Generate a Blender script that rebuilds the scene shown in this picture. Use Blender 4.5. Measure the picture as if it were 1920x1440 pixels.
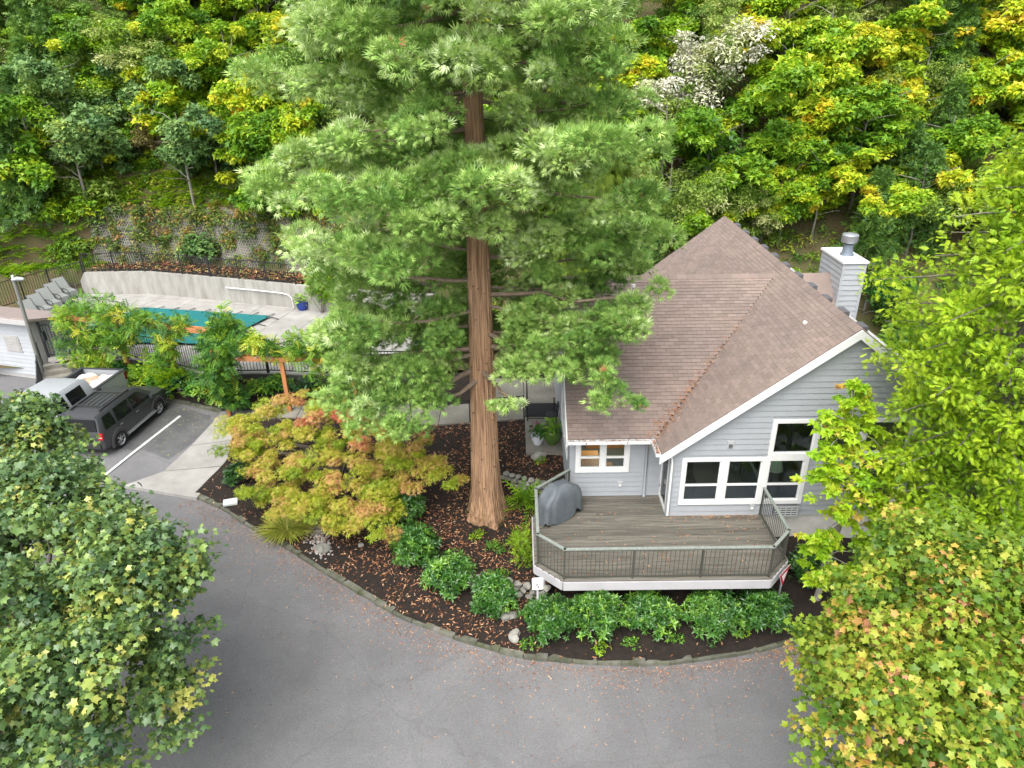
import bpy, math, random
import numpy as np
from mathutils import Matrix, Vector

rad = math.radians
S = bpy.context.scene
for o in list(bpy.data.objects):
    bpy.data.objects.remove(o)

# ------------------------------------------------------------------ camera, sky, sun, exposure
CAM = dict(F=1314.8138, pitch=.4538387, yaw=-.0063458, roll=-.0157495, loc=(-3.62363, -17.23781, 12.87488))
def make_camera():
    cp, sp, cy, sy = math.cos(CAM['pitch']), math.sin(CAM['pitch']), math.cos(CAM['yaw']), math.sin(CAM['yaw'])
    fw = Vector((sy * cp, cy * cp, -sp)); rt = Vector((cy, -sy, 0)); up = rt.cross(fw)
    cr, sr = math.cos(CAM['roll']), math.sin(CAM['roll'])
    r2 = rt * cr + up * sr; u2 = up * cr - rt * sr
    cd = bpy.data.cameras.new('camera'); co = bpy.data.objects.new('camera', cd); S.collection.objects.link(co)
    cd.sensor_width = 36; cd.lens = CAM['F'] / 1920 * 36; cd.clip_end = 2000; cd.clip_start = .1
    m = Matrix((r2, u2, -fw)).transposed().to_4x4(); m.translation = CAM['loc']
    co.matrix_world = m
    S.camera = co
make_camera()

SUN_EL, SUN_AZ = rad(58), rad(205)          # azimuth from +Y towards +X: from behind the camera, a little to its left
W = bpy.data.worlds.new('World'); S.world = W; W.use_nodes = True
nt = W.node_tree; nt.nodes.clear()
sky = nt.nodes.new('ShaderNodeTexSky'); sky.sky_type = 'NISHITA'; sky.sun_disc = False
sky.sun_elevation = SUN_EL; sky.sun_rotation = SUN_AZ; sky.dust_density = 3.0; sky.air_density = 1.0
hs = nt.nodes.new('ShaderNodeHueSaturation'); hs.inputs['Saturation'].default_value = .22
bg = nt.nodes.new('ShaderNodeBackground'); bg.inputs['Strength'].default_value = .15
ow = nt.nodes.new('ShaderNodeOutputWorld')
nt.links.new(sky.outputs[0], hs.inputs['Color']); nt.links.new(hs.outputs[0], bg.inputs[0]); nt.links.new(bg.outputs[0], ow.inputs[0])
sd = bpy.data.lights.new('sun', 'SUN'); sd.energy = 1.15; sd.angle = rad(60); sd.color = (1, .965, .9)
so = bpy.data.objects.new('sun', sd); S.collection.objects.link(so)
dirv = Vector((math.sin(SUN_AZ) * math.cos(SUN_EL), math.cos(SUN_AZ) * math.cos(SUN_EL), math.sin(SUN_EL)))
so.rotation_euler = dirv.to_track_quat('Z', 'Y').to_euler()
S.view_settings.view_transform = 'Standard'; S.view_settings.look = 'None'
S.view_settings.gamma = 1; S.view_settings.use_curve_mapping = False
S.view_settings.exposure = 1.52
S.render.engine = 'CYCLES'
S.cycles.max_bounces = 8; S.cycles.diffuse_bounces = 5; S.cycles.transmission_bounces = 3; S.cycles.transparent_max_bounces = 6

rng = np.random.default_rng(11)
R_ = random.Random(5)
COL = S.collection

# ------------------------------------------------------------------ materials
MATS = {}
def nodes_of(m):
    m.use_nodes = True
    t = m.node_tree; t.nodes.clear()
    out = t.nodes.new('ShaderNodeOutputMaterial')
    return t, out
def mat(name, col, rough=.7, var=.0, scale=8.0, col2=None, bump=0.0, bscale=None, metal=0, spec=.4, stretch=None, rnd=0.0, attr=False, detail=5):
    """plain principled surface, base colour broken up by object-space noise (col -> col2) and by a per-object random value"""
    if name in MATS: return MATS[name]
    m = bpy.data.materials.new(name); t, out = nodes_of(m); N = t.nodes; L = t.links
    b = N.new('ShaderNodeBsdfPrincipled'); b.inputs['Roughness'].default_value = rough; b.inputs['Metallic'].default_value = metal
    b.inputs['Specular IOR Level'].default_value = spec
    L.new(b.outputs[0], out.inputs[0])
    if col2 is None: col2 = tuple(c * (1 - var) for c in col)
    geo = N.new('ShaderNodeNewGeometry')
    vec = geo.outputs['Position']
    if stretch:
        mp = N.new('ShaderNodeMapping'); mp.inputs['Scale'].default_value = stretch
        L.new(vec, mp.inputs['Vector']); vec = mp.outputs[0]
    nz = N.new('ShaderNodeTexNoise'); nz.inputs['Scale'].default_value = scale; nz.inputs['Detail'].default_value = detail; nz.inputs['Roughness'].default_value = .65
    L.new(vec, nz.inputs['Vector'])
    cr = N.new('ShaderNodeValToRGB'); cr.color_ramp.elements[0].position = .32; cr.color_ramp.elements[1].position = .68
    cr.color_ramp.elements[0].color = (*col, 1); cr.color_ramp.elements[1].color = (*col2, 1)
    L.new(nz.outputs['Fac'], cr.inputs[0]); c = cr.outputs[0]
    if rnd or attr:
        oi = N.new('ShaderNodeObjectInfo'); val = oi.outputs['Random']
        if attr:
            at = N.new('ShaderNodeAttribute'); at.attribute_name = 'tint'
            ad = N.new('ShaderNodeMath'); ad.operation = 'ADD'; L.new(val, ad.inputs[0]); L.new(at.outputs['Fac'], ad.inputs[1])
            fr = N.new('ShaderNodeMath'); fr.operation = 'FRACT'; L.new(ad.outputs[0], fr.inputs[0]); val = fr.outputs[0]
        mr = N.new('ShaderNodeMapRange'); mr.inputs['To Min'].default_value = 1 - rnd; mr.inputs['To Max'].default_value = 1 + rnd
        L.new(val, mr.inputs['Value'])
        hv = N.new('ShaderNodeHueSaturation'); L.new(mr.outputs[0], hv.inputs['Value']); L.new(c, hv.inputs['Color']); c = hv.outputs[0]
    L.new(c, b.inputs['Base Color'])
    if bump:
        n2 = N.new('ShaderNodeTexNoise'); n2.inputs['Scale'].default_value = bscale or scale * 3; n2.inputs['Detail'].default_value = 6
        L.new(vec, n2.inputs['Vector'])
        bp = N.new('ShaderNodeBump'); bp.inputs['Strength'].default_value = bump; bp.inputs['Distance'].default_value = .03
        L.new(n2.outputs['Fac'], bp.inputs['Height']); L.new(bp.outputs[0], b.inputs['Normal'])
    MATS[name] = m; return m
def leafmat(name, stops, trans=.3, rough=.45, spec=.35, rnd=.0):
    if name in MATS: return MATS[name]
    m = bpy.data.materials.new(name); t, out = nodes_of(m); N = t.nodes; L = t.links
    at = N.new('ShaderNodeAttribute'); at.attribute_name = 'tint'
    oi = N.new('ShaderNodeObjectInfo')
    mr = N.new('ShaderNodeMapRange'); mr.inputs['To Min'].default_value = -rnd; mr.inputs['To Max'].default_value = rnd
    L.new(oi.outputs['Random'], mr.inputs['Value'])
    ad = N.new('ShaderNodeMath'); ad.operation = 'ADD'; L.new(at.outputs['Fac'], ad.inputs[0]); L.new(mr.outputs[0], ad.inputs[1])
    cr = N.new('ShaderNodeValToRGB'); e = cr.color_ramp.elements
    while len(e) < len(stops): e.new(.5)
    for k, (p, c) in enumerate(stops):
        e[k].position = p; e[k].color = (*c, 1)
    L.new(ad.outputs[0], cr.inputs[0])
    b = N.new('ShaderNodeBsdfPrincipled'); b.inputs['Roughness'].default_value = rough; b.inputs['Specular IOR Level'].default_value = spec
    L.new(cr.outputs[0], b.inputs['Base Color'])
    if trans:
        tr = N.new('ShaderNodeBsdfTranslucent'); L.new(cr.outputs[0], tr.inputs[0])
        mx = N.new('ShaderNodeMixShader'); mx.inputs[0].default_value = trans
        L.new(b.outputs[0], mx.inputs[1]); L.new(tr.outputs[0], mx.inputs[2]); L.new(mx.outputs[0], out.inputs[0])
    else: L.new(b.outputs[0], out.inputs[0])
    MATS[name] = m; return m
def glassmat(name, tint, fac=.5):
    m = bpy.data.materials.new(name); t, out = nodes_of(m); N = t.nodes; L = t.links
    tr = N.new('ShaderNodeBsdfTransparent'); tr.inputs[0].default_value = (*tint, 1)
    gl = N.new('ShaderNodeBsdfGlossy'); gl.inputs['Roughness'].default_value = .02
    fr = N.new('ShaderNodeFresnel'); fr.inputs['IOR'].default_value = 1.5
    mx = N.new('ShaderNodeMixShader')
    L.new(fr.outputs[0], mx.inputs[0]); L.new(tr.outputs[0], mx.inputs[1]); L.new(gl.outputs[0], mx.inputs[2]); L.new(mx.outputs[0], out.inputs[0])
    return m

# ------------------------------------------------------------------ object helpers
OFF = {}
def raw(name, me, parent=None):
    o = bpy.data.objects.new(name, me); COL.objects.link(o)
    if parent is not None:
        o.parent = parent; OFF[o.name] = OFF.get(parent.name, Vector((0, 0, 0)))
    return o
def thing(name, label, cat, loc=(0, 0, 0), rotz=0, group=None, local=False):
    o = bpy.data.objects.new(name, None); COL.objects.link(o); o.empty_display_size = .2
    o.location = loc; o.rotation_euler = (0, 0, rotz); o['label'] = label; o['category'] = cat
    if group: o['group'] = group
    OFF[o.name] = Vector((0, 0, 0)) if local else Vector(loc)
    return o
def tag(o, label, cat, group=None):
    o['label'] = label; o['category'] = cat
    if group: o['group'] = group
    return o
def kind(o, k): o['kind'] = k; return o
def mesh_np(name, V, F, m, parent=None, tint=None, smooth=False, matidx=None):
    """V (n,3), F (k,3) or (k,4); tint per face. World coordinates unless the parent is local."""
    V = np.asarray(V, np.float32).reshape(-1, 3); F = np.asarray(F, np.int32)
    if parent is not None: V = V - np.array(OFF.get(parent.name, (0, 0, 0)), np.float32)
    me = bpy.data.meshes.new(name); k = F.shape[1]
    me.vertices.add(len(V)); me.vertices.foreach_set('co', V.ravel())
    me.loops.add(F.size); me.loops.foreach_set('vertex_index', F.ravel())
    me.polygons.add(len(F)); me.polygons.foreach_set('loop_start', np.arange(0, F.size, k, dtype=np.int32))
    if smooth: me.polygons.foreach_set('use_smooth', np.ones(len(F), bool))
    me.update(calc_edges=True)
    if matidx is not None: me.polygons.foreach_set('material_index', np.asarray(matidx, np.int32)); me.polygons.foreach_set('use_smooth', np.zeros(len(F), bool))
    if tint is not None:
        a = me.attributes.new('tint', 'FLOAT', 'FACE'); a.data.foreach_set('value', np.asarray(tint, np.float32))
    for mm in (m if isinstance(m, (list, tuple)) else [m]): me.materials.append(mm)
    return raw(name, me, parent)

class MB:
    """collects boxes, bars, tubes and polygons into one mesh"""
    def __init__(s): s.v = []; s.f = []; s.mi = []
    def add(s, vs, fs, mi=0):
        n = len(s.v); s.v += [tuple(v) for v in vs]; s.f += [tuple(i + n for i in f) for f in fs]; s.mi += [mi] * len(fs); return s
    def box(s, x0, x1, y0, y1, z0, z1, mi=0):
        return s.add([(x0, y0, z0), (x1, y0, z0), (x1, y1, z0), (x0, y1, z0), (x0, y0, z1), (x1, y0, z1), (x1, y1, z1), (x0, y1, z1)],
              [(0, 3, 2, 1), (4, 5, 6, 7), (0, 1, 5, 4), (1, 2, 6, 5), (2, 3, 7, 6), (3, 0, 4, 7)], mi)
    def bar(s, p, q, w, h, up=(0, 0, 1), mi=0):
        p, q = Vector(p), Vector(q); d = (q - p).normalized(); u = Vector(up)
        sd_ = d.cross(u)
        if sd_.length < 1e-4: sd_ = d.cross(Vector((1, 0, 0)))
        sd_.normalize(); u = sd_.cross(d)
        a, b = sd_ * (w / 2), u * (h / 2)
        vs = [p - a - b, p + a - b, p + a + b, p - a + b, q - a - b, q + a - b, q + a + b, q - a + b]
        return s.add(vs, [(0, 3, 2, 1), (4, 5, 6, 7), (0, 1, 5, 4), (1, 2, 6, 5), (2, 3, 7, 6), (3, 0, 4, 7)][::1], mi)
    def tube(s, pts, rr, n=8, cap=True, mi=0):
        pts = [Vector(p) for p in pts]
        if not isinstance(rr, (list, tuple, np.ndarray)): rr = [rr] * len(pts)
        base = len(s.v); prev = None
        for i, p in enumerate(pts):
            d = (pts[min(i + 1, len(pts) - 1)] - pts[max(i - 1, 0)]).normalized()
            a = d.cross(Vector((0, 0, 1)))
            if a.length < .05: a = d.cross(Vector((0, 1, 0)))
            a.normalize()
            if prev is not None and a.dot(prev) < 0: a = -a
            prev = a; b = d.cross(a)
            for k in range(n):
                t = 2 * math.pi * k / n
                s.v.append(tuple(p + (a * math.cos(t) + b * math.sin(t)) * rr[i]))
        for i in range(len(pts) - 1):
            for k in range(n):
                s.f.append((base + i * n + k, base + i * n + (k + 1) % n, base + (i + 1) * n + (k + 1) % n, base + (i + 1) * n + k)); s.mi.append(mi)
        if cap:
            s.f.append(tuple(base + k for k in reversed(range(n)))); s.mi.append(mi)
            s.f.append(tuple(base + (len(pts) - 1) * n + k for k in range(n))); s.mi.append(mi)
        return s
    def lathe(s, c, prof, n=16, mi=0):
        """prof: (radius, z) list"""
        base = len(s.v)
        for r, z in prof:
            for k in range(n):
                t = 2 * math.pi * k / n; s.v.append((c[0] + r * math.cos(t), c[1] + r * math.sin(t), c[2] + z))
        for i in range(len(prof) - 1):
            for k in range(n):
                s.f.append((base + i * n + k, base + i * n + (k + 1) % n, base + (i + 1) * n + (k + 1) % n, base + (i + 1) * n + k)); s.mi.append(mi)
        s.f.append(tuple(base + k for k in reversed(range(n)))); s.mi.append(mi)
        s.f.append(tuple(base + (len(prof) - 1) * n + k for k in range(n))); s.mi.append(mi)
        return s
    def prism(s, poly, z0, z1, mi=0):
        """poly: (x, y) counter-clockwise; z0/z1 numbers or lists"""
        n = len(poly); zz0 = z0 if hasattr(z0, '__len__') else [z0] * n; zz1 = z1 if hasattr(z1, '__len__') else [z1] * n
        vs = [(p[0], p[1], zz0[i]) for i, p in enumerate(poly)] + [(p[0], p[1], zz1[i]) for i, p in enumerate(poly)]
        fs = [tuple(reversed(range(n))), tuple(range(n, 2 * n))] + [(i, (i + 1) % n, n + (i + 1) % n, n + i) for i in range(n)]
        return s.add(vs, fs, mi)
    def slab(s, pts, t, mi=0):
        """pts: planar 3-d polygon, thickened downwards along its normal by t"""
        P = [Vector(p) for p in pts]; nrm = Vector((0, 0, 0))
        for i in range(len(P)): nrm += P[i].cross(P[(i + 1) % len(P)])
        nrm.normalize(); n = len(P)
        vs = P + [p - nrm * t for p in P]
        return s.add(vs, [tuple(range(n)), tuple(reversed(range(n, 2 * n)))] + [(i, n + i, n + (i + 1) % n, (i + 1) % n) for i in range(n)], mi)
    def mesh(s, name, m, off=(0, 0, 0), smooth=None):
        me = bpy.data.meshes.new(name); o = Vector(off)
        me.from_pydata([tuple(Vector(v) - o) for v in s.v], [], s.f)
        ms = m if isinstance(m, (list, tuple)) else [m]
        for mm in ms: me.materials.append(mm)
        if len(ms) > 1: me.polygons.foreach_set('material_index', s.mi)
        if smooth is not None:
            me.polygons.foreach_set('use_smooth', [True] * len(me.polygons)); me.set_sharp_from_angle(angle=rad(smooth))
        me.update(); return me
    def obj(s, name, m, parent=None, smooth=None):
        off = OFF.get(parent.name, (0, 0, 0)) if parent is not None else (0, 0, 0)
        return raw(name, s.mesh(name, m, off, smooth), parent)
def place(name, me, parent, M):
    """an object with shared mesh data at world matrix M under a (translated) parent"""
    o = bpy.data.objects.new(name, me); COL.objects.link(o)
    o.parent = parent; off = OFF.get(parent.name, Vector((0, 0, 0)))
    M2 = M.copy(); M2.translation = M.translation - off; o.matrix_basis = M2
    OFF[o.name] = off
    return o
def frame(o, x, y, z):
    m = Matrix(((x[0], y[0], z[0], o[0]), (x[1], y[1], z[1], o[1]), (x[2], y[2], z[2], o[2]), (0, 0, 0, 1))); return m

# ------------------------------------------------------------------ foliage helpers
def norm(a): return a / (np.linalg.norm(a, axis=-1, keepdims=True) + 1e-9)
def frames(fwd, up):
    x = norm(fwd); y = norm(np.cross(up, x)); z = np.cross(x, y)
    return np.stack([x, y, z], axis=2)
def inst(T, P, Rm, sc, tint):
    """stamp template T=(V,F) at P with rotation Rm and scale sc -> V,F,tint per face"""
    V, F = T; n = len(P); k = len(V)
    sc = np.asarray(sc).reshape(n, 1, 1)
    W_ = np.einsum('nij,vj->nvi', Rm, V) * sc + P[:, None, :]
    FF = F[None] + (np.arange(n) * k)[:, None, None]
    return W_.reshape(-1, 3), FF.reshape(-1, F.shape[1]), np.repeat(tint, len(F))
def join(parts):
    vs, fs, ts = [], [], []; n = 0
    for v, f, t in parts:
        vs.append(v); fs.append(f + n); ts.append(t); n += len(v)
    return np.concatenate(vs), np.concatenate(fs), np.concatenate(ts)
def unit(n): return norm(rng.normal(size=(n, 3)))
A3 = lambda l: np.array(l, np.float32)
def t_lance(w=.28, fold=.06):
    return A3([(0, 0, 0), (.45, w / 2, fold), (1, 0, -.05), (.45, -w / 2, fold)]), np.array([(0, 2, 1), (0, 3, 2)])
def t_maple(d=1.0):
    ang = [180, 118, 92, 58, 27, 0, -27, -58, -92, -118]; r = [.14, .46, .36, .66, .46, .76, .46, .66, .36, .46]
    pts = [(.2 + r[i] * math.cos(rad(a)), r[i] * math.sin(rad(a)), -.16 * r[i] * abs(math.sin(rad(a))) * d - (.12 if r[i] > .6 else 0)) for i, a in enumerate(ang)]
    V = A3([(.2, 0, 0.02)] + pts); n = len(pts)
    return V, np.array([(0, 1 + (i + 1) % n, 1 + i) for i in range(n)])
def t_maple3():
    V = A3([(0, 0, 0), (.15, .5, -.08), (.42, .22, .03), (1, 0, -.1), (.42, -.22, .03), (.15, -.5, -.08)])
    return V, np.array([(0, 2, 1), (0, 3, 2), (0, 4, 3), (0, 5, 4)])
def t_fan(n, spread, w, curve=.0, lo=.6):
    V, F = [], []
    for i in range(n):
        u = (i / (n - 1) * 2 - 1) if n > 1 else 0
        a = rad(spread) * u; L = 1 - (1 - lo) * abs(u) ** 1.5
        b = .22 * (1 - abs(u)) ; d = np.array((math.cos(a), math.sin(a))); q = np.array((-d[1], d[0]))
        o = np.array((b * .6, 0)); e = o + d * L; mid = o + d * L * .5
        k = len(V); z = .05 * ((i % 2) * 2 - 1)
        V += [(o[0], o[1], 0), (mid[0] + q[0] * w, mid[1] + q[1] * w, z), (e[0], e[1], -curve * L), (mid[0] - q[0] * w, mid[1] - q[1] * w, z + .04)]
        F += [(k, k + 2, k + 1), (k, k + 3, k + 2)]
    return A3(V), np.array(F)
def t_feather(n=6, w=.035, ang=38, droop=.12, pl=.42):
    """a flat spray: an axis with side branchlets that shorten to the tip"""
    V, F = [], []
    def blade(o, a, L, z0, z1):
        d = np.array((math.cos(a), math.sin(a))); q = np.array((-d[1], d[0])); k = len(V); m_ = o + d * L * .55; e = o + d * L
        V.extend([(o[0], o[1], z0), (m_[0] + q[0] * w, m_[1] + q[1] * w, (z0 + z1) / 2 + .02), (e[0], e[1], z1), (m_[0] - q[0] * w, m_[1] - q[1] * w, (z0 + z1) / 2 + .02)])
        F.extend([(k, k + 2, k + 1), (k, k + 3, k + 2)])
    blade(np.array((0., 0)), 0, 1, 0, -droop)
    for i in range(n):
        u = (i + .6) / (n + .6); o = np.array((u * .85, 0)); s_ = 1 if i % 2 else -1
        blade(o, s_ * rad(ang), pl * (1.15 - u * .75), -droop * u * u, -droop * u * u - .06)
    return A3(V), np.array(F)
def t_rosette(n=8, lift=24, w=.3):
    V, F = [], []
    L, Fl = t_lance(w, .04)
    for i in range(n):
        a = 2 * math.pi * i / n + .3 * (i % 2); e = rad(lift + (22 if i % 2 else -8)); s_ = 1 if i % 2 == 0 else .78
        for v in L:
            x, y, z = v[0] * s_, v[1] * s_, v[2] * s_
            x2 = x * math.cos(e) - z * math.sin(e); z2 = x * math.sin(e) + z * math.cos(e)
            V.append((x2 * math.cos(a) - y * math.sin(a), x2 * math.sin(a) + y * math.cos(a), z2))
        F += [tuple(j + 4 * i for j in f) for f in Fl]
    V = A3(V)
    return np.stack([V[:, 2], V[:, 0], V[:, 1]], 1), np.array(F)
def t_compound(n=5, w=.12, droop=.35):
    V, F = [], []
    for i in range(n):
        u = (i + .5) / n
        for s_ in (1, -1):
            a = rad(58) * s_; o = np.array((u * .8, 0, -droop * u * u)); d = np.array((math.cos(a), math.sin(a), -.25)) * .36 * (1.1 - .4 * u); q = np.array((-math.sin(a), math.cos(a), 0)) * w * .5
            k = len(V); V += [tuple(o), tuple(o + d * .5 + q), tuple(o + d), tuple(o + d * .5 - q)]; F += [(k, k + 2, k + 1), (k, k + 3, k + 2)]
    return A3(V), np.array(F)
def t_tuft(n, spread, w, curve=.1, lo=.62):
    V, F = [], []
    for i in range(n):
        u = i / (n - 1) * 2 - 1; a = rad(spread) * u; L = 1 - (1 - lo) * abs(u) ** 1.5; d = np.array((math.cos(a), math.sin(a))); q = np.array((-d[1], d[0])); z = .06 * ((i % 2) * 2 - 1); k = len(V)
        o = d * L * .22; V += [(*(o + q * w), z), (*(d * L), -curve * L), (*(o - q * w), z + .05)]; F.append((k, k + 2, k + 1))
    return A3(V), np.array(F)
def t_spray(n, w, ang, droop, pl):
    V, F = [], []
    def blade(o, a, L, z0, z1):
        d = np.array((math.cos(a), math.sin(a))); q = np.array((-d[1], d[0])); k = len(V); e = o + d * L; m_ = o + d * L * .25
        V.extend([(*(m_ + q * w), z0), (*e, z1), (*(m_ - q * w), z0 + .04)]); F.append((k, k + 2, k + 1))
    blade(np.array((0., 0)), 0, 1, 0, -droop)
    for i in range(n):
        u = (i + .6) / (n + .6); blade(np.array((u * .8, 0)), (1 if i % 2 else -1) * rad(ang), pl * (1.15 - u * .7), -droop * u * u, -droop * u * u - .08)
    return A3(V), np.array(F)
T_MAPLE, T_M3, T_LANCE = t_maple(), t_maple3(), t_lance(.42)
T_SEQ = t_tuft(6, 66, .075, .14, .62)
T_CED = t_spray(6, .065, 32, .2, .52)
T_FIR = t_feather(5, .05, 50, .2, .4)
T_ROS = t_rosette(); T_COMP = t_compound(); T_FERN = t_feather(12, .035, 62, .45, .32)
T_JM = t_maple3()

def ball(cent, rad_, n, lo=.55, flat=1.0, up_bias=.0):
    """n points in shells round each centre -> positions, outward directions, index"""
    cent = np.asarray(cent, float); rad_ = np.asarray(rad_, float); n = np.asarray(n, int)
    idx = np.repeat(np.arange(len(cent)), n); d = unit(len(idx)); d[:, 2] += up_bias; d = norm(d)
    r = rng.uniform(lo ** 2, 1.06, len(idx)) ** .5
    e = d * np.array((1, 1, flat)); P = cent[idx] + e * (r * rad_[idx])[:, None]
    return P, d, idx
def leaves(T, cent, rad_, n, size, sizevar=.38, lo=.5, flat=.75, up=.6, face_up=.9, tl=.18, tc=.28, t0=.5, mode='leaf', ups=.35, ctint=None, jit=.8):
    """scatter a leaf template over clumps. mode leaf: blades lie across the outward direction and face up and out; spray: they point outward"""
    P, d, idx = ball(cent, rad_, n, lo, flat, ups)
    m = len(P)
    if ctint is None: ctint = rng.normal(t0, tc, len(cent))
    if mode == 'leaf':
        nn = norm(d * (1 - face_up * .6) + np.array((0, 0, 1.0)) * face_up + rng.normal(0, jit * .6, (m, 3)))
        f = np.cross(nn, unit(m)); f = norm(f + d * .5 - np.array((0, 0, .25)))
        Rm = frames(f, nn)
    else:
        f = norm(d + np.array((0, 0, up)) + rng.normal(0, jit, (m, 3)))
        Rm = frames(f, norm(rng.normal(0, .5, (m, 3)) + np.array((0, 0, 1.0))))
    sc = size * np.exp(rng.normal(0, sizevar, m)).clip(.5, 1.8)
    tint = ctint[idx] + rng.normal(0, tl, m)
    return inst(T, P, Rm, sc, tint)
def limb(mb, p, q, r0, r1, sag=.0, n=5, k=6, wob=.06):
    p, q = np.array(p, float), np.array(q, float); L = np.linalg.norm(q - p); pts = []
    for i in range(n + 1):
        u = i / n; a = p + (q - p) * u; a[2] += sag * L * u * (1 - u) * 4
        if 0 < i < n: a = a + rng.normal(0, wob * L * .3, 3)
        pts.append(a)
    mb.tube(pts, [r0 + (r1 - r0) * i / n for i in range(n + 1)], k)
    return pts

# ------------------------------------------------------------------ terrain functions
def ss(a, b, x):
    t = np.clip((np.asarray(x, float) - a) / (b - a), 0, 1); return t * t * (3 - 2 * t)
def road_z(x): return -1.6 - .075 * np.clip(x, -17.5, 13)
YBX = [-60, -40, -30, -24, -20, -13, -8, 0, 10, 25, 60]; YBY = [14, 17, 20.4, 20.9, 20.3, 18.6, 17.2, 15.6, 14.6, 13.5, 10]
def hill_z(x, y):
    x = np.asarray(x, float); y = np.asarray(y, float); d = y - np.interp(x, YBX, YBY)
    Lh = 1.9 + 2.7 * ss(.7, 2.1, d) + np.maximum(d - 2.1, 0) * .92
    Rh = -.2 + np.maximum(d, 0) * .93
    w = ss(-12, -5, x)
    h = Lh * (1 - w) + Rh * w + .35 * np.sin(x * .7 + 1) * np.sin(y * .6) * ss(2, 6, d)
    return h - 1.7 * (1 - ss(-.85, -.15, d)) * (1 - w)
CURB = [(-14.34, 2.06), (-13.14, 1.42), (-11.59, .31), (-10.31, -.49), (-9.43, -1.14), (-8, -2.15), (-6.7, -2.98), (-5.36, -3.56), (-3.82, -4.07),
        (-1.91, -4.22), (.17, -4.14), (2.4, -3.66), (4.83, -2.77), (5.86, -2.31), (8.5, -1.0), (11, .6), (13.5, 2.6)]
BED = CURB + [(13.5, 5), (2, 5), (-1.9, 4.0), (-3.3, 4.0), (-3.3, 6.45), (-5.4, 6.35), (-6.9, 6.2), (-10, 6.6), (-13, 6.8), (-14.6, 6.9), (-13.9, 3.94)]
_c = [(x, y, float(road_z(x)) + .1) for x, y in CURB]
_c += [(-14.2, 4, -.3), (-14.4, 6.6, -.25), (-13, 6.5, -.22), (-10, 6.4, -.2), (-6.8, 6, -.2), (-5.4, 6.2, -.2), (-3.3, 6.3, -.2), (-3.3, 4, -.24), (-2, 3.9, -.26), (-4.3, 3.5, -.32),
       (-3, 3.2, -.32), (-2.2, 3.1, -.34), (-4.6, 2.2, -.6), (-3.2, 2.0, -.72), (-2.2, 1.6, -.78), (-4.6, 1.2, -.8), (-6.5, 1, -.72), (-8, 3, -.5), (-10.3, 4, -.4), (-3.4, -1, -1.02), (-6, -1, -.95),
       (0, -1, -1.1), (0, 1, -1.05), (5, -.2, -.9), (8, .2, -1.1), (5, 5, -1), (13, 4.5, -1.6), (-2, -2.8, -1.25), (2, -2.6, -1.4), (-8.4, -.3, -.8), (-10.8, 1, -.66)]
_c = np.array(_c)
def _phi(r2): return np.where(r2 > 0, r2 * np.log(r2 + 1e-12), 0)
_n = len(_c); _K = _phi(((_c[:, None, :2] - _c[None, :, :2]) ** 2).sum(-1)) + np.eye(_n) * .3
_Pm = np.c_[np.ones(_n), _c[:, :2]]; _A = np.block([[_K, _Pm], [_Pm.T, np.zeros((3, 3))]])
_w = np.linalg.solve(_A, np.r_[_c[:, 2], 0, 0, 0])
def bed_z(x, y):
    x = np.atleast_1d(np.asarray(x, float)); y = np.atleast_1d(np.asarray(y, float))
    r2 = (x[:, None] - _c[None, :, 0]) ** 2 + (y[:, None] - _c[None, :, 1]) ** 2
    h = _phi(r2) @ _w[:_n] + _w[_n] + _w[_n + 1] * x + _w[_n + 2] * y
    return np.maximum(h, road_z(x) + .05) + .02 * np.sin(x * 5.1) * np.sin(y * 4.3)
def bz(x, y): return float(bed_z(x, y)[0])
def inside(poly, x, y):
    x = np.asarray(x); y = np.asarray(y); r = np.zeros(x.shape, bool); n = len(poly)
    for i in range(n):
        x0, y0 = poly[i]; x1, y1 = poly[(i + 1) % n]
        c = ((y0 > y) != (y1 > y)) & (x < (x1 - x0) * (y - y0) / ((y1 - y0) + 1e-12) + x0); r ^= c
    return r
def snap(poly, x, y):
    best = np.full(x.shape, 1e9); bx, by = x.copy(), y.copy(); n = len(poly)
    for i in range(n):
        a = np.array(poly[i]); b = np.array(poly[(i + 1) % n]); d = b - a
        t = np.clip(((x - a[0]) * d[0] + (y - a[1]) * d[1]) / (d @ d), 0, 1); qx, qy = a[0] + d[0] * t, a[1] + d[1] * t
        r = (x - qx) ** 2 + (y - qy) ** 2; m = r < best; best[m] = r[m]; bx[m] = qx[m]; by[m] = qy[m]
    return bx, by
def grid_surface(name, m, x0, x1, y0, y1, step, fz, poly=None, jitter=0):
    nx, ny = int((x1 - x0) / step) + 1, int((y1 - y0) / step) + 1
    X, Y = np.meshgrid(np.linspace(x0, x1, nx), np.linspace(y0, y1, ny)); X = X.ravel(); Y = Y.ravel()
    I = np.arange(nx * ny).reshape(ny, nx); F = np.stack([I[:-1, :-1], I[:-1, 1:], I[1:, 1:], I[1:, :-1]], -1).reshape(-1, 4)
    if poly is not None:
        ins = inside(poly, X, Y); F = F[ins[F].any(1)]
        sx, sy = snap(poly, X, Y); X = np.where(ins, X, sx); Y = np.where(ins, Y, sy)
    V = np.stack([X, Y, fz(X, Y)], 1)
    return kind(mesh_np(name, V, F, m, smooth=True), 'structure')

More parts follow.
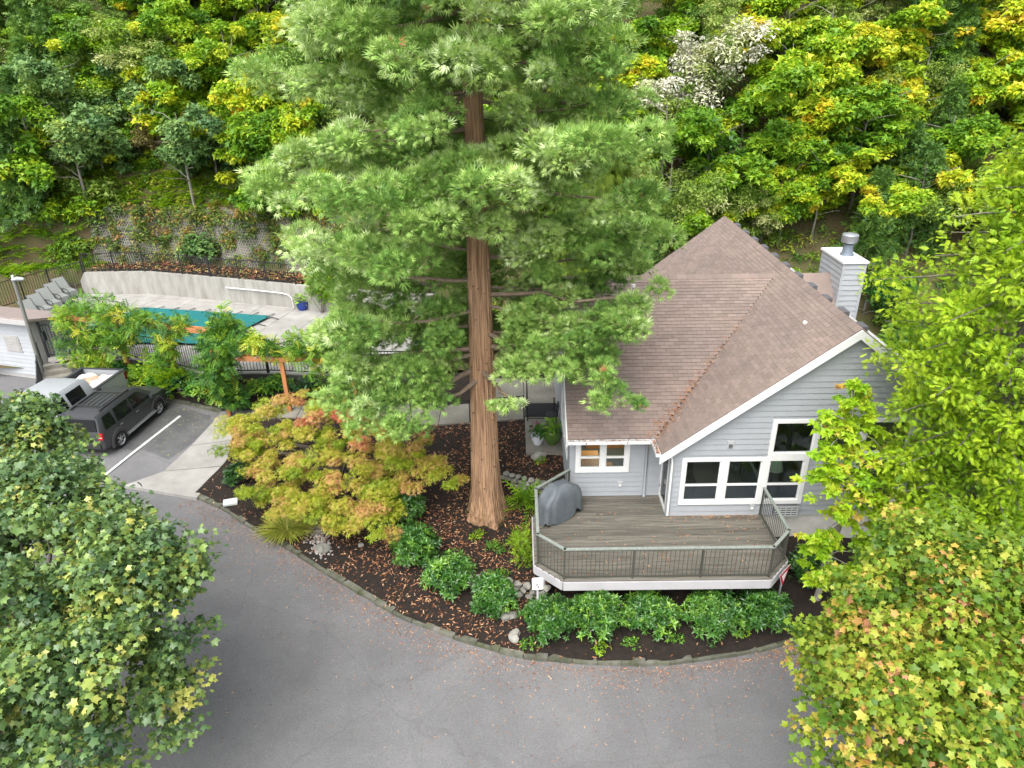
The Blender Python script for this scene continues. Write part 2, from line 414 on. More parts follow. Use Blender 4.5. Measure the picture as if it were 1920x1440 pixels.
# ------------------------------------------------------------------ ground, road, bed, hill
M_soil = mat('soil', (.010, .0075, .006), .95, scale=7, col2=(.028, .018, .012), bump=1.0, bscale=60)
M_road = mat('asphalt', (.135, .133, .137), .82, scale=.55, col2=(.165, .163, .165), bump=.35, bscale=220, detail=9)
M_patch = mat('worn_asphalt', (.07, .072, .074), .6, scale=1.1, col2=(.135, .135, .135), bump=.4, bscale=120, detail=8)
M_conc = mat('concrete', (.33, .32, .30), .85, scale=1.3, col2=(.23, .22, .20), bump=.2, bscale=90, rnd=.08, detail=8)
M_concd = mat('old_concrete', (.25, .235, .20), .9, scale=1.0, col2=(.16, .15, .125), bump=.3, bscale=60, detail=8)
M_wallc = mat('stained_concrete', (.38, .37, .34), .88, scale=1.6, col2=(.22, .21, .185), stretch=(1.6, 1.6, .35), bump=.2, bscale=60, detail=8)
M_hill = mat('hill_soil', (.06, .075, .02), .95, scale=1.3, col2=(.10, .07, .035), bump=1.0, bscale=20)
M_ground = mat('far_ground', (.05, .07, .03), .95, scale=.3, col2=(.09, .08, .05))
def weather_road(m, crack=.55):
    """cracks, darker worn patches and fine aggregate on top of the plain asphalt colour"""
    t = m.node_tree; N = t.nodes; L = t.links; b = [n for n in N if n.type == 'BSDF_PRINCIPLED'][0]; src = b.inputs['Base Color'].links[0].from_socket
    geo = N.new('ShaderNodeNewGeometry'); wp = N.new('ShaderNodeTexNoise'); wp.inputs['Scale'].default_value = 1.6; wp.inputs['Detail'].default_value = 4; L.new(geo.outputs['Position'], wp.inputs['Vector'])
    mxv = N.new('ShaderNodeMix'); mxv.data_type = 'VECTOR'; mxv.inputs['Factor'].default_value = .28; L.new(geo.outputs['Position'], mxv.inputs[4]); L.new(wp.outputs['Color'], mxv.inputs[5])
    vo = N.new('ShaderNodeTexVoronoi'); vo.feature = 'DISTANCE_TO_EDGE'; vo.inputs['Scale'].default_value = .28; L.new(mxv.outputs[1], vo.inputs['Vector'])
    r1 = N.new('ShaderNodeMapRange'); r1.inputs['From Min'].default_value = .0012; r1.inputs['From Max'].default_value = .0065; r1.inputs['To Min'].default_value = crack; r1.inputs['To Max'].default_value = 1; L.new(vo.outputs['Distance'], r1.inputs['Value'])
    n2 = N.new('ShaderNodeTexNoise'); n2.inputs['Scale'].default_value = .22; n2.inputs['Detail'].default_value = 8; n2.inputs['Roughness'].default_value = .7; L.new(geo.outputs['Position'], n2.inputs['Vector'])
    r2 = N.new('ShaderNodeMapRange'); r2.inputs['From Min'].default_value = .35; r2.inputs['From Max'].default_value = .65; r2.inputs['To Min'].default_value = .84; r2.inputs['To Max'].default_value = 1.1; L.new(n2.outputs['Fac'], r2.inputs['Value'])
    n3 = N.new('ShaderNodeTexNoise'); n3.inputs['Scale'].default_value = 32; n3.inputs['Detail'].default_value = 3; L.new(geo.outputs['Position'], n3.inputs['Vector'])
    r3 = N.new('ShaderNodeMapRange'); r3.inputs['From Min'].default_value = .3; r3.inputs['From Max'].default_value = .7; r3.inputs['To Min'].default_value = .82; r3.inputs['To Max'].default_value = 1.18; L.new(n3.outputs['Fac'], r3.inputs['Value'])
    m1 = N.new('ShaderNodeMath'); m1.operation = 'MULTIPLY'; L.new(r1.outputs[0], m1.inputs[0]); L.new(r2.outputs[0], m1.inputs[1])
    m2 = N.new('ShaderNodeMath'); m2.operation = 'MULTIPLY'; L.new(m1.outputs[0], m2.inputs[0]); L.new(r3.outputs[0], m2.inputs[1])
    vm = N.new('ShaderNodeVectorMath'); vm.operation = 'SCALE'; L.new(src, vm.inputs[0]); L.new(m2.outputs[0], vm.inputs['Scale']); L.new(vm.outputs[0], b.inputs['Base Color'])
weather_road(M_road, .90); weather_road(M_patch, .8)
grid_surface('ground', M_ground, -320, 320, -320, 320, 16, lambda x, y: road_z(x) - .5)
grid_surface('road', M_road, -46, 26, -34, 12.6, 1.0, lambda x, y: road_z(x))
grid_surface('planting_bed', M_soil, -14.8, 13.6, -4.4, 7, .2, bed_z, BED)
hs_ = grid_surface('hillside', M_hill, -60, 50, 11, 64, .5, lambda x, y: hill_z(x, y), None)
grid_surface('back_yard', M_soil, -9, 30, 4.2, 17, .5, lambda x, y: -.35 + .02 * np.sin(3 * x) - .9 * ss(9, 14, x), None)
# darker worn asphalt in the parking bays, with a raised edge where it was patched
pz = lambda x: float(road_z(x))
def sheet(name, poly, m, lift):
    mb = MB(); n = len(poly); vs = [(x, y, pz(x) + lift) for x, y in poly]; mb.add(vs, [tuple(range(n))]); return mb
P1 = [(-17.5, 4.7), (-17.3, 4.75), (-16.1, 4.15), (-15.72, 5.4), (-15.6, 6.9), (-15.9, 7.45), (-17.5, 8.1)]
P0 = [(-17.5, 4.7), (-17.5, 8.1), (-18.5, 8.45), (-23.5, 10.6), (-23.5, 5.3)]
mbp = sheet('asphalt_patch', P1, M_patch, .006)
mbp.add([(x, y, pz(x) + .006) for x, y in reversed(P0)], [tuple(range(len(P0)))])
kind(mbp.obj('asphalt_patch', M_patch), 'structure')
M_line = mat('road_paint', (.62, .62, .60), .8, scale=9, col2=(.40, .40, .39), detail=8)
for (a, b) in (((-17.9, 2.2), (-17.0, 7.3)), ((-20.6, 1.9), (-19.9, 7.6))):
    mb = MB(); a = Vector((*a, 0)); b = Vector((*b, 0)); d = (b - a).normalized(); q = Vector((-d.y, d.x, 0)) * .055
    for k in range(20):
        u, w = a + (b - a) * k / 20, a + (b - a) * (k + 1) / 20; mb.add([(v.x, v.y, pz(v.x) + .016) for v in (u - q, u + q, w + q, w - q)], [(0, 3, 2, 1)])
    kind(mb.obj('parking_line', M_line), 'structure')
# sidewalk slabs: from the kerb corner back past the parking bay
walk = kind(bpy.data.objects.new('sidewalk', None), 'structure'); COL.objects.link(walk)
SW = [((-14.16, 1.80), (-16.75, 2.3)), ((-14.0, 3.75), (-15.85, 3.25)), ((-14.1, 5.6), (-15.62, 5.0)), ((-14.5, 6.9), (-15.5, 6.75)), ((-14.3, 7.9), (-15.5, 7.7))]
for (a, b), (c, d) in zip(SW[:-1], SW[1:]):
    g = .012; q = lambda p, r, t: (p[0] + (r[0] - p[0]) * t, p[1] + (r[1] - p[1]) * t)
    poly = [q(b, d, g), q(a, c, g), q(c, a, g), q(d, b, g)]
    m_ = MB(); m_.prism(poly, [pz(p[0]) - .1 for p in poly], [pz(p[0]) + .11 for p in poly]); m_.obj('slab', M_conc, walk)
# entry path behind the bed
path = kind(bpy.data.objects.new('path', None), 'structure'); COL.objects.link(path)
px_ = [-14.1, -12.2, -10.3, -8.4, -6.6, -4.9, -3.32]
ylo = lambda x: np.interp(x, [-14.1, -10, -6.8, -5.4, -3.3], [6.9, 6.55, 6.0, 6.15, 6.4]); yhi = lambda x: ylo(x) + 1.55
for a, b in zip(px_[:-1], px_[1:]):
    m_ = MB(); m_.prism([(a + .01, ylo(a)), (b - .01, ylo(b)), (b - .01, yhi(b)), (a + .01, yhi(a))], -.4, -.14); m_.obj('slab', M_concd, path)
for (x0, x1, y0, y1) in ((-3.3, -1.99, 3.9, 5.4), (-3.3, -1.99, 5.42, 7.7), (-3.3, -1.99, 7.72, 10.0), (-5.0, -3.32, 7.98, 10.0)):
    m_ = MB(); m_.box(x0, x1, y0, y1, -.4, -.13); m_.obj('slab', M_concd, path)

# kerb stones along the bed
M_curb = mat('kerb_concrete', (.15, .145, .125), .95, scale=3, col2=(.055, .065, .028), bump=.6, bscale=40, rnd=.18, detail=8)
curb = tag(bpy.data.objects.new('kerb', None), 'mossy kerb of short concrete blocks curving between planting bed and driveway', 'kerb'); COL.objects.link(curb)
_p = np.array(CURB); _l = np.r_[0, np.cumsum(np.linalg.norm(np.diff(_p, axis=0), axis=1))]
kb = MB(); kb.box(-.5, .5, -.08, .08, -.12, .10); kme = kb.mesh('kerb_block', M_curb)
NB = int(_l[-1] / .62)
for i in range(NB):
    l0, l1 = _l[-1] * i / NB, _l[-1] * (i + 1) / NB
    a = Vector((np.interp(l0, _l, _p[:, 0]), np.interp(l0, _l, _p[:, 1]), 0)); b = Vector((np.interp(l1, _l, _p[:, 0]), np.interp(l1, _l, _p[:, 1]), 0))
    a.z = pz(a.x); b.z = pz(b.x); d = b - a; x = d * .985; y = Vector((-d.y, d.x, 0)).normalized() * R_.uniform(.9, 1.15); z = Vector((0, 0, R_.uniform(.85, 1.15)))
    j = y.normalized() * R_.uniform(-.02, .02)
    place('kerb_stone', kme, curb, frame((a + b) / 2 + j, x, y, z))
# kerb in front of the parked cars and of the island at lower left
def kerb_run(pts, label, zf, seg=1.5):
    t = tag(bpy.data.objects.new('kerb', None), label, 'kerb'); COL.objects.link(t)
    p = np.array(pts); l = np.r_[0, np.cumsum(np.linalg.norm(np.diff(p, axis=0), axis=1))]; n = max(1, int(l[-1] / seg))
    for i in range(n):
        l0, l1 = l[-1] * i / n, l[-1] * (i + 1) / n
        a = Vector((np.interp(l0, l, p[:, 0]), np.interp(l0, l, p[:, 1]), 0)); b = Vector((np.interp(l1, l, p[:, 0]), np.interp(l1, l, p[:, 1]), 0)); a.z = zf(a.x); b.z = zf(b.x)
        d = b - a; place('kerb_stone', kme, t, frame((a + b) / 2, d * .99, Vector((-d.y, d.x, 0)).normalized(), Vector((0, 0, 1.1))))
kerb_run([(-15.5, 7.75), (-18.4, 8.75), (-22.5, 10.6)], 'straight grey kerb in front of the parked cars below the shrubs', pz)
kerb_run([(-8.6, -13.4), (-9.2, -10.2), (-10.2, -9.0), (-12.5, -7.4), (-14.5, -6.0)], 'kerb round the soil island under the dark green maple', pz, .8)
mi_ = MB(); pl = [(-8.7, -13.4), (-9.3, -10.2), (-10.3, -9.1), (-12.6, -7.5), (-14.6, -6.1), (-17, -8), (-16, -14)]
mi_.add([(x, y, pz(x) + .07) for x, y in pl], [tuple(range(len(pl)))]); kind(mi_.obj('planting_island', M_soil), 'structure')

# ------------------------------------------------------------------ pool terrace
ZP = .7
TER = [(-34, 12.5), (-24.6, 11.75), (-23.9, 10.55), (-22.4, 10.0), (-20.5, 10.75), (-18, 9.75), (-16.3, 9.0), (-13.9, 9.05), (-11.5, 8.75), (-9.4, 8.4), (-7.8, 8.3), (-7.8, 15.2), (-12.6, 16.05), (-14.8, 16.94), (-21.4, 18.98), (-23.73, 19.62), (-27.3, 19.75), (-29.0, 20.2), (-29.6, 15.8)]
M_dark = mat('dark_concrete', (.09, .085, .08), .9, scale=2, col2=(.05, .05, .045), bump=.3)
mb = MB(); mb.prism(TER, -.6, ZP - .03); kind(mb.obj('pool_terrace', M_dark), 'structure')
pdk = kind(bpy.data.objects.new('pool_deck', None), 'structure'); COL.objects.link(pdk)
def clip_poly(poly, keep):
    out = []
    for i in range(len(poly)):
        a, b = poly[i], poly[(i + 1) % len(poly)]; ka, kb_ = keep(a), keep(b)
        if ka >= 0: out.append(a)
        if (ka > 0 > kb_) or (ka < 0 < kb_):
            t = ka / (ka - kb_); out.append((a[0] + (b[0] - a[0]) * t, a[1] + (b[1] - a[1]) * t))
    return out
E1 = Vector((.966, -.26)); O1 = Vector((-15.78, 15.58)); E2 = Vector((-.30, -.954))
def bandclip(poly, o, n, lo, hi):
    f1 = lambda p: (p[0] - o[0]) * n[0] + (p[1] - o[1]) * n[1] - lo
    f2 = lambda p: hi - ((p[0] - o[0]) * n[0] + (p[1] - o[1]) * n[1])
    q = clip_poly(poly, f1); return clip_poly(q, f2) if len(q) > 2 else q
nA = Vector((-E1.y, E1.x)); 
POOL = [(-15.78, 15.58), (-22.83, 17.1), (-24.6, 13.6), (-24.2, 12.6), (-17.2, 12.0)]
rows = [-12, -7.2, -4.8, -2.4, 0.1, 1.35, 6]; cols = [-22, -16.2, -14.1, -12, -9.9, -7.7, -5.6, -3.5, -1.4, .5, 2.2, 4.3, 9]
for i in range(len(rows) - 1):
    for j in range(len(cols) - 1):
        q = bandclip(TER, O1, nA, rows[i] + .012, rows[i + 1] - .012)
        if len(q) < 3: continue
        q = bandclip(q, O1, E1, cols[j] + .012, cols[j + 1] - .012)
        if len(q) < 3: continue
        ar = abs(sum(q[k][0] * q[(k + 1) % len(q)][1] - q[(k + 1) % len(q)][0] * q[k][1] for k in range(len(q)))) / 2
        if ar < .05: continue
        m_ = MB(); m_.prism(q, ZP - .06, ZP); m_.obj('slab', M_conc, pdk)
# pool cover: a taut fabric, sagging a little, with webbing straps
M_cover = mat('teal_fabric', (.008, .125, .13), .6, scale=.8, col2=(.010, .15, .15), bump=.1, bscale=3)
pc = np.array(POOL); cen = pc.mean(0); Vc, Fc = [(*cen, ZP + .0)], []
edge = []
for i in range(len(pc)):
    a, b = pc[i], pc[(i + 1) % len(pc)]
    for k in range(6): edge.append(a + (b - a) * k / 6)
ne = len(edge)
for r in range(1, 7):
    for e in edge:
        u = r / 6; p = cen + (e - cen) * u; Vc.append((p[0], p[1], ZP + .02 - .10 * (1 - u * u) + (.012 * math.sin(p[0] * 3.1 + p[1] * 2) if u < 1 else 0)))
Fc = [(0, 1 + k, 1 + (k + 1) % ne) for k in range(ne)]; me_f = [(1 + (r - 1) * ne + k, 1 + r * ne + k, 1 + r * ne + (k + 1) % ne, 1 + (r - 1) * ne + (k + 1) % ne) for r in range(1, 6) for k in range(ne)]
cov = thing('pool_cover', 'teal fabric cover stretched over the swimming pool behind the pergola', 'pool cover')
mb = MB(); mb.add([(v[0], v[1], v[2] + .10) for v in Vc], [tuple(reversed(f)) for f in Fc] + [tuple(reversed(f)) for f in me_f])
mb.obj('fabric', M_cover, cov, smooth=60)
M_strap = mat('black_strap', (.02, .022, .025), .7)
for a, b in ((0, 1), (0, 4), (1, 2)):
    A, B = pc[a], pc[b]; d = (B - A) / np.linalg.norm(B - A); out_ = np.array((d[1], -d[0])); 
    if (out_ @ ((A + B) / 2 - cen)) < 0: out_ = -out_
    nst = 8 if a == 0 and b == 1 else 4
    for k in range(nst):
        p = A + (B - A) * (k + .1) / nst; m_ = MB(); m_.bar((*(p - out_ * .2), ZP + .125), (*(p + out_ * .55), ZP + .04), .05, .012); m_.obj('strap', M_strap, cov)

# sloping shrub bed between the parking bays and the pool fence
mb = MB(); lo_ = [(-14.4, 7.9, -.2), (-15.5, 7.8, -.2), (-18.4, 8.8, -.2), (-22.4, 10.0, -.2), (-9.5, 7.9, -.2)]
mb.add([(-22.3, 9.7, -.2), (-18.4, 8.8, -.2), (-15.5, 7.8, -.2), (-12, 7.9, -.15), (-7.8, 7.7, -.15), (-7.8, 8.35, .25), (-12, 8.85, .4), (-15.5, 9.0, .45), (-18, 9.8, .5), (-20.5, 10.8, .5), (-22.3, 10.05, .5)], [(0, 1, 8, 9), (0, 9, 10), (1, 2, 7, 8), (2, 3, 6, 7), (3, 4, 5, 6)])
kind(mb.obj('shrub_bed', M_soil), 'structure')
# low wall behind the pool
WLINE = [(-27.4, 19.75), (-27.1, 19.78), (-25.4, 19.72), (-23.73, 19.62), (-21.4, 18.98), (-18, 17.95), (-14.77, 16.94), (-13.6, 16.45), (-9, 15.4), (-7.6, 15.2)]
WZ = [1.45, 1.9, 1.93, 1.95, 1.95, 1.95, 1.95, 1.95, 1.9, 1.9]
rw = thing('retaining_wall', 'long stained concrete retaining wall behind the pool', 'retaining wall', (-20, 18.6, ZP))
for i in range(1, len(WLINE)):
    a, b = Vector(WLINE[i - 1]), Vector(WLINE[i]); q = Vector((-(b - a).y, (b - a).x)).normalized() * .22
    m_ = MB(); m_.prism([a + (b - a) * .001, b, b + q, a + q], [-.2] * 4, [WZ[i - 1], WZ[i], WZ[i], WZ[i - 1]]); m_.obj('wall_panel', M_wallc, rw)
kb2 = MB()
for i in range(len(WLINE) - 1):   # planting strip behind the wall
    a, b = WLINE[i], WLINE[i + 1]; kb2.add([(a[0], a[1] + .2, WZ[i] - .08), (b[0], b[1] + .2, WZ[i + 1] - .08), (b[0] + .4, b[1] + 1.8, 1.98), (a[0] + .4, a[1] + 1.8, 1.98)], [(0, 1, 2, 3)])
kind(kb2.obj('planting_strip', M_soil), 'structure')
# white drain pipe on the wall
M_white = mat('white_paint', (.70, .70, .69), .55, scale=3, col2=(.63, .63, .62), rnd=0)
mb = MB(); mb.tube([(-18.8, 18.08, 1.5), (-17, 17.53, 1.5), (-15.55, 17.08, 1.48), (-15.2, 16.96, 1.42), (-15.02, 16.9, 1.25), (-15.0, 16.88, .72)], .03, 8)
tag(mb.obj('drain_pipe', M_white, smooth=40), 'thin white pipe running along the retaining wall and down beside the blue pot', 'pipe')

# ------------------------------------------------------------------ black picket fences
M_blk = mat('black_metal', (.018, .018, .02), .45, spec=.5)
pk = MB(); pk.box(-.009, .009, -.009, .009, 0, 1); PICK = pk.mesh('picket', M_blk)
ps = MB(); ps.box(-.03, .03, -.03, .03, 0, 1); ps.box(-.04, .04, -.04, .04, 1, 1.02); POST = ps.mesh('post', M_blk)
NFENCE = 0
def picket_fence(label, pts, zb, h, post_gap=1.9, gap=.12, individually=True, name='metal_fence', cat='fence', rails=True):
    t = thing(name, label, cat, (pts[0][0], pts[0][1], zb[0]))
    p = np.array(pts, float); z = np.array(zb, float); rest = MB(); cnt = 0
    for i in range(len(p) - 1):
        a, b = np.r_[p[i], z[i]], np.r_[p[i + 1], z[i + 1]]; L = np.linalg.norm(b - a); n = max(1, int(round(L / post_gap)))
        for k in range(n + (1 if i == len(p) - 2 else 0)):
            q = a + (b - a) * k / n; place('post', POST, t, Matrix.Translation(q) @ Matrix.Diagonal((1, 1, h + .03, 1)))
        if rails:
            for zz in ((.12, h - .02)):
                m_ = MB(); m_.bar(a + np.array((0, 0, zz)), b + np.array((0, 0, zz)), .035, .035); m_.obj('rail', M_blk, t)
        m = int(L / gap)
        for k in range(1, m):
            q = a + (b - a) * k / m
            if individually and cnt < 298: place('picket', PICK, t, Matrix.Translation(q + np.array((0, 0, .1))) @ Matrix.Diagonal((1, 1, h - .12, 1))); cnt += 1
            else: rest.box(q[0] - .009, q[0] + .009, q[1] - .009, q[1] + .009, q[2] + .1, q[2] + h - .02)
    if rest.v: kind(rest.obj('picket_row', M_blk, t), 'stuff')
    return t
picket_fence('black picket fence along the top of the retaining wall below the netted rock face', [(x, y + .12) for x, y in WLINE[1:7]] , WZ[1:7], 1.05)
picket_fence('black picket fence stepping down behind the row of loungers', [(-34, 14.6), (-30.6, 17.3), (-29.2, 19.9), (-27.35, 20.1)], [.9, ZP, ZP, ZP + .4], 1.35, gap=.13)
picket_fence('black picket fence between the pool deck and the wisteria pergola', [(-21.9, 9.95), (-20.5, 10.8), (-18, 9.8), (-16.3, 9.05), (-13.9, 9.1)], [ZP] * 5, 1.2, gap=.13)
picket_fence('black picket fence behind the golden maple, right of the pergola', [(-13.85, 9.1), (-11.5, 8.8), (-9.4, 8.45), (-7.9, 8.35)], [ZP] * 4, 1.2, gap=.13)
# thin handrail beside the entry path
t = thing('handrail', 'thin black handrail on posts along the entry path beside the big trunk', 'handrail', (-6.8, 6, -.14))
hp = [(-7.6, 6.05, -.14), (-5.4, 6.2, -.14), (-3.34, 6.45, -.13)]
for q in hp: place('post', POST, t, Matrix.Translation(q) @ Matrix.Diagonal((.6, .6, .95, 1)))
for zz in (.93,):
    m_ = MB(); m_.tube([(q[0], q[1], q[2] + zz) for q in hp], .022, 6); m_.obj('rail', M_blk, t)
t = thing('handrail', 'black metal rail and posts at the entry walk in front of the door mat', 'handrail', (-3.2, 6.5, -.13))
for q in ((-3.2, 6.2), (-3.2, 7.7), (-2.2, 6.2)): place('post', POST, t, Matrix.Translation((q[0], q[1], -.13)) @ Matrix.Diagonal((.7, .7, .95, 1)))
m_ = MB(); m_.bar((-3.2, 6.2, .8), (-3.2, 7.7, .8), .04, .04); m_.obj('rail', M_blk, t)
m_ = MB(); m_.bar((-3.2, 6.2, -.02), (-2.2, 6.2, -.02), .03, .03); m_.obj('lower_rail', M_blk, t)

# ------------------------------------------------------------------ the house
M_side = mat('grey_siding', (.325, .340, .358), .6, scale=2.5, col2=(.295, .31, .328), rnd=.035, detail=6)
M_sided = mat('grey_siding_light', (.38, .395, .412), .6, scale=2.5, col2=(.35, .362, .378), rnd=.03)
M_shin = mat('brown_shingle', (.25, .188, .160), .9, scale=.8, col2=(.20, .158, .140), rnd=.12, attr=True, bump=.35, bscale=260)
M_under = mat('roof_underlay', (.05, .04, .035), .95)
M_found = mat('pale_foundation', (.60, .58, .54), .85, scale=2.2, col2=(.48, .46, .42), bump=.15, bscale=50)
M_glass = glassmat('window_glass', (.72, .80, .78))
def screenmat():
    m = glassmat('screened_glass', (.72, .80, .78)); t = m.node_tree; N = t.nodes; L = t.links; out = [n for n in N if n.type == 'OUTPUT_MATERIAL'][0]; src = out.inputs[0].links[0].from_socket
    d = N.new('ShaderNodeBsdfDiffuse'); d.inputs[0].default_value = (.10, .12, .145, 1); mx = N.new('ShaderNodeMixShader'); mx.inputs[0].default_value = .22
    L.new(src, mx.inputs[1]); L.new(d.outputs[0], mx.inputs[2]); L.new(mx.outputs[0], out.inputs[0]); return m
M_screen = screenmat()
M_int = mat('dim_room_wall', (.42, .45, .42), .9, scale=2); M_carpet = mat('dark_carpet', (.12, .135, .15), .95, scale=30, col2=(.15, .16, .18))
M_wood = mat('warm_wood', (.62, .27, .07), .5, scale=3, col2=(.50, .20, .05), stretch=(1, 8, 8))
M_cream = mat('cream_wall', (.72, .52, .30), .8)
house = thing('house', 'grey clubhouse with a brown shingled gable roof and white trimmed windows', 'house', (3, 5, 0))
XW, YW, XL, XR, ZE, XRID, ZRID, YB = .839, 1.086, -1.985, 7.85, 2.305, 5.395, 6.037, 12.9
SM = (ZRID - ZE) / (XRID - .49)                                  # main pitch
def gable_top(x): return ZRID - .12 - abs(x - XRID) * SM
BH = .178
sb = MB(); sb.add([(0, -.002, 0), (1, -.002, 0), (1, -.030, .0), (0, -.030, .0), (0, -.002, 1.02), (1, -.002, 1.02), (1, -.005, 1.02), (0, -.005, 1.02)],
                  [(0, 1, 2, 3), (4, 7, 6, 5), (3, 2, 6, 7), (0, 3, 7, 4), (1, 5, 6, 2), (0, 4, 5, 1)])
BOARD = sb.mesh('siding_board', M_side); BOARDL = sb.mesh('siding_board_light', M_sided)
def siding(parent, O, X, length, z0, z1, top=None, holes=(), bh=BH, me=None, lo=0):
    """boards on a vertical wall: O origin, X unit along it; outward is X turned by -90 degrees; holes (s0, s1, z0, z1); top(z) -> (s0, s1)"""
    X = Vector(X); Zv = Vector((0, 0, 1)); Yv = Zv.cross(X); n = int(math.ceil((z1 - z0) / bh)); me = me or BOARD
    for k in range(n):
        a = z0 + k * bh; b = min(a + bh, z1); s0, s1 = (lo, length) if top is None else top((a + b) / 2 + bh * .25)
        seg = [(s0, s1)]
        for h0, h1, q0, q1 in holes:
            if q0 < b - .03 and q1 > a + .03:
                ns = []
                for u, v in seg:
                    if h1 <= u or h0 >= v: ns.append((u, v))
                    else:
                        if h0 > u: ns.append((u, h0))
                        if h1 < v: ns.append((h1, v))
                seg = ns
        for u, v in seg:
            if v - u < .05: continue
            o = Vector(O) + X * u + Zv * a
            place('siding_board', me, parent, frame(o, X * (v - u), Yv, Zv * (b - a)))
def wall_back(name, O, X, length, z0, z1, holes, t=.14, m=None, topf=None):
    """the solid wall behind the boards, cut round its openings"""
    X = Vector(X); Y = Vector((0, 0, 1)).cross(X); O = Vector(O)
    xs = sorted({0, length, *[max(0, min(length, h[k])) for h in holes for k in (0, 1)]}); zs = sorted({z0, z1, *[min(z1, h[k]) for h in holes for k in (2, 3)]})
    mb = MB()
    for i in range(len(xs) - 1):
        for j in range(len(zs) - 1):
            mx, mz = (xs[i] + xs[i + 1]) / 2, (zs[j] + zs[j + 1]) / 2
            if any(h[0] < mx < h[1] and h[2] < mz < h[3] for h in holes): continue
            P = [O + X * xs[i] + Y * .003, O + X * xs[i + 1] + Y * .003]; q = Y * t
            mb.add([(*(P[0] + w)[:2], z) for z in (zs[j], zs[j + 1]) for w in (Vector((0, 0, 0)), q)] + [(*(P[1] + w)[:2], z) for z in (zs[j], zs[j + 1]) for w in (Vector((0, 0, 0)), q)],
                   [(0, 4, 6, 2), (1, 3, 7, 5), (0, 1, 5, 4), (2, 6, 7, 3), (0, 2, 3, 1), (4, 5, 7, 6)])
    if topf: mb.add(*topf)
    return mb.obj(name, m or M_side, house)
GW = (1.152, 4.80, .407, 2.024); GU = (3.58, 7.6, 2.024, 3.258); GR = (6.15, 7.6, .407, 2.024)
gh = [(GW[0] - XW, GW[1] - XW, GW[2], GW[3]), (GU[0] - XW, GU[1] - XW, GU[2], GU[3]), (GR[0] - XW, GR[1] - XW, GR[2], GR[3])]
zL, zR = gable_top(XW), gable_top(XR)
gw = wall_back('gable_wall', (XW, 0, 0), (1, 0, 0), XR - XW, -.02, zL, gh)
mbw = MB()
for poly in ([(XW, zL), (GU[0], zL), (GU[0], gable_top(GU[0]))], [(GU[0], GU[3]), (GU[1], GU[3]), (GU[1], gable_top(GU[1])), (XRID, gable_top(XRID)), (GU[0], gable_top(GU[0]))], [(GU[1], zL), (XR, zL), (XR, zR), (GU[1], gable_top(GU[1]))]):
    n = len(poly); mbw.add([(x, yy, z) for yy in (.003, .13) for x, z in poly], [tuple(range(n)), tuple(reversed(range(n, 2 * n)))] + [(i, n + i, n + (i + 1) % n, (i + 1) % n) for i in range(n)])
mbw.obj('gable_peak', M_side, gw)
# cut the rectangle's corner that would stand above the rake: boards only where the gable is
def gtop(z):
    s0 = 0 if z < zL else (z - zL) / SM; s1 = XR - XW if z < zR else XRID - XW + (gable_top(XRID) - z) / SM
    return s0, s1
siding(gw, (XW, 0, 0), (1, 0, 0), XR - XW, -.02, gable_top(XRID) - .05, gtop, gh)
WX0, WX1, WZ0, WZ1 = -1.83, -.183, .878, 2.10
wh = [(WX0 - XL, WX1 - XL, WZ0, WZ1)]
ww = wall_back('wing_wall', (XL, YW, 0), (1, 0, 0), XW - XL, -.02, 2.26, wh)
siding(ww, (XL, YW, 0), (1, 0, 0), XW - XL, -.02, 2.24, None, wh)
# left side wall (faces -x), a gable end over the wing ridge
YWR, ZWR = 5.34, 5.8; SW_ = (ZWR - ZE) / (YWR - .64)
sideh = [(9.6 - 4.4, 9.6 - 1.9, .75, 2.15)]
lw = wall_back('side_wall', (XL, 9.6, 0), (0, -1, 0), 9.6 - YW, -.3, 2.3, [(4.9, 7.6, .75, 2.15)])
m_ = MB(); m_.add([(XL + .003, YW, 2.3), (XL + .003, 9.6, 2.3), (XL + .003, YWR, ZWR - .15), (XL + .13, YW, 2.3), (XL + .13, 9.6, 2.3), (XL + .13, YWR, ZWR - .15)], [(0, 2, 1), (3, 4, 5), (0, 1, 4, 3), (1, 2, 5, 4), (2, 0, 3, 5)]); m_.obj('gable_peak', M_side, lw)
siding(lw, (XL, 9.6, 0), (0, -1, 0), 9.6 - YW, -.3, ZWR - .3, lambda z: (0, 9.6 - YW) if z < 2.3 else (9.6 - YWR - (ZWR - .15 - z) / SW_, 9.6 - YWR + (ZWR - .15 - z) / SW_), [(4.9, 7.6, .75, 2.15)], bh=BH * 2)
# the walls out of sight
m_ = MB(); m_.box(XR - .14, XR, .14, 12.6, -.3, 3.95); m_.box(XW + .14, XR - .14, 12.46, 12.6, -.3, 2.3); m_.box(XW, XW + .14, 9.7, 12.6, -.3, 2.3); m_.box(XL, XW, 9.46, 9.6, -.3, 2.3)
m_.add([(XW, 12.6, 2.3), (XR, 12.6, 2.3), (XR, 12.6, zR), (XRID, 12.6, gable_top(XRID))], [(3, 2, 1, 0)]); m_.obj('rear_wall', M_side, house)
m_ = MB(); m_.box(XL + .02, XR - .02, YW + .15, 12.5, -.04, -.002); m_.box(XW + .15, XR - .02, .15, YW + .15, -.04, -.002); m_.obj('floor', M_carpet, house)
m_ = MB(); m_.box(XW + .02, XR - .02, .02, .16, -1.3, -.025); m_.box(XR - .16, XR - .02, .16, 12.5, -1.6, -.31); m_.box(XL + .02, XW, YW + .02, YW + .16, -1.3, -.025); m_.box(XL + .02, XL + .16, YW + .16, 9.5, -.6, -.31); m_.obj('foundation', M_found, house)
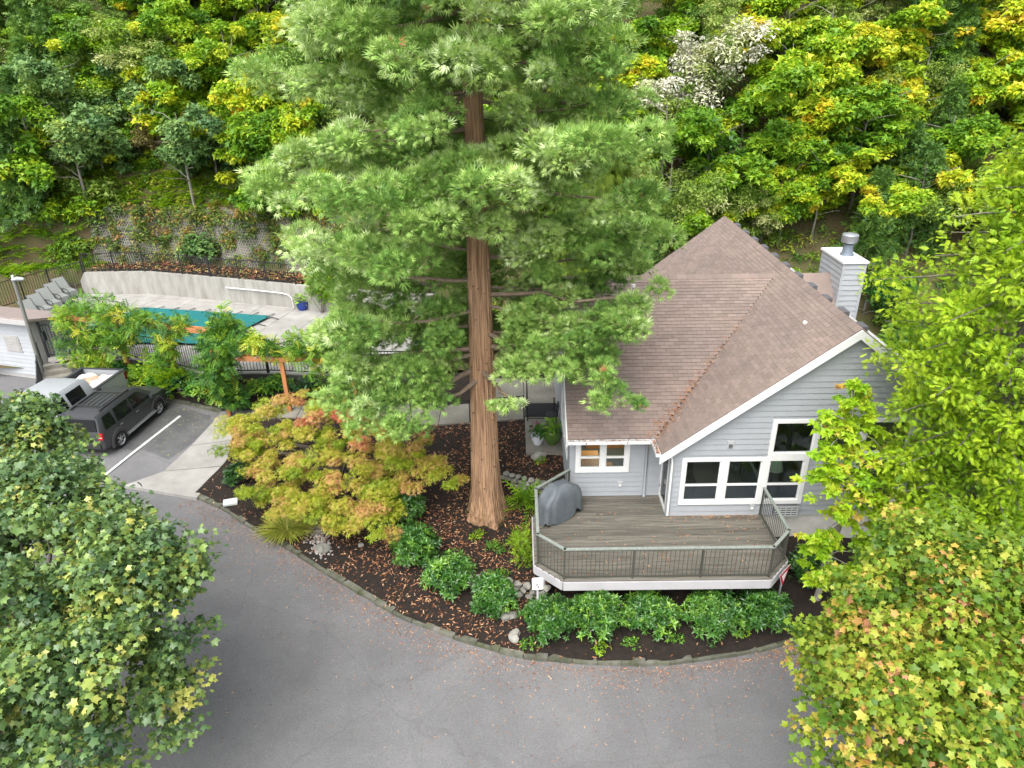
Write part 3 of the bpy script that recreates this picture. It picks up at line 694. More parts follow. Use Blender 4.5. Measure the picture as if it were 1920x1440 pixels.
# room linings seen through the glass
m_ = MB(); m_.box(XW + .2, XR - .2, 6.5, 6.6, 0, 4.4); m_.box(XR - .3, XR - .2, .2, 6.5, 0, 3.6); m_.obj('room_wall', M_int, house)
m_ = MB(); m_.box(XL + .2, .9, 4.6, 4.7, 0, 2.4); m_.obj('office_wall', M_cream, house)

def window(parent, O, X, x0, x1, z0, z1, panes, trim=.11, rail=True, railfrac=.40, depth=.05):
    """white window: casing (the part), a sash and its glass per pane. panes: (s0, s1) glass spans; local frame X along, outward -Y"""
    X = Vector(X); Zv = Vector((0, 0, 1)); Yv = Zv.cross(X); O = Vector(O)
    def B(mb, s0, s1, q0, q1, y0, y1, mi=0):
        c = [O + X * s + Yv * y + Zv * z for z in (q0, q1) for y in (y0, y1) for s in (s0, s1)]
        mb.add(c, [(0, 2, 3, 1), (4, 5, 7, 6), (0, 1, 5, 4), (1, 3, 7, 5), (3, 2, 6, 7), (2, 0, 4, 6)], mi)
    mb = MB(); zb, zt = z0 + trim * 1.15, z1 - trim
    B(mb, x0, x1, z0, zb, -depth, .05); B(mb, x0, x1, zt, z1, -depth, .05)
    cuts = [x0] + [v for p in panes for v in p] + [x1]
    for k in range(0, len(cuts), 2): B(mb, cuts[k], cuts[k + 1], zb, zt, -depth + .002 * (k % 4), .05)
    w = mb.obj('window', M_white, parent)
    for s0, s1 in panes:
        m2 = MB(); f = .035; zm = zb + (zt - zb) * railfrac
        B(m2, s0, s0 + f, zb, zt, -.015, .06); B(m2, s1 - f, s1, zb, zt, -.015, .06); B(m2, s0 + f, s1 - f, zb, zb + f, -.015, .06); B(m2, s0 + f, s1 - f, zt - f * .6, zt, -.015, .06)
        if rail: B(m2, s0 + f, s1 - f, zm - .03, zm + .03, -.02, .055)
        m2.obj('sash', M_white, w)
        if rail:
            m3 = MB(); B(m3, s0 + f, s1 - f, zb + f, zm - .03, .020, .026); m3.obj('pane', M_screen, w)
        m3 = MB(); B(m3, s0 + f, s1 - f, (zm + .03) if rail else (zb + f), zt - f * .6, .012, .018); m3.obj('pane', M_glass, w)
    return w
window(gw, (0, 0, 0), (1, 0, 0), *GW, [(1.27, 2.287), (2.495, 3.47), (3.68, 4.68)])
window(gw, (0, 0, 0), (1, 0, 0), GU[0], GU[1], GU[2] + .001, GU[3], [(3.70, 4.82), (4.96, 6.12), (6.28, 7.48)], rail=False)
window(gw, (0, 0, 0), (1, 0, 0), *GR[:3], GR[3] - .001, [(6.28, 7.46)])
window(ww, (0, YW, 0), (1, 0, 0), WX0, WX1, WZ0, WZ1, [(-1.70, -1.06), (-.92, -.31)], trim=.12)
window(lw, (XL, 9.6, 0), (0, -1, 0), 4.9, 7.6, .75, 2.15, [(5.02, 6.2), (6.32, 7.48)], trim=.12)
# corner boards
m_ = MB(); m_.box(XW - .025, XW + .10, -.03, -.001, -.02, zL - .02); m_.box(XW - .026, XW - .002, -.001, .12, -.02, zL - .02); m_.obj('corner_board', M_side, gw)
m_ = MB(); m_.box(XL - .025, XL + .10, YW - .03, YW - .001, -.02, 2.24); m_.box(XL - .026, XL - .002, YW - .001, YW + .1, -.02, 2.24); m_.obj('corner_board', M_side, ww)
# glazed door in the return wall
m_ = MB(); m_.box(XW + .003, XW + .10, .12, YW - .02, 2.05, 2.3); m_.obj('return_wall', M_side, house)
m_ = MB(); m_.box(XW - .03, XW + .07, .12, .21, 0, 2.05); m_.box(XW - .03, XW + .07, .98, 1.065, 0, 2.05); m_.box(XW - .03, XW + .07, .21, .98, 1.96, 2.05); m_.box(XW - .03, XW + .07, .21, .98, 0, .12); dr = m_.obj('door', M_white, house)
m_ = MB(); m_.box(XW + .0, XW + .012, .21, .98, .12, 1.96); m_.obj('pane', glassmat('door_glass', (.55, .72, .70)), dr)
m_ = MB(); m_.box(XW - .07, XW - .035, .26, .29, .95, 1.1); m_.obj('handle', mat('brass_grey', (.35, .34, .32), .4, metal=.6), dr)
for zz in (.35, 1.6):
    m_ = MB(); m_.box(XW - .04, XW - .031, 1.0, 1.03, zz, zz + .1); m_.obj('hinge', M_blk, dr)

# ---- roof: slabs, then one shingle after another
roof = MB()
# the underlay sheets lie a little below the shingles
f_y = lambda x: .64 + (x - .49) * 4.7 / 4.59; b_y = lambda x: 10.04 - (x - .49) * 4.7 / 4.59
roof.slab([(.49, -.25, ZE), (.49, .64, ZE), (5.08, YWR, ZWR), (5.08, YWR + .001, ZWR), (.49, 10.04, ZE), (.49, YB, ZE), (XRID, YB, ZRID), (XRID, -.25, ZRID)][::-1], .05)
roof.slab([(-2.12, .64, ZE), (.49, .64, ZE), (5.08, YWR, ZWR), (-2.12, YWR, ZWR)], .05)
roof.slab([(-2.12, YWR, ZWR), (5.08, YWR, ZWR), (.49, 10.04, ZE), (-2.12, 10.04, ZE)], .05)
roof.slab([(XRID, -.25, ZRID), (8.1, -.25, ZRID - (8.1 - XRID) * SM), (8.1, YB, ZRID - (8.1 - XRID) * SM), (XRID, YB, ZRID)], .05)
rf = roof.obj('roof', M_under, house)
EX = .127; TW = .305
sh = MB(); sh.add([(0, 0, .004), (1, 0, .004), (1, 1.25, .004), (0, 1.25, .004), (0.004, 0, 1), (.996, 0, 1), (1, 1.25, .25), (0, 1.25, .25)], [(0, 3, 2, 1), (4, 5, 6, 7), (0, 1, 5, 4), (1, 2, 6, 5), (3, 0, 4, 7)])
M_edge_shade = mat('shingle_edge_shade', (.035, .026, .022), .95)  # butt faces: black asphalt core, with the course shadow line painted in
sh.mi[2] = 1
SH = sh.mesh('shingle', [M_shin, M_edge_shade])
tabs = []
def shingles(O, U, Vv, segs, vmax):
    """tabs on a slope: O at the eave, U along it, Vv up the slope; segs(v) -> list of (u0, u1)"""
    O, U, Vv = Vector(O), Vector(U), Vector(Vv); Nn = U.cross(Vv); n = int(vmax / EX)
    for k in range(n + 1):
        v = k * EX; h = min(EX, vmax - v)
        if h < .03: break
        for (u0, u1) in segs(v + EX * .4):
            s = math.floor((u0 - (k % 2) * TW / 2) / TW) * TW + (k % 2) * TW / 2
            while s < u1:
                a, b = max(s, u0), min(s + TW, u1)
                if b - a > .02:
                    th = .021 * R_.uniform(.85, 1.15)
                    tabs.append((O + U * (a + .003) + Vv * v + Nn * .002, U * (b - a - .006), Vv * h * R_.uniform(.985, 1.01), Nn * th))
                s += TW
lenM = math.hypot(XRID - .49, ZRID - ZE); vM = Vector(((XRID - .49) / lenM, 0, (ZRID - ZE) / lenM))
def segM(v):
    x = .49 + v * vM.x
    if x < 5.06: return [(YB - b_y(x) if False else 0, YB - b_y(x)), (YB - f_y(x), YB + .25)]
    return [(0, YB + .25)]
shingles((.49, YB, ZE), (0, -1, 0), vM, segM, lenM)
lenW = math.hypot(YWR - .64, ZWR - ZE); vW = Vector((0, (YWR - .64) / lenW, (ZWR - ZE) / lenW))
shingles((-2.12, .64, ZE), (1, 0, 0), vW, lambda v: [(0, 2.12 + .49 + 4.59 * min(1, v / lenW))], lenW)
vR = Vector((-vM.x, 0, vM.z)); zEr = ZRID - (8.1 - XRID) * SM
shingles((8.1, -.25, zEr), (0, 1, 0), vR, lambda v: [(0, YB + .25)] if v > 2.2 else [], math.hypot(8.1 - XRID, ZRID - zEr))
cam = Vector(CAM['loc'])
def vis(t): return (t[0] - cam).length + (40 if t[3].dot(cam - t[0]) < 0 else 0) + (30 if t[0].x < 0 and t[0].z > 3.3 else 0)
tabs.sort(key=vis)
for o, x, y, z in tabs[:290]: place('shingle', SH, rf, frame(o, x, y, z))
Tv = np.array([v.co for v in SH.vertices]); Tf = np.array([(4, 5, 6, 7), (0, 1, 5, 4), (1, 2, 6, 5), (3, 0, 4, 7)])
V_ = np.concatenate([np.array(o) + Tv @ np.array((x, y, z)) for o, x, y, z in tabs[290:]])
F_ = np.concatenate([Tf + 8 * i for i in range(len(tabs) - 290)])
kind(mesh_np('shingle_field', V_, F_, [M_shin, M_edge_shade], rf, tint=np.repeat(rng.random(len(tabs) - 290), 4), matidx=np.tile([0, 1, 0, 0], len(tabs) - 290)), 'stuff')
# ridge caps: folded pieces overlapping along the ridges
cp = MB(); w_ = .15; dz = w_ * SM
cp.add([(0, -w_, -dz), (1, -w_, -dz), (1, 0, 0), (0, 0, 0), (1, w_, -dz), (0, w_, -dz), (0, -w_, -dz + .02), (1, -w_, -dz + .008), (1, 0, .008), (0, 0, .022), (1, w_, -dz + .008), (0, w_, -dz + .02)],
       [(6, 7, 8, 9), (9, 8, 10, 11), (0, 6, 9, 3), (3, 9, 11, 5), (0, 1, 7, 6), (5, 11, 10, 4), (1, 2, 8, 7), (2, 4, 10, 8)])
CAPM = cp.mesh('ridge_cap', M_shin)
for i in range(int((YB + .25) / .3)):
    y = -.25 + i * .3; place('ridge_cap', CAPM, rf, frame((XRID, y, ZRID + .016), (0, .36, 0), (-1, 0, 0), (0, 0, 1)))
for i in range(int((5.08 + 2.12) / .3)):
    x = -2.12 + i * .3; place('ridge_cap', CAPM, rf, frame((x, YWR, ZWR + .016), (.36, 0, 0), (0, 1, 0), (0, 0, 1)))
# small dark vent baffles on the far side of the main ridge
for i in range(11):
    m_ = MB(); m_.box(XRID + .16, XRID + .34, .1 + i * 1.15, .50 + i * 1.15, ZRID - .2, ZRID - .075); m_.obj('ridge_vent', mat('vent_grey', (.10, .10, .11), .6), rf)
# little round vent caps
M_metal = mat('galvanised', (.45, .47, .49), .4, metal=.7, scale=4, col2=(.36, .38, .40))
for q in ((.3, 5.02, ZE + .745 * (5.02 - .64)), (4.7, 1.6, ZE + SM * 4.21)):
    m_ = MB(); m_.lathe(q, [(.07, -.05), (.07, .05), (.045, .055), (.045, .04)], 10); m_.obj('roof_cap', M_white, rf)
# white rake boards, eave boards, gutters
def rake(p, q, h=.26, t=.04, y=None):
    P, Q = Vector(p), Vector(q); m_ = MB(); d = Vector((0, 0, -h)); e = Vector((0, t, 0)) if abs(P.y - Q.y) < .01 else Vector((t, 0, 0))
    m_.add([P, Q, Q + d, P + d, P + e, Q + e, Q + d + e, P + d + e], [(0, 3, 2, 1), (4, 5, 6, 7), (0, 1, 5, 4), (1, 2, 6, 5), (2, 3, 7, 6), (3, 0, 4, 7)]); return m_
rake((.43, -.292, ZE - .055), (XRID, -.292, ZRID - .01)).obj('rake_board', M_white, rf)
rake((XRID, -.292, ZRID - .01), (8.14, -.292, ZRID - .01 - (8.14 - XRID) * SM)).obj('rake_board', M_white, rf)
rake((-2.16, .6, ZE - .03), (-2.16, YWR, ZWR - .01), .2).obj('rake_board', M_white, rf)
rake((-2.16, YWR, ZWR - .01), (-2.16, 10.04, ZE - .03), .2).obj('rake_board', M_white, rf)
def gutter(p, q, outw):
    """open channel: back, bottom and front lip; outw = outward unit"""
    P, Q, o = Vector(p), Vector(q), Vector(outw) * .12; Zv = Vector((0, 0, 1)); m_ = MB()
    m_.bar(P + o * .5 - Zv * .10, Q + o * .5 - Zv * .10, .12, .01); m_.bar(P + o - Zv * .05, Q + o - Zv * .05, .012, .11); m_.bar(P - Zv * .06, Q - Zv * .06, .012, .12)
    for e in (P, Q): m_.bar(e - Zv * .05, e + o - Zv * .05, .01, .11)
    return m_.obj('gutter', M_white, rf)
gutter((-2.12, .60, ZE + .01), (.36, .60, ZE + .01), (0, -1, 0)); gutter((.45, .6, ZE + .01), (.45, -.24, ZE + .01), (-1, 0, 0))
gutter((8.14, -.2, zEr), (8.14, YB, zEr), (1, 0, 0))
m_ = MB(); m_.box(-2.12, .45, .612, .64, 2.14, 2.255); m_.box(-2.12, .44, .64, YW - .03, 2.235, 2.25); m_.box(.46, XW, -.25, YW - .03, 2.235, 2.25); m_.obj('soffit', M_white, rf)
m_ = MB(); m_.tube([(.30, .54, 2.2), (.30, .62, 2.12), (.33, YW - .07, 1.98), (.33, YW - .07, .12), (.33, YW - .16, .02)], .042, 8); m_.obj('downspout', M_side, house, smooth=50)
m_ = MB(); m_.tube([(XW - .06, .02, 2.15), (XW - .01, -.06, 2.05), (XW + .02, -.07, 1.9), (XW + .02, -.07, .05)], .035, 8); m_.obj('downspout', M_white, house, smooth=50)
# fittings on the walls
def fitting(x, y, z, w, h, dot, name='outlet_box'):
    m_ = MB(); m_.box(x - w / 2, x + w / 2, y - .05, y - .019, z - h / 2, z + h / 2, 0); m_.box(x - w / 2 - .02, x + w / 2 + .02, y - .06, y - .019, z + h / 2, z + h / 2 + .03, 0); m_.box(x - dot / 2, x + dot / 2, y - .068, y - .05, z - dot / 2 - .02, z + dot / 2 - .02, 1)
    m_.obj(name, [mat('fitting_grey', (.42, .43, .43), .6), M_white if dot < .07 else mat('vent_grey', (.1, .1, .1))], house)
fitting(-.42, YW, .42, .13, .16, .06); fitting(3.37, 0, .28, .12, .14, .06); fitting(2.47, 0, 2.46, .17, .20, .11, 'wall_vent')
ac = MB(); ac.box(4.02, 4.70, -.14, -.02, .02, .385, 0)
for k in range(5): ac.box(4.0, 4.72, -.165, -.141, .03 + k * .08, .055 + k * .08, 1)
for k in range(5): ac.box(4.0 + k * .17, 4.025 + k * .17, -.168, -.142, .03, .375, 1)
ac.obj('wall_air_conditioner', [mat('vent_grey', (.1, .1, .1)), mat('fitting_grey', (.42, .43, .43))], house)
# chimney chase with boards, cap and flue
chx0, chx1, chy0, chy1, chz = 7.74, 8.52, 6.32, 8.1, 5.84
chm = MB(); chm.box(chx0, chx1, chy0, chy1, -.5, chz); ch = chm.obj('chimney', M_sided, house)
siding(ch, (chx0, chy0, 0), (1, 0, 0), chx1 - chx0, 2.6, chz - .02, None, (), .19, BOARDL)
siding(ch, (chx0, chy1, 0), (0, -1, 0), chy1 - chy0, 2.6, chz - .02, None, (), .19, BOARDL)
for (x, y, a, b, c, d) in ((chx0, chy0, -.022, .06, -.026, .06), (chx1, chy0, -.07, .024, -.026, .06), (chx0, chy1, -.022, .06, -.06, .022)):
    m_ = MB(); m_.box(x + a, x + b, y + c, y + d, 2.6, chz - .01); m_.obj('corner_board', M_sided, ch)
m_ = MB(); m_.prism([(chx0 - .07, chy0 - .07), (chx1 + .07, chy0 - .07), (chx1 + .07, chy1 + .07), (chx0 - .07, chy1 + .07)], chz, chz + .07); m_.obj('chimney_cap', M_white, ch)
m_ = MB(); m_.lathe(((chx0 + chx1) / 2 + .05, 7.15, chz + .07), [(.24, 0), (.18, .1), (.17, .42), (.2, .42)], 18, 0); m_.lathe(((chx0 + chx1) / 2 + .05, 7.15, chz + .07), [(.26, .46), (.28, .5), (.28, .72), (.25, .75), (.0, .78)], 18, 1); m_.obj('flue', [mat('flue_grey', (.16, .19, .23), .5, metal=.3), M_metal], ch, smooth=40)
# cricket roof between ridge and chimney
m_ = MB(); zc = ZRID - (7.0 - XRID) * SM
m_.add([(6.3, 7.2, 5.25), (7.72, 7.2, 5.25), (7.72, 6.2, 4.25), (6.9, 6.2, 4.85), (7.72, 8.2, 4.25), (6.9, 8.2, 4.85)], [(0, 3, 2, 1), (0, 1, 4, 5)])
m_.obj('cricket', M_shin, rf)

t = thing('ceiling_light', 'lit warm ceiling lamp inside the room behind the small window', 'lamp', (-.8, 3.0, 2.1))
m_ = MB(); m_.lathe((-.8, 3.0, 2.0), [(.18, 0), (.2, .08), (.05, .12)], 14); me_ = bpy.data.materials.new('lamp_glow'); t_, o_ = nodes_of(me_); e_ = t_.nodes.new('ShaderNodeEmission'); e_.inputs[0].default_value = (1, .78, .5, 1); e_.inputs[1].default_value = 4; t_.links.new(e_.outputs[0], o_.inputs[0]); m_.obj('lamp_globe', me_, t)
pl_ = bpy.data.lights.new('room_lamp', 'POINT'); pl_.energy = 45; pl_.color = (1, .8, .55); pl_.shadow_soft_size = .2; po_ = bpy.data.objects.new('room_lamp', pl_); COL.objects.link(po_); po_.location = (-.8, 2.9, 1.85); po_['kind'] = 'structure'
# furniture glimpsed through the windows
t = thing('chair', 'dark chair inside the room behind the left pane of the big window', 'chair', (1.7, 1.3, 0))
m_ = MB(); m_.box(1.45, 1.95, 1.1, 1.55, .42, .48); m_.obj('seat', M_blk, t); m_ = MB(); m_.box(1.45, 1.95, 1.5, 1.55, .48, .95); m_.obj('backrest', M_blk, t)
for x, y in ((1.48, 1.13), (1.92, 1.13), (1.48, 1.52), (1.92, 1.52)):
    m_ = MB(); m_.bar((x, y, 0), (x, y, .42), .035, .035); m_.obj('leg', M_blk, t)
t = thing('table_lamp', 'white flared lamp shade inside, behind the third pane of the big window', 'lamp', (4.15, .75, 0))
m_ = MB(); m_.lathe((4.15, .75, 1.15), [(.30, 0), (.16, .38)], 8); m_.obj('lamp_shade', mat('lamp_shade_white', (.85, .87, .75), .8), t)
m_ = MB(); m_.lathe((4.15, .75, 0), [(.18, 0), (.18, .03), (.03, .06), (.03, 1.2)], 8); m_.obj('lamp_stand', M_blk, t)
t = thing('desk', 'orange wooden desk inside behind the small window over the deck', 'desk', (-1.4, 1.8, 0))
m_ = MB(); m_.box(-1.95, -1.0, 1.35, 2.3, .84, .9); m_.obj('desk_top', M_wood, t); m_ = MB(); m_.box(-1.9, -1.85, 1.4, 2.2, 0, .84); m_.box(-1.1, -1.05, 1.4, 2.2, 0, .84); m_.obj('leg', M_wood, t); m_ = MB(); m_.box(-1.0, -.6, 1.3, 1.75, .72, .8); m_.obj('side_shelf', M_wood, t)
tag((lambda m_: m_.obj('cabinet', M_wood))(MB().box(-1.2, .3, 3.9, 4.5, 0, 1.5)), 'tan wooden cabinet at the back of the room behind the small window', 'cabinet')
tag((lambda m_: m_.obj('printer', M_blk))(MB().box(-1.93, -1.45, 2.5, 2.9, .95, 1.4).box(-1.9, -1.5, 2.45, 2.5, 1.1, 1.2)), 'black office machine inside at the left of the small window', 'printer')

# ------------------------------------------------------------------ deck
M_plank = mat('weathered_plank', (.18, .165, .14), .85, scale=2.6, col2=(.07, .066, .05), stretch=(.35, 5, 5), rnd=.2, bump=.4, bscale=30, detail=9)
M_fas = mat('pale_fascia', (.43, .415, .43), .7, scale=2, col2=(.38, .37, .38))
M_rail = mat('mossy_rail', (.16, .175, .155), .8, scale=14, col2=(.26, .29, .26), detail=9)
M_railb = mat('dark_olive_metal', (.06, .06, .048), .6)
deck = thing('deck', 'weathered plank deck with clipped front corners, pale fascia and dark railing', 'deck', (.3, -1, 0))
DK = [(-3.15, .03), (-3.165, -2.136), (-2.438, -2.813), (3.047, -2.813), (3.73, -2.08), (3.70, -.02), (XW - .03, -.02), (XW - .03, YW - .02), (-2.02, YW - .02)]
def xspan(poly, y):
    xs = []
    for i in range(len(poly)):
        (x0, y0), (x1, y1) = poly[i], poly[(i + 1) % len(poly)]
        if (y0 > y) != (y1 > y): xs.append(x0 + (x1 - x0) * (y - y0) / (y1 - y0))
    return min(xs), max(xs)
pb = MB(); pb.box(0, 1, 0, 1, -.035, 0); PLK = pb.mesh('deck_board', M_plank)
y = -2.80
while y < YW - .03:
    a, b = xspan(DK, min(y + .068, YW - .05)); a2, b2 = xspan(DK, min(y + .13, YW - .03)); a3, b3 = xspan(DK, y + .004); a, b = min(a, a2, a3) if y > -2.2 else a, b
    cuts = [a]; x = a + R_.uniform(1.2, 3.2)
    while x < b - .8: cuts.append(x); x += R_.uniform(2.2, 3.6)
    cuts.append(b)
    for u, v in zip(cuts[:-1], cuts[1:]): place('deck_board', PLK, deck, frame((u + .003, y, R_.uniform(-.003, .002)), (v - u - .006, 0, 0), (0, .134, 0), (0, 0, 1)))
    y += .142
for i in range(5):
    a, b = Vector((*DK[i], 0)), Vector((*DK[i + 1], 0)); m_ = MB(); d = (b - a).normalized(); o = Vector((d.y, -d.x, 0)) * .03
    m_.bar(a + o + Vector((0, 0, -.15)), b + o + Vector((0, 0, -.15)), .05, .26); m_.obj('fascia_board', M_fas, deck)
    m_ = MB(); m_.bar(a - o * 1.5 + Vector((0, 0, .012)), b - o * 1.5 + Vector((0, 0, .012)), .13, .02); m_.obj('edge_board', M_plank, deck)
for (x, y_) in ((-2.95, -2.0), (.3, -1.6), (2.95, -1.6), (3.5, -1.5), (-2.95, -.1)):
    m_ = MB(); zz = bz(x, y_); m_.box(x - .07, x + .07, y_ - .07, y_ + .07, zz - .1, -.05); m_.obj('support_post', M_fas, deck)
m_ = MB()
for k in range(9): m_.box(-2.9 + k * .75, -2.86 + k * .75, -1.9, -.1, -.25, -.036)
m_.obj('joist', M_plank, deck)
RL = [(-2.02, YW - .06), (-3.08, .02), (-3.09, -2.10), (-2.41, -2.74), (3.02, -2.74), (3.65, -2.06), (3.63, -.05)]
bal = MB(); bal.box(-.006, .006, -.006, .006, 0, 1); BAL = bal.mesh('baluster', M_railb)
pm = MB(); pm.box(-.022, .022, -.022, .022, 0, 1); PM = pm.mesh('railing_post', M_railb)
for i in range(6):
    a, b = Vector((*RL[i], 0)), Vector((*RL[i + 1], 0)); d = (b - a).normalized(); L = (b - a).length; Zv = Vector((0, 0, 1))
    n = 3 if i == 3 else 1
    for k in range(n): place('railing_post', PM, deck, Matrix.Translation(a + (b - a) * k / n) @ Matrix.Diagonal((1, 1, 1.0, 1)))
    m_ = MB(); ext = d * .03; m_.bar(a - ext + Zv * 1.0, b + ext + Zv * 1.0, .085, .035); tr_ = m_.obj('top_rail', M_rail, deck)
    m_ = MB(); m_.bar(a + Zv * .09, b + Zv * .09, .03, .03); m_.obj('bottom_rail', M_railb, deck)
    m_ = MB(); m_.bar(a + Zv * .955, b + Zv * .955, .03, .03); m_.obj('upper_rail', M_railb, deck)
    nb = int(L / .115)
    for k in range(1, nb): place('baluster', BAL, deck, Matrix.Translation(a + (b - a) * k / nb + Zv * .09) @ Matrix.Diagonal((1, 1, .87, 1)))
place('railing_post', PM, deck, Matrix.Translation((*RL[6], 0)))

# covered barbecue in the deck corner
M_tarp = mat('grey_tarp', (.085, .10, .115), .6, scale=3, col2=(.125, .14, .15), bump=.25, bscale=9)
bb = thing('grill', 'barbecue under a loose grey cover in the left corner of the deck', 'barbecue', (-2.38, .05, 0), rad(38), local=True)
sec = [(0, .78, .33), (.30, .76, .34), (.62, .74, .34), (.80, .70, .33), (.92, .55, .31), (1.04, .40, .28), (1.13, .30, .20), (1.16, .18, .10)]
V, F = [], []; n = 56
for k, (z, hx, hy) in enumerate(sec):
    for i in range(n):
        a = 2 * math.pi * i / n; c, s_ = math.cos(a), math.sin(a); e = .5
        x = hx * abs(c) ** e * (1 if c > 0 else -1); y_ = hy * abs(s_) ** e * (1 if s_ > 0 else -1)
        fold = (.045 * math.sin(a * 7 + k * .35) + .03 * math.sin(a * 13 + 1.3)) * (1 - k / 8) * 1.0
        zz = z if k else (.10 + .07 * math.sin(a * 5 + 1) + .05 * math.sin(a * 9))
        V.append((x * (1 + fold), y_ * (1 + fold), zz + .02 * math.sin(a * 4 + k)))
F = [(k * n + i, k * n + (i + 1) % n, (k + 1) * n + (i + 1) % n, (k + 1) * n + i) for k in range(len(sec) - 1) for i in range(n)]
mb = MB(); mb.add(V, F + [tuple(range((len(sec) - 1) * n, len(sec) * n))]); mb.obj('cover', M_tarp, bb, smooth=180)
for x, y_ in ((-.6, -.22), (.6, -.22), (-.6, .22), (.6, .22)):
    m_ = MB(); m_.bar((x, y_, 0), (x, y_, .5), .05, .05); m_.obj('leg', M_blk, bb)

# signs
def sign_face(name, poly, O, X, Y, m, parent, t=.004, back=0):
    X, Y = Vector(X), Vector(Y); Nn = X.cross(Y); O = Vector(O); mb = MB()
    mb.slab([O + X * p[0] + Y * p[1] + Nn * (t + back) for p in poly], t); return mb.obj(name, m, parent)
def text(s, size, O, X, Y, m, parent, name='lettering', off=.008):
    cu = bpy.data.curves.new(name, 'FONT'); cu.body = s; cu.size = size; cu.align_x = 'CENTER'; cu.align_y = 'CENTER'; cu.extrude = .001
    o = bpy.data.objects.new(name, cu); COL.objects.link(o); dg = bpy.context.evaluated_depsgraph_get(); me = bpy.data.meshes.new_from_object(o.evaluated_get(dg)); bpy.data.objects.remove(o)
    me.materials.clear(); me.materials.append(m)
    X, Y = Vector(X), Vector(Y); return place(name, me, parent, frame(Vector(O) + X.cross(Y) * off, X, Y, X.cross(Y)))
def rrect(w, h, r=.03):
    out = []
    for cx, cy, a0 in ((w / 2 - r, h / 2 - r, 0), (-w / 2 + r, h / 2 - r, 90), (-w / 2 + r, -h / 2 + r, 180), (w / 2 - r, -h / 2 + r, 270)):
        for k in range(4): a = rad(a0 + 30 * k); out.append((cx + r * math.cos(a), cy + r * math.sin(a)))
    return out
M_signw = mat('sign_white', (.82, .82, .82), .4); M_signk = mat('sign_black', (.02, .02, .02), .5); M_signr = mat('sign_red', (.45, .01, .03), .4)
sg = thing('speed_sign', 'small white SPEED LIMIT 5 sign at the left front corner of the deck', 'speed sign', (-3.13, -3.1, bz(-3.13, -3.1)))
O = Vector((-3.13, -3.14, .22)); X = Vector((1, .05, 0)).normalized(); Y = Vector((0, .0, 1)); 
sign_face('sign_plate', rrect(.29, .40), O, X, Y, M_signw, sg)
text('SPEED', .075, O + Y * .13, X, Y, mat('sign_faded', (.55, .55, .56), .5), sg); text('LIMIT', .075, O + Y * .055, X, Y, mat('sign_faded', (.55, .55, .56), .5), sg); text('5', .21, O - Y * .09, X, Y, M_signk, sg)
m_ = MB(); m_.box(-3.155, -3.105, -3.13, -3.08, bz(-3.13, -3.1) - .1, .05); m_.obj('sign_post', M_fas, sg)
ys = thing('yield_sign', 'red and white triangular yield sign at the right front corner of the deck', 'yield sign', (3.42, -2.52, bz(3.4, -2.5)))
X = Vector((.70, .714, 0)); Y = Vector((0, 0, 1)); O = Vector((3.49, -2.60, -.13)); tri_ = lambda s: [(-.31 * s, .23 * s), (0, -.31 * s), (.31 * s, .23 * s)]
O = O + X * 0 ; sign_face('sign_plate', tri_(1.08), O, X, Y, M_signw, ys); sign_face('red_border', tri_(1.0), O, X, Y, M_signr, ys, back=.005)
sign_face('white_centre', [(p[0], p[1] + .01) for p in tri_(.52)], O, X, Y, M_signw, ys, back=.01)
m_ = MB(); m_.bar((3.47, -2.575, bz(3.4, -2.5) - .1), (3.47, -2.575, .1), .04, .04); m_.obj('sign_post', M_metal, ys)

# ------------------------------------------------------------------ vehicles
M_tyre = mat('tyre_rubber', (.018, .018, .018), .85); M_alloy = mat('alloy', (.55, .56, .58), .3, metal=.8)
M_dglass = mat('tinted_glass', (.008, .009, .010), .08, spec=.6); M_plast = mat('black_plastic', (.028, .028, .03), .6)
M_red = mat('tail_light_red', (.42, .01, .012), .2, spec=.6); M_lens = mat('clear_lens', (.55, .57, .6), .15, spec=.6)
def loft(name, st, m, parent, smooth=32):
    """st: list of (x, [(y, z) ... half section from underside centre to roof centre])"""
    k = len(st[0][1]); V, F = [], []
    for x, c in st:
        for y, z in c: V.append((x, y, z))
        for y, z in c[-2:0:-1]: V.append((x, -y, z))
    n = 2 * k - 2
    for i in range(len(st) - 1):
        for j in range(n): F.append((i * n + j, (i + 1) * n + j, (i + 1) * n + (j + 1) % n, i * n + (j + 1) % n))
    F.append(tuple(range(n))); F.append(tuple(reversed(range((len(st) - 1) * n, len(st) * n))))
    mb = MB(); mb.add(V, F); return mb.obj(name, m, parent, smooth=smooth)
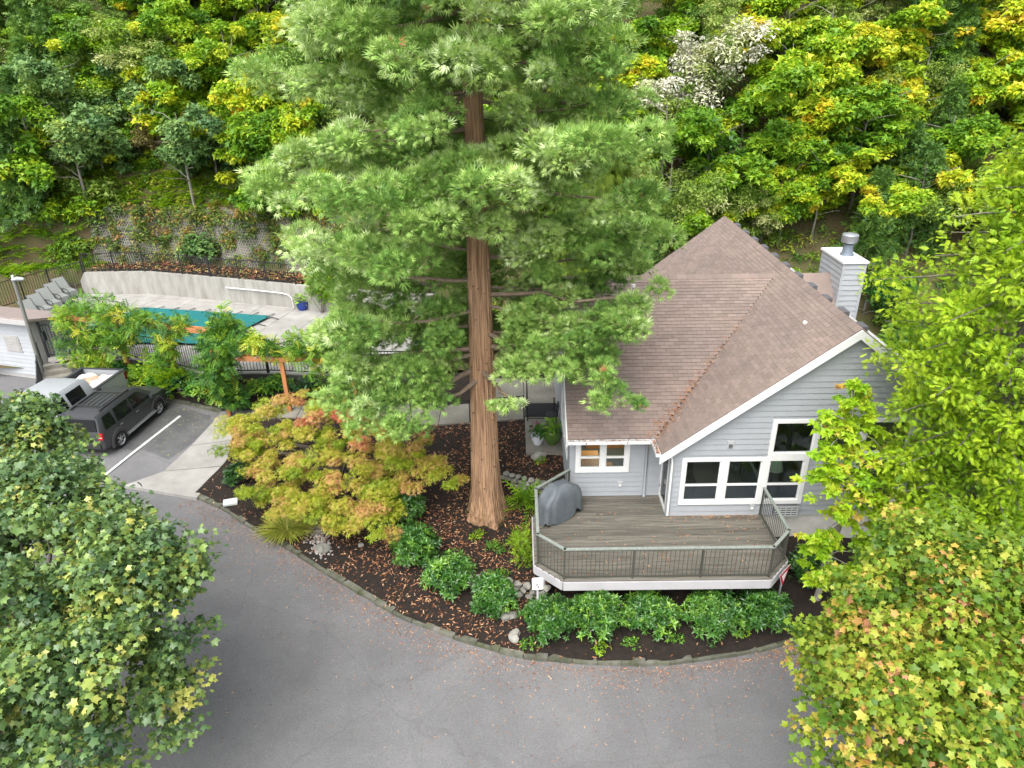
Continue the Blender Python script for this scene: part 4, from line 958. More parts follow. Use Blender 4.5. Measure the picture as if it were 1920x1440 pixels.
def wheel(x, y, r, w, parent):
    s_ = 1 if y > 0 else -1
    def ring(mb, prof, n=24, mi=0):
        base = len(mb.v)
        for rr, yy in prof:
            for k in range(n): t = 2 * math.pi * k / n; mb.v.append((x + rr * math.cos(t), y + s_ * yy, r + rr * math.sin(t)))
        for i in range(len(prof) - 1):
            for k in range(n): mb.f.append((base + i * n + k, base + i * n + (k + 1) % n, base + (i + 1) * n + (k + 1) % n, base + (i + 1) * n + k)); mb.mi.append(mi)
    mb = MB(); ring(mb, [(.1, -w / 2), (r - .03, -w / 2), (r, -w / 2 + .03), (r, w / 2 - .03), (r - .03, w / 2), (r * .66, w / 2 - .005), (r * .64, w / 2 - .06), (.02, w / 2 - .07)])
    wh_ = mb.obj('wheel', M_tyre, parent, smooth=40)
    mb = MB(); ring(mb, [(r * .655, w / 2 - .01), (r * .6, w / 2 - .03), (r * .57, w / 2 - .045)]); ring(mb, [(.075, w / 2 - .03), (.06, w / 2 - .012), (.01, w / 2 - .01)])
    for k in range(6):
        a = 2 * math.pi * k / 6 + .3; p = Vector((x, y + s_ * (w / 2 - .035), r)); d = Vector((math.cos(a), 0, math.sin(a)))
        mb.bar(p + d * .05, p + d * r * .6, .055, .03, up=(0, 1, 0))
    mb.obj('rim', M_alloy, wh_, smooth=40)
def arch(x, y, r, w, parent, m, name='fender_flare', rr=1.13):
    """raised lip round a wheel opening, and the dark opening itself"""
    s_ = 1 if y > 0 else -1; n = 16; V, F = [], []
    for i in range(n + 1):
        t = math.pi * (i / n * 1.16 - .08)
        for ro, yo in ((rr * r, -.02), (rr * r, .035), (rr * r + .10, .030), (rr * r + .12, -.03)): V.append((x + ro * math.cos(t), y + s_ * yo, r + ro * math.sin(t)))
    for i in range(n):
        for j in range(3): q = (i * 4 + j, i * 4 + j + 1, (i + 1) * 4 + j + 1, (i + 1) * 4 + j); F.append(q if s_ < 0 else q[::-1])
    mb = MB(); mb.add(V, F); mb.obj(name, m, parent, smooth=50)
    mb = MB(); V = [(x, y - s_ * .0, r)] + [(x + rr * r * math.cos(math.pi * (i / n * 1.3 - .15)), y + s_ * .004, r + rr * r * math.sin(math.pi * (i / n * 1.3 - .15))) for i in range(n + 1)]
    mb.add(V, [(0, i + 1, i + 2) for i in range(n)]); mb.obj('wheel_well', M_tyre, parent)
def side_panel(name, poly, yf, m, parent, off=.006):
    """poly: (x, z) on the flank, on both sides"""
    for s_ in (1, -1):
        mb = MB(); P = [(x, s_ * (yf(z) + off), z) for x, z in poly]; mb.add(P if s_ < 0 else P[::-1], [tuple(range(len(P)))]); mb.obj(name, m, parent)
def lerp(z, z0, y0, z1, y1): return y0 + (y1 - y0) * (z - z0) / (z1 - z0)

M_suv = mat('dark_grey_paint', (.040, .041, .046), .3, spec=.6); M_suvc = mat('grey_flare', (.06, .06, .062), .6)
suv = thing('parked_car', 'dark grey sport utility vehicle with roof rack parked nose-in beside the truck', 'car', (-18.76, 6.25, -.29), rad(83.5), local=True); suv.scale = (.935, .935, .935)
def sec_s(zb, zs, wl, zbelt, wb, zt, wt, zr): return [(0, zb), (wl - .06, zb), (wl, zs), (wl + .015, (zs + zbelt) / 2 + .03), (wb, zbelt), (wt + .02, zt - .03), (wt - .07, zr - .012), (0, zr)]
st = [(-2.22, sec_s(.42, .52, .78, .86, .79, .93, .74, .95)), (-2.17, sec_s(.36, .5, .86, 1.02, .84, 1.10, .74, 1.12)), (-2.02, sec_s(.32, .48, .88, 1.04, .86, 1.60, .66, 1.67)), (-1.7, sec_s(.28, .45, .885, 1.04, .87, 1.63, .68, 1.72)),
      (-.6, sec_s(.26, .42, .89, 1.02, .88, 1.64, .69, 1.745)), (.35, sec_s(.26, .42, .89, 1.01, .88, 1.62, .68, 1.72)), (.62, sec_s(.26, .42, .89, 1.01, .88, 1.56, .66, 1.64)), (1.28, sec_s(.26, .42, .89, 1.0, .87, 1.07, .76, 1.10)),
      (1.36, sec_s(.27, .43, .885, .99, .86, 1.05, .75, 1.08)), (1.95, sec_s(.30, .45, .86, .93, .83, .98, .70, 1.0)), (2.12, sec_s(.36, .48, .80, .86, .77, .90, .66, .92)), (2.2, sec_s(.42, .5, .70, .74, .68, .78, .6, .8))]
loft('body', st, M_suv, suv)
ys_ = lambda z: lerp(z, 1.02, .88, 1.61, .705)
for pl in ([(-1.93, 1.10), (-1.32, 1.08), (-1.32, 1.56), (-1.80, 1.56)], [(-1.20, 1.07), (-.28, 1.06), (-.28, 1.57), (-1.14, 1.575)], [(-.21, 1.06), (.98, 1.06), (.62, 1.42), (.35, 1.565), (-.21, 1.57)]): side_panel('side_window', pl, ys_, M_dglass, suv, .012)
for (x0, x1) in ((-1.28, -.25), (-.235, .98)):
    side_panel('door_seam', [(x0, .46), (x0 + .012, .46), (x0 + .012, 1.02), (x0, 1.02)], lambda z: .892, M_plast, suv, .012)
    side_panel('door_handle', [(x0 + .08, .90), (x0 + .26, .90), (x0 + .26, .94), (x0 + .08, .94)], lambda z: .903, M_alloy, suv, .02)
mb = MB(); mb.add([(.66, .64, 1.575), (.66, -.64, 1.575), (1.25, -.73, 1.11), (1.25, .73, 1.11)], [(0, 1, 2, 3)][::-1]); mb.add([(.66, .64, 1.58), (.66, -.64, 1.58), (1.25, -.73, 1.118), (1.25, .73, 1.118)], [(0, 3, 2, 1)]); mb.obj('windshield', M_dglass, suv)
mb = MB(); mb.add([(-2.09, .62, 1.58), (-2.09, -.62, 1.58), (-2.19, -.68, 1.13), (-2.19, .68, 1.13)], [(0, 1, 2, 3)]); mb.obj('rear_window', M_dglass, suv)
for s_ in (1, -1):
    mb = MB(); mb.box(-2.245, -2.16, s_ * .80 - .09, s_ * .80 + .09, .82, 1.06); mb.obj('tail_light', M_red, suv)
    mb = MB(); mb.box(-2.25, -2.155, s_ * .80 - .075, s_ * .80 + .096, .90, .925); mb.obj('reflector', M_lens, suv)
    mb = MB(); mb.bar((-1.62, s_ * .585, 1.76), (.12, s_ * .585, 1.775), .045, .05); mb.bar((-1.62, s_ * .585, 1.70), (-1.62, s_ * .585, 1.78), .07, .06); mb.bar((.12, s_ * .585, 1.70), (.12, s_ * .585, 1.79), .07, .06); mb.obj('roof_rail', M_plast, suv)
    mb = MB(); mb.box(.88, 1.04, s_ * .95 - .07, s_ * .95 + .07, 1.02, 1.16); mb.obj('mirror', M_suv, suv, smooth=30)
    mb = MB(); mb.box(-.95, .98, s_ * .93 - .05, s_ * .93 + .05, .34, .42); mb.obj('running_board', M_alloy, suv)
    mb = MB(); mb.box(2.0, 2.13, s_ * .66 - .1, s_ * .66 + .08, .70, .86); mb.obj('headlight', M_lens, suv)
for x in (-1.35, -.18):
    mb = MB(); mb.bar((x, -.585, 1.79), (x, .585, 1.79), .05, .03); mb.obj('cross_bar', M_plast, suv)
for k in range(5):
    mb = MB(); mb.box(-1.25, -.3, -.42 + k * .21 - .02, -.42 + k * .21 + .02, 1.738, 1.758); mb.obj('roof_rib', M_suv, suv)
for x in (-1.33, 1.29):
    for y in (.80, -.80):
        wheel(x, y, .355, .22, suv); arch(x, math.copysign(.885, y), .355, .2, suv, M_suvc)
mb = MB(); mb.box(-2.27, -2.18, -.72, .72, .42, .62); mb.obj('rear_bumper', M_plast, suv)

M_tr = mat('silver_paint', (.31, .325, .345), .28, spec=.6)
trk = thing('pickup_truck', 'silver crew-cab pickup with an open bed full of white sacks beside the dark car', 'truck', (-21.0, 6.15, -.29), rad(83.5), local=True)
def sec_t(zb, wl, zbelt, wb, zt, wt, zr): return [(0, zb), (wl - .08, zb), (wl, zb + .18), (wl + .015, (zb + zbelt) / 2 + .05), (wb, zbelt), (wt + .02, zt - .04), (wt - .1, zr - .015), (0, zr)]
# the truck is backed in: its tail is at +x of its own frame
lf = [(-2.95, sec_t(.45, .86, .92, .84, .98, .78, 1.0)), (-2.8, sec_t(.4, .95, 1.12, .93, 1.17, .86, 1.2)), (-1.75, sec_t(.4, .99, 1.20, .97, 1.24, .90, 1.28)), (-1.62, sec_t(.4, .99, 1.21, .97, 1.27, .90, 1.31)), (-.98, sec_t(.4, .99, 1.22, .97, 1.76, .76, 1.86)),
      (-.3, sec_t(.4, .99, 1.22, .97, 1.80, .78, 1.90)), (.72, sec_t(.4, .99, 1.22, .97, 1.78, .77, 1.87)), (.98, sec_t(.4, .99, 1.22, .97, 1.68, .78, 1.78)), (1.03, sec_t(.4, .98, 1.2, .96, 1.22, .9, 1.24))]
loft('cab', lf, M_tr, trk)
yt = lambda z: lerp(z, 1.22, .97, 1.76, .78)
for pl in ([(-1.28, 1.29), (-.42, 1.29), (-.42, 1.72), (-.98, 1.72)], [(-.28, 1.29), (.55, 1.29), (.55, 1.74), (-.28, 1.74)]): side_panel('side_window', pl, yt, M_dglass, trk, .022)
for x0 in (-1.45, -.36, .62):
    side_panel('door_seam', [(x0, .55), (x0 + .014, .55), (x0 + .014, 1.22), (x0, 1.22)], lambda z: 1.0, M_plast, trk, .01)
for x0 in (-.62, .34):
    side_panel('door_handle', [(x0, 1.06), (x0 + .2, 1.06), (x0 + .2, 1.10), (x0, 1.10)], lambda z: 1.0, M_alloy, trk, .03)
mb = MB(); mb.add([(-1.0, .70, 1.78), (-1.0, -.70, 1.78), (-1.60, -.86, 1.33), (-1.60, .86, 1.33)], [(0, 3, 2, 1)][::-1]); mb.obj('windshield', M_dglass, trk)
mb = MB()
for s_ in (1, -1):   # bed walls: outer skin with an inward step, inner liner
    mb.add([(1.06, s_ * .98, .5), (2.92, s_ * .97, .55), (2.92, s_ * .95, 1.28), (1.06, s_ * .96, 1.28), (1.06, s_ * .86, .5), (2.92, s_ * .86, .55), (2.92, s_ * .86, 1.28), (1.06, s_ * .86, 1.28)],
           [(0, 1, 2, 3), (7, 6, 5, 4), (3, 2, 6, 7), (0, 3, 7, 4), (1, 5, 6, 2), (0, 4, 5, 1)])
mb.box(1.06, 1.12, -.86, .86, .5, 1.27); mb.box(2.86, 2.94, -.855, .855, .56, 1.27)
mb.obj('cargo_bed', M_tr, trk)
mb = MB(); mb.box(1.12, 2.86, -.86, .86, .62, .70)
for s_ in (1, -1): mb.box(1.06, 2.93, s_ * .91 - .065, s_ * .91 + .065, 1.281, 1.31); mb.box(1.13, 2.85, s_ * .845 - .012, s_ * .845 + .012, .7, 1.281)
mb.box(2.85, 2.95, -.845, .845, 1.275, 1.305); mb.box(1.05, 1.13, -.845, .845, 1.275, 1.30); mb.obj('bed_liner', mat('bed_liner', (.035, .037, .042), .8), trk)
for s_ in (1, -1):
    mb = MB(); mb.box(2.84, 2.965, s_ * .925 - .06, s_ * .925 + .065, .88, 1.2); mb.obj('tail_light', mat('dark_red_lens', (.12, .008, .01), .2), trk)
    mb = MB(); mb.box(-1.38, -1.2, s_ * 1.12 - .09, s_ * 1.12 + .09, 1.2, 1.42); mb.obj('mirror', M_tr, trk, smooth=30)
mb = MB(); mb.box(2.95, 3.08, -.9, .9, .45, .66); mb.obj('rear_bumper', M_alloy, trk)
mb = MB(); mb.box(-2.6, 2.8, -.7, .7, .35, .5); mb.obj('chassis', M_plast, trk)
for x in (-1.95, 1.75):
    for y in (.86, -.86): wheel(x, y, .40, .26, trk); arch(x, math.copysign(.985, y), .40, .2, trk, M_tr, rr=1.18)
# the load
M_sack = mat('white_sack', (.62, .60, .56), .8, scale=6, col2=(.52, .49, .45)); M_burlap = mat('tan_cloth', (.50, .36, .27), .9, scale=12, col2=(.40, .27, .19))
def lump(name, lab, cat, x, y, z, hx, hy, hz_, m, rz=0, group=None):
    V, F = [], []; nu, nv = 20, 10; ph = R_.uniform(0, 6)
    for j in range(nv + 1):
        e = math.pi * (j / nv - .5)
        for i in range(nu):
            a = 2 * math.pi * i / nu; p = .55; c = lambda v: abs(v) ** p * (1 if v > 0 else -1)
            k = 1 + .10 * math.sin(3 * a + ph) * math.cos(e) + .06 * math.sin(7 * a + 2 * e + ph)
            V.append((hx * c(math.cos(a)) * math.cos(e) ** .6 * k, hy * c(math.sin(a)) * math.cos(e) ** .6 * k, hz_ * c(math.sin(e)) * (1 + .12 * math.sin(5 * a + ph))))
    for j in range(nv):
        for i in range(nu): F.append((j * nu + i, j * nu + (i + 1) % nu, (j + 1) * nu + (i + 1) % nu, (j + 1) * nu + i))
    o = MB().add(V, F).obj(name, m, None, smooth=180); o.location = (x, y, z); o.rotation_euler = (0, 0, rz); return tag(o, lab, cat, group)
import mathutils
TM = Matrix.Translation((-21.0, 6.15, -.29)) @ Matrix.Rotation(rad(83.5), 4, 'Z')
def tpos(x, y, z): return TM @ Vector((x, y, z))
for (x, y, z, hx, hy, hz_, m, lab, nm) in ((2.35, .36, .9, .42, .42, .32, M_sack, 'white sack at the tailgate, far side of the truck bed', 'sack'), (1.55, .40, .9, .40, .42, .28, M_sack, 'white sack behind the cab, far side of the truck bed', 'sack'),
        (2.0, -.42, .9, .80, .36, .33, M_sack, 'long white sack along the near side of the truck bed', 'sack'), (1.8, .02, 1.05, .62, .36, .22, M_burlap, 'rumpled tan cloth on top of the sacks in the truck bed', 'cloth')):
    p = tpos(x, y, z); lump(nm, lab, nm, *p, hx, hy, hz_, m, rad(83.5))

# ------------------------------------------------------------------ shed, stairs, gate, lamp post
M_shed = mat('shed_siding', (.39, .38, .37), .7, scale=2, col2=(.35, .34, .33), rnd=.04)
shed = thing('shed', 'pale grey sided shed with a wall vent at the left edge above the stairs', 'shed', (-26, 11, 0))
sx, sy, sdir = -24.35, 10.75, Vector((-.965, .262, 0))
SO = Vector((sx, sy, 0)); nrm_ = Vector((-.262, -.965, 0))
m_ = MB(); q = [SO, SO + sdir * 6, SO + sdir * 6 - nrm_ * 2.2, SO - nrm_ * 2.2]; m_.prism([(p.x, p.y) for p in reversed(q)], -.6, [1.75, 1.75, 2.5, 2.5]); wl_ = m_.obj('wall', M_shed, shed)
siding(wl_, SO + sdir * 6 + nrm_ * .003, -sdir, 6, -.1, 2.52, None, (), .19, None or BOARDL)
m_ = MB(); a = SO - sdir * .35 + nrm_ * .35; b = SO + sdir * 6.2 + nrm_ * .35; hi = Vector((0, 0, .5))
m_.slab([a + Vector((0, 0, 2.62)), a - nrm_ * 2.9 + Vector((0, 0, 1.8)), b - nrm_ * 2.9 + Vector((0, 0, 1.8)), b + Vector((0, 0, 2.62))][::-1], .10); m_.obj('roof', mat('shed_roof', (.30, .24, .22), .9, scale=5, col2=(.22, .18, .17)), shed)
m_ = MB(); m_.bar(a + Vector((0, 0, 2.56)) + nrm_ * .03, b + Vector((0, 0, 2.56)) + nrm_ * .03, .05, .2); m_.obj('eave_board', M_shed, shed)
m_ = MB(); c = SO + sdir * 1.25 + nrm_ * .03; m_.bar(c - sdir * .42 + Vector((0, 0, 1.35)), c + sdir * .42 + Vector((0, 0, 1.35)), .05, .75)
for k in range(9): z = 1.05 + k * .075; m_.bar(c - sdir * .36 + nrm_ * .035 + Vector((0, 0, z)), c + sdir * .36 + nrm_ * .035 + Vector((0, 0, z)), .02, .035)
m_.obj('wall_vent', M_shed, shed)
m_ = MB(); c = SO + sdir * 2.6 - nrm_ * .3; m_.lathe((c.x, c.y, 2.65), [(.05, 0), (.05, .3), (.09, .31), (.09, .42), (0, .44)], 10); m_.obj('vent_pipe', M_metal, shed)
stairs = thing('stairs', 'short concrete stairs climbing from the parking bay to the pool gate', 'stairs', (-22.9, 9.6, 0)); sdn = Vector((.42, -.907, 0)); sq = Vector((.907, .42, 0))
for k in range(6):
    o = Vector((-23.25, 10.6, 0)) + sdn * (.32 * k); m_ = MB(); pl = [o - sq * .75, o + sdn * .32 - sq * .75, o + sdn * .32 + sq * .75, o + sq * .75]
    m_.prism([(p.x, p.y) for p in pl], -.5, ZP - .165 * k - (.003 if k else 0)); m_.obj('step', M_concd, stairs)
def stair_rail(lab, off_):
    t = thing('stair_rail', lab, 'railing', tuple(Vector((-23.2, 10.5, ZP)) + sq * off_))
    a = Vector((-23.25, 10.6, ZP)) + sq * off_; b = a + sdn * 2.0 - Vector((0, 0, 1.0)); up = Vector((0, 0, 1))
    for u in (0, .5, 1): place('post', POST, t, Matrix.Translation(a + (b - a) * u) @ Matrix.Diagonal((.8, .8, 1.0, 1)))
    for zz in (.98, .12): m_ = MB(); m_.bar(a + up * zz, b + up * zz, .04, .04); m_.obj('rail', M_blk, t)
    for k in range(1, 17): q = a + (b - a) * k / 17; place('picket', PICK, t, Matrix.Translation(q + up * .12) @ Matrix.Diagonal((1, 1, .85, 1)))
stair_rail('black picket railing on the shed side of the stairs', -.8); stair_rail('black picket railing on the truck side of the stairs', .8)
t = thing('gate', 'black barred gate between the shed corner and a tall black post', 'gate', (-23.3, 10.7, ZP))
ga, gb = Vector((-24.15, 11.0, ZP)), Vector((-22.6, 11.25, ZP)); up = Vector((0, 0, 1))
for q, h in ((ga, 1.6), (gb, 2.5)): place('post', POST, t, Matrix.Translation(q) @ Matrix.Diagonal((1.3, 1.3, h, 1)))
for zz in (.1, 1.5): m_ = MB(); m_.bar(ga + up * zz, gb + up * zz, .05, .05); m_.obj('rail', M_blk, t)
for k in range(1, 12): q = ga + (gb - ga) * k / 12; place('bar', PICK, t, Matrix.Translation(q + up * .1) @ Matrix.Diagonal((1.2, 1.2, 1.4, 1)))
m_ = MB(); m_.bar(ga + (gb - ga) * .06 + up * .8, ga + (gb - ga) * .06 + up * 1.2, .2, .08); m_.obj('lock_box', M_plast, t)
# dark windscreen cloth tied to the fence by the gate
M_navy = mat('navy_cloth', (.012, .022, .045), .7)
m_ = MB(); m_.bar((-22.4, 11.6, ZP + .62), (-21.4, 12.1, ZP + .62), .03, 1.1); tag(m_.obj('windscreen_cloth', M_navy), 'dark navy cloth panel standing on the pool deck beside the gate', 'screen')
lp = thing('lamp_post', 'grey lamp post with a flat lamp head in front of the pale shed', 'lamp post', (-23.75, 9.75, -.25))
m_ = MB(); m_.tube([(-23.75, 9.75, -.3), (-23.62, 9.75, 4.62)], [.085, .065], 10); m_.obj('pole', mat('post_grey', (.17, .165, .155), .6), lp, smooth=50)
m_ = MB(); m_.tube([(-23.66, 9.74, 4.62), (-23.4, 9.70, 4.68), (-23.12, 9.66, 4.68)], [.07, .09, .05], 8); m_.obj('lamp_head', M_metal, lp, smooth=40)
m_ = MB(); m_.lathe((-23.62, 9.75, 4.68), [(.05, 0), (.05, .12), (.02, .14)], 8); m_.obj('sensor', M_white, lp)

# ------------------------------------------------------------------ loungers by the fence
M_mesh = mat('lounger_fabric', (.22, .23, .22), .8, scale=20, col2=(.18, .19, .18))
def lounger(loc, rz, lab, first=None):
    if first:
        r = first.copy(); COL.objects.link(r); r.location = loc; r.rotation_euler = (0, 0, rz); r['label'] = lab
        for ch in first.children:
            c = ch.copy(); COL.objects.link(c); c.parent = r
        return r
    r = thing('pool_lounger', lab, 'lounger', loc, rz, 'loungers lined up along the pool fence', local=True)
    m_ = MB(); m_.slab([(-.3, 0, .42), (.3, 0, .42), (.3, .62, .44), (-.3, .62, .44)], .03); m_.obj('seat', M_mesh, r)
    m_ = MB(); m_.slab([(-.3, .62, .44), (.3, .62, .44), (.3, 1.12, 1.0), (-.3, 1.12, 1.0)], .03); m_.obj('backrest', M_mesh, r)
    m_ = MB(); m_.slab([(-.3, -.06, .12), (.3, -.06, .12), (.3, 0, .42), (-.3, 0, .42)], .03); m_.obj('foot_panel', M_mesh, r)
    for s_ in (1, -1):
        m_ = MB(); m_.tube([(s_ * .33, -.08, 0), (s_ * .33, 0, .42), (s_ * .33, .62, .44), (s_ * .33, 1.14, 1.02)], .022, 6); m_.tube([(s_ * .33, .62, .44), (s_ * .33, .75, 0)], .022, 6); m_.obj('frame', M_blk, r, smooth=60)
        m_ = MB(); m_.tube([(s_ * .34, .05, .44), (s_ * .36, .12, .66), (s_ * .36, .5, .68), (s_ * .34, .75, .62)], .024, 6); m_.obj('armrest', M_blk, r, smooth=60)
        m_ = MB(); pts = [(s_ * .40, -.35 + .22 * math.cos(a), .23 + .22 * math.sin(a)) for a in np.linspace(0, 2 * math.pi, 17)]; m_.tube(pts, .014, 5); m_.bar((s_ * .40, -.35, .23), (s_ * .33, 0, .40), .02, .02); m_.obj('wheel', M_blk, r, smooth=60)
    return r
labs = ['lounger nearest the shed, first in the row along the fence', 'second lounger from the shed along the fence', 'middle lounger of the five along the fence', 'fourth lounger from the shed along the fence', 'lounger nearest the concrete wall, last in the row along the fence']
L0 = None
for i in range(5):
    o = lounger((-27.15 - .12 * i + .06, 15.3 + .92 * i, ZP), rad(58), labs[i], L0); L0 = L0 or o

# ------------------------------------------------------------------ pergola
M_cedar = mat('orange_cedar', (.50, .21, .075), .7, scale=2, col2=(.36, .15, .06), stretch=(3, 3, .6), rnd=.12)
pg = thing('pergola', 'orange cedar pergola posts and paired beams overgrown with wisteria', 'pergola', (-18, 9.5, -.1))
PP = [(-22.2, 10.6, .4, 2.4), (-20.3, 10.2, .4, 2.4), (-17.9, 9.45, .4, 2.4), (-15.05, 7.35, -.15, 2.35), (-15.2, 8.7, .3, 2.45)]
for x, y, z, h in PP:
    m_ = MB(); m_.box(x - .075, x + .075, y - .075, y + .075, z - .2, z + h); m_.obj('post', M_cedar, pg)
def beam(a, b, z): 
    d = (Vector(b) - Vector(a)).normalized(); q = Vector((-d.y, d.x)) * .11
    for s_ in (1, -1): m_ = MB(); m_.bar((a[0] - d.x * .3 + q.x * s_, a[1] - d.y * .3 + q.y * s_, z), (b[0] + d.x * .3 + q.x * s_, b[1] + d.y * .3 + q.y * s_, z), .05, .19); m_.obj('beam', M_cedar, pg)
beam((-22.2, 10.6), (-20.3, 10.2), 2.68); beam((-20.3, 10.2), (-17.9, 9.45), 2.68); beam((-17.9, 9.45), (-15.2, 8.7), 2.66); beam((-15.2, 9.0), (-15.05, 7.35), 2.45)
beam((-15.0, 7.5), (-12.6, 7.3), 2.12); beam((-12.6, 7.3), (-9.9, 7.2), 2.12)
for x, y in ((-12.6, 7.3), (-9.9, 7.2)):
    m_ = MB(); m_.box(x - .075, x + .075, y - .075, y + .075, -.3, 2.1); m_.obj('post', M_cedar, pg)
for x in (-14.2, -13.5, -12.9): m_ = MB(); m_.bar((x, 7.0, 2.25), (x + .2, 7.8, 2.25), .03, .03); m_.obj('slat', mat('weathered_slat', (.4, .35, .3), .8), pg)

# ------------------------------------------------------------------ pots, mat, chairs on the entry
def pot(name, lab, x, y, z, prof, m, leafm, r, fl=None):
    t = thing(name, lab, 'plant pot', (x, y, z)); m_ = MB(); m_.lathe((x, y, z), prof, 20); m_.obj('pot', m, t, smooth=40)
    v, f, ti = leaves(T_LANCE, [(x, y, z + prof[-2][1] + .12)], [r], [170], .14, up=.5, flat=.8, lo=.1)
    mesh_np('foliage', v, f, leafm, t, ti)
    if fl is not None:
        v, f, ti = leaves(T_LANCE, [(x - .1, y + .15, z + prof[-2][1] + .22)], [r * .7], [40], .08, lo=.5); kind(mesh_np('flowers', v, f, fl, t, ti), 'stuff')
L_green = leafmat('leaf_bright_green', [(.0, (.03, .10, .012)), (.5, (.09, .24, .02)), (1, (.26, .42, .04))])
L_dark = leafmat('leaf_dark_green', [(.0, (.012, .05, .012)), (.5, (.03, .11, .022)), (1, (.08, .21, .04))], trans=.15, rough=.3, spec=.5)
L_pink = leafmat('petal_magenta', [(0, (.25, .03, .12)), (1, (.55, .12, .35))])
pot('plant_pot', 'white pot with flowers on the entry slab left of the green pot', -2.87, 4.5, -.13, [(.13, 0), (.22, .2), (.25, .36), (.23, .38), (.2, .34)], mat('white_glaze', (.66, .68, .74), .3), L_green, .3, L_pink)
pot('plant_pot', 'big glossy green pot with a leafy plant beside the white pot', -2.35, 4.5, -.13, [(.16, 0), (.32, .25), (.35, .42), (.29, .58), (.27, .54)], mat('green_glaze', (.06, .12, .02), .12, spec=.7), L_green, .36)
pot('plant_pot', 'blue pot of white flowers on the pool deck by the arborvitae', -14.49, 16.75, ZP, [(.22, 0), (.30, .2), (.32, .4), (.33, .44), (.28, .40)], mat('blue_glaze', (.008, .035, .28), .15, spec=.7), L_green, .4, leafmat('petal_white', [(0, (.7, .7, .65)), (1, (.8, .8, .75))]))
m_ = MB(); m_.box(-3.28, -2.02, 6.5, 7.6, -.129, -.105); tag(m_.obj('door_mat', mat('black_mat', (.014, .014, .017), .95, scale=30, col2=(.022, .022, .024))), 'large black door mat on the entry walk beside the house', 'mat')
t = thing('patio_chair', 'dark metal patio chair against the side of the house behind the pots', 'chair', (-2.3, 5.9, -.13))
m_ = MB(); m_.lathe((-2.3, 5.9, .28), [(.24, 0), (.25, .03), (0, .035)], 14); m_.obj('seat', M_plast, t)
m_ = MB(); m_.tube([(-2.12, 5.7, .3), (-2.05, 5.72, .75), (-2.05, 6.08, .75), (-2.12, 6.1, .3)], .025, 6); m_.obj('backrest', M_plast, t, smooth=60)
for dx, dy in ((-.18, -.18), (.18, -.18), (-.18, .18), (.18, .18)):
    m_ = MB(); m_.tube([(-2.3 + dx, 5.9 + dy, -.13), (-2.3 + dx * .9, 5.9 + dy * .9, .29)], .018, 6); m_.obj('leg', M_plast, t)
m_ = MB(); m_.box(-.22, .22, -.16, .16, -.05, .03); o = m_.obj('utility_lid', mat('lid_white', (.6, .63, .62), .6, scale=8, col2=(.45, .48, .47))); o.location = (-12.99, 1.64, bz(-12.99, 1.64) + .02); o.rotation_euler = (0, 0, .3); tag(o, 'pale oblong utility lid set in the mulch near the kerb corner', 'lid')

# ------------------------------------------------------------------ foliage colours
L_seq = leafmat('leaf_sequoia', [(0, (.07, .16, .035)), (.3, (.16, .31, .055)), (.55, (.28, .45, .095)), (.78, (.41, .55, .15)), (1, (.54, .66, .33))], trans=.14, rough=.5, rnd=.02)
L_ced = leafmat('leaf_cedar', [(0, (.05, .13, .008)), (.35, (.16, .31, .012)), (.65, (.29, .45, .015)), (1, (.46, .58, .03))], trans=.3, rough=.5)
L_mapd = leafmat('leaf_norway_maple', [(0, (.045, .10, .04)), (.35, (.10, .18, .06)), (.6, (.165, .265, .065)), (.82, (.28, .37, .075)), (1, (.47, .46, .11))], trans=.22, rough=.35, spec=.5)
L_mapy = leafmat('leaf_golden_maple', [(0, (.07, .15, .015)), (.3, (.155, .26, .022)), (.55, (.265, .345, .032)), (.72, (.40, .40, .06)), (.86, (.52, .33, .06)), (1, (.46, .22, .11))], trans=.3)
L_jm = leafmat('leaf_japanese_maple', [(0, (.13, .23, .015)), (.28, (.30, .39, .025)), (.48, (.44, .43, .045)), (.66, (.56, .38, .12)), (.85, (.53, .25, .12)), (1, (.55, .05, .06))], trans=.35)
L_vine = leafmat('leaf_wisteria', [(0, (.025, .09, .02)), (.35, (.075, .20, .03)), (.65, (.18, .35, .03)), (.85, (.35, .49, .045)), (1, (.56, .55, .06))], trans=.3)
L_rho = leafmat('leaf_rhododendron', [(0, (.016, .055, .01)), (.45, (.033, .115, .016)), (.75, (.07, .19, .023)), (1, (.18, .34, .035))], trans=.12, rough=.28, spec=.6)
L_lime = leafmat('leaf_lime', [(0, (.09, .22, .01)), (.5, (.22, .38, .015)), (1, (.42, .52, .03))], trans=.35)
L_grassy = leafmat('leaf_gold_grass', [(0, (.20, .27, .03)), (.5, (.38, .41, .06)), (1, (.55, .54, .14))])
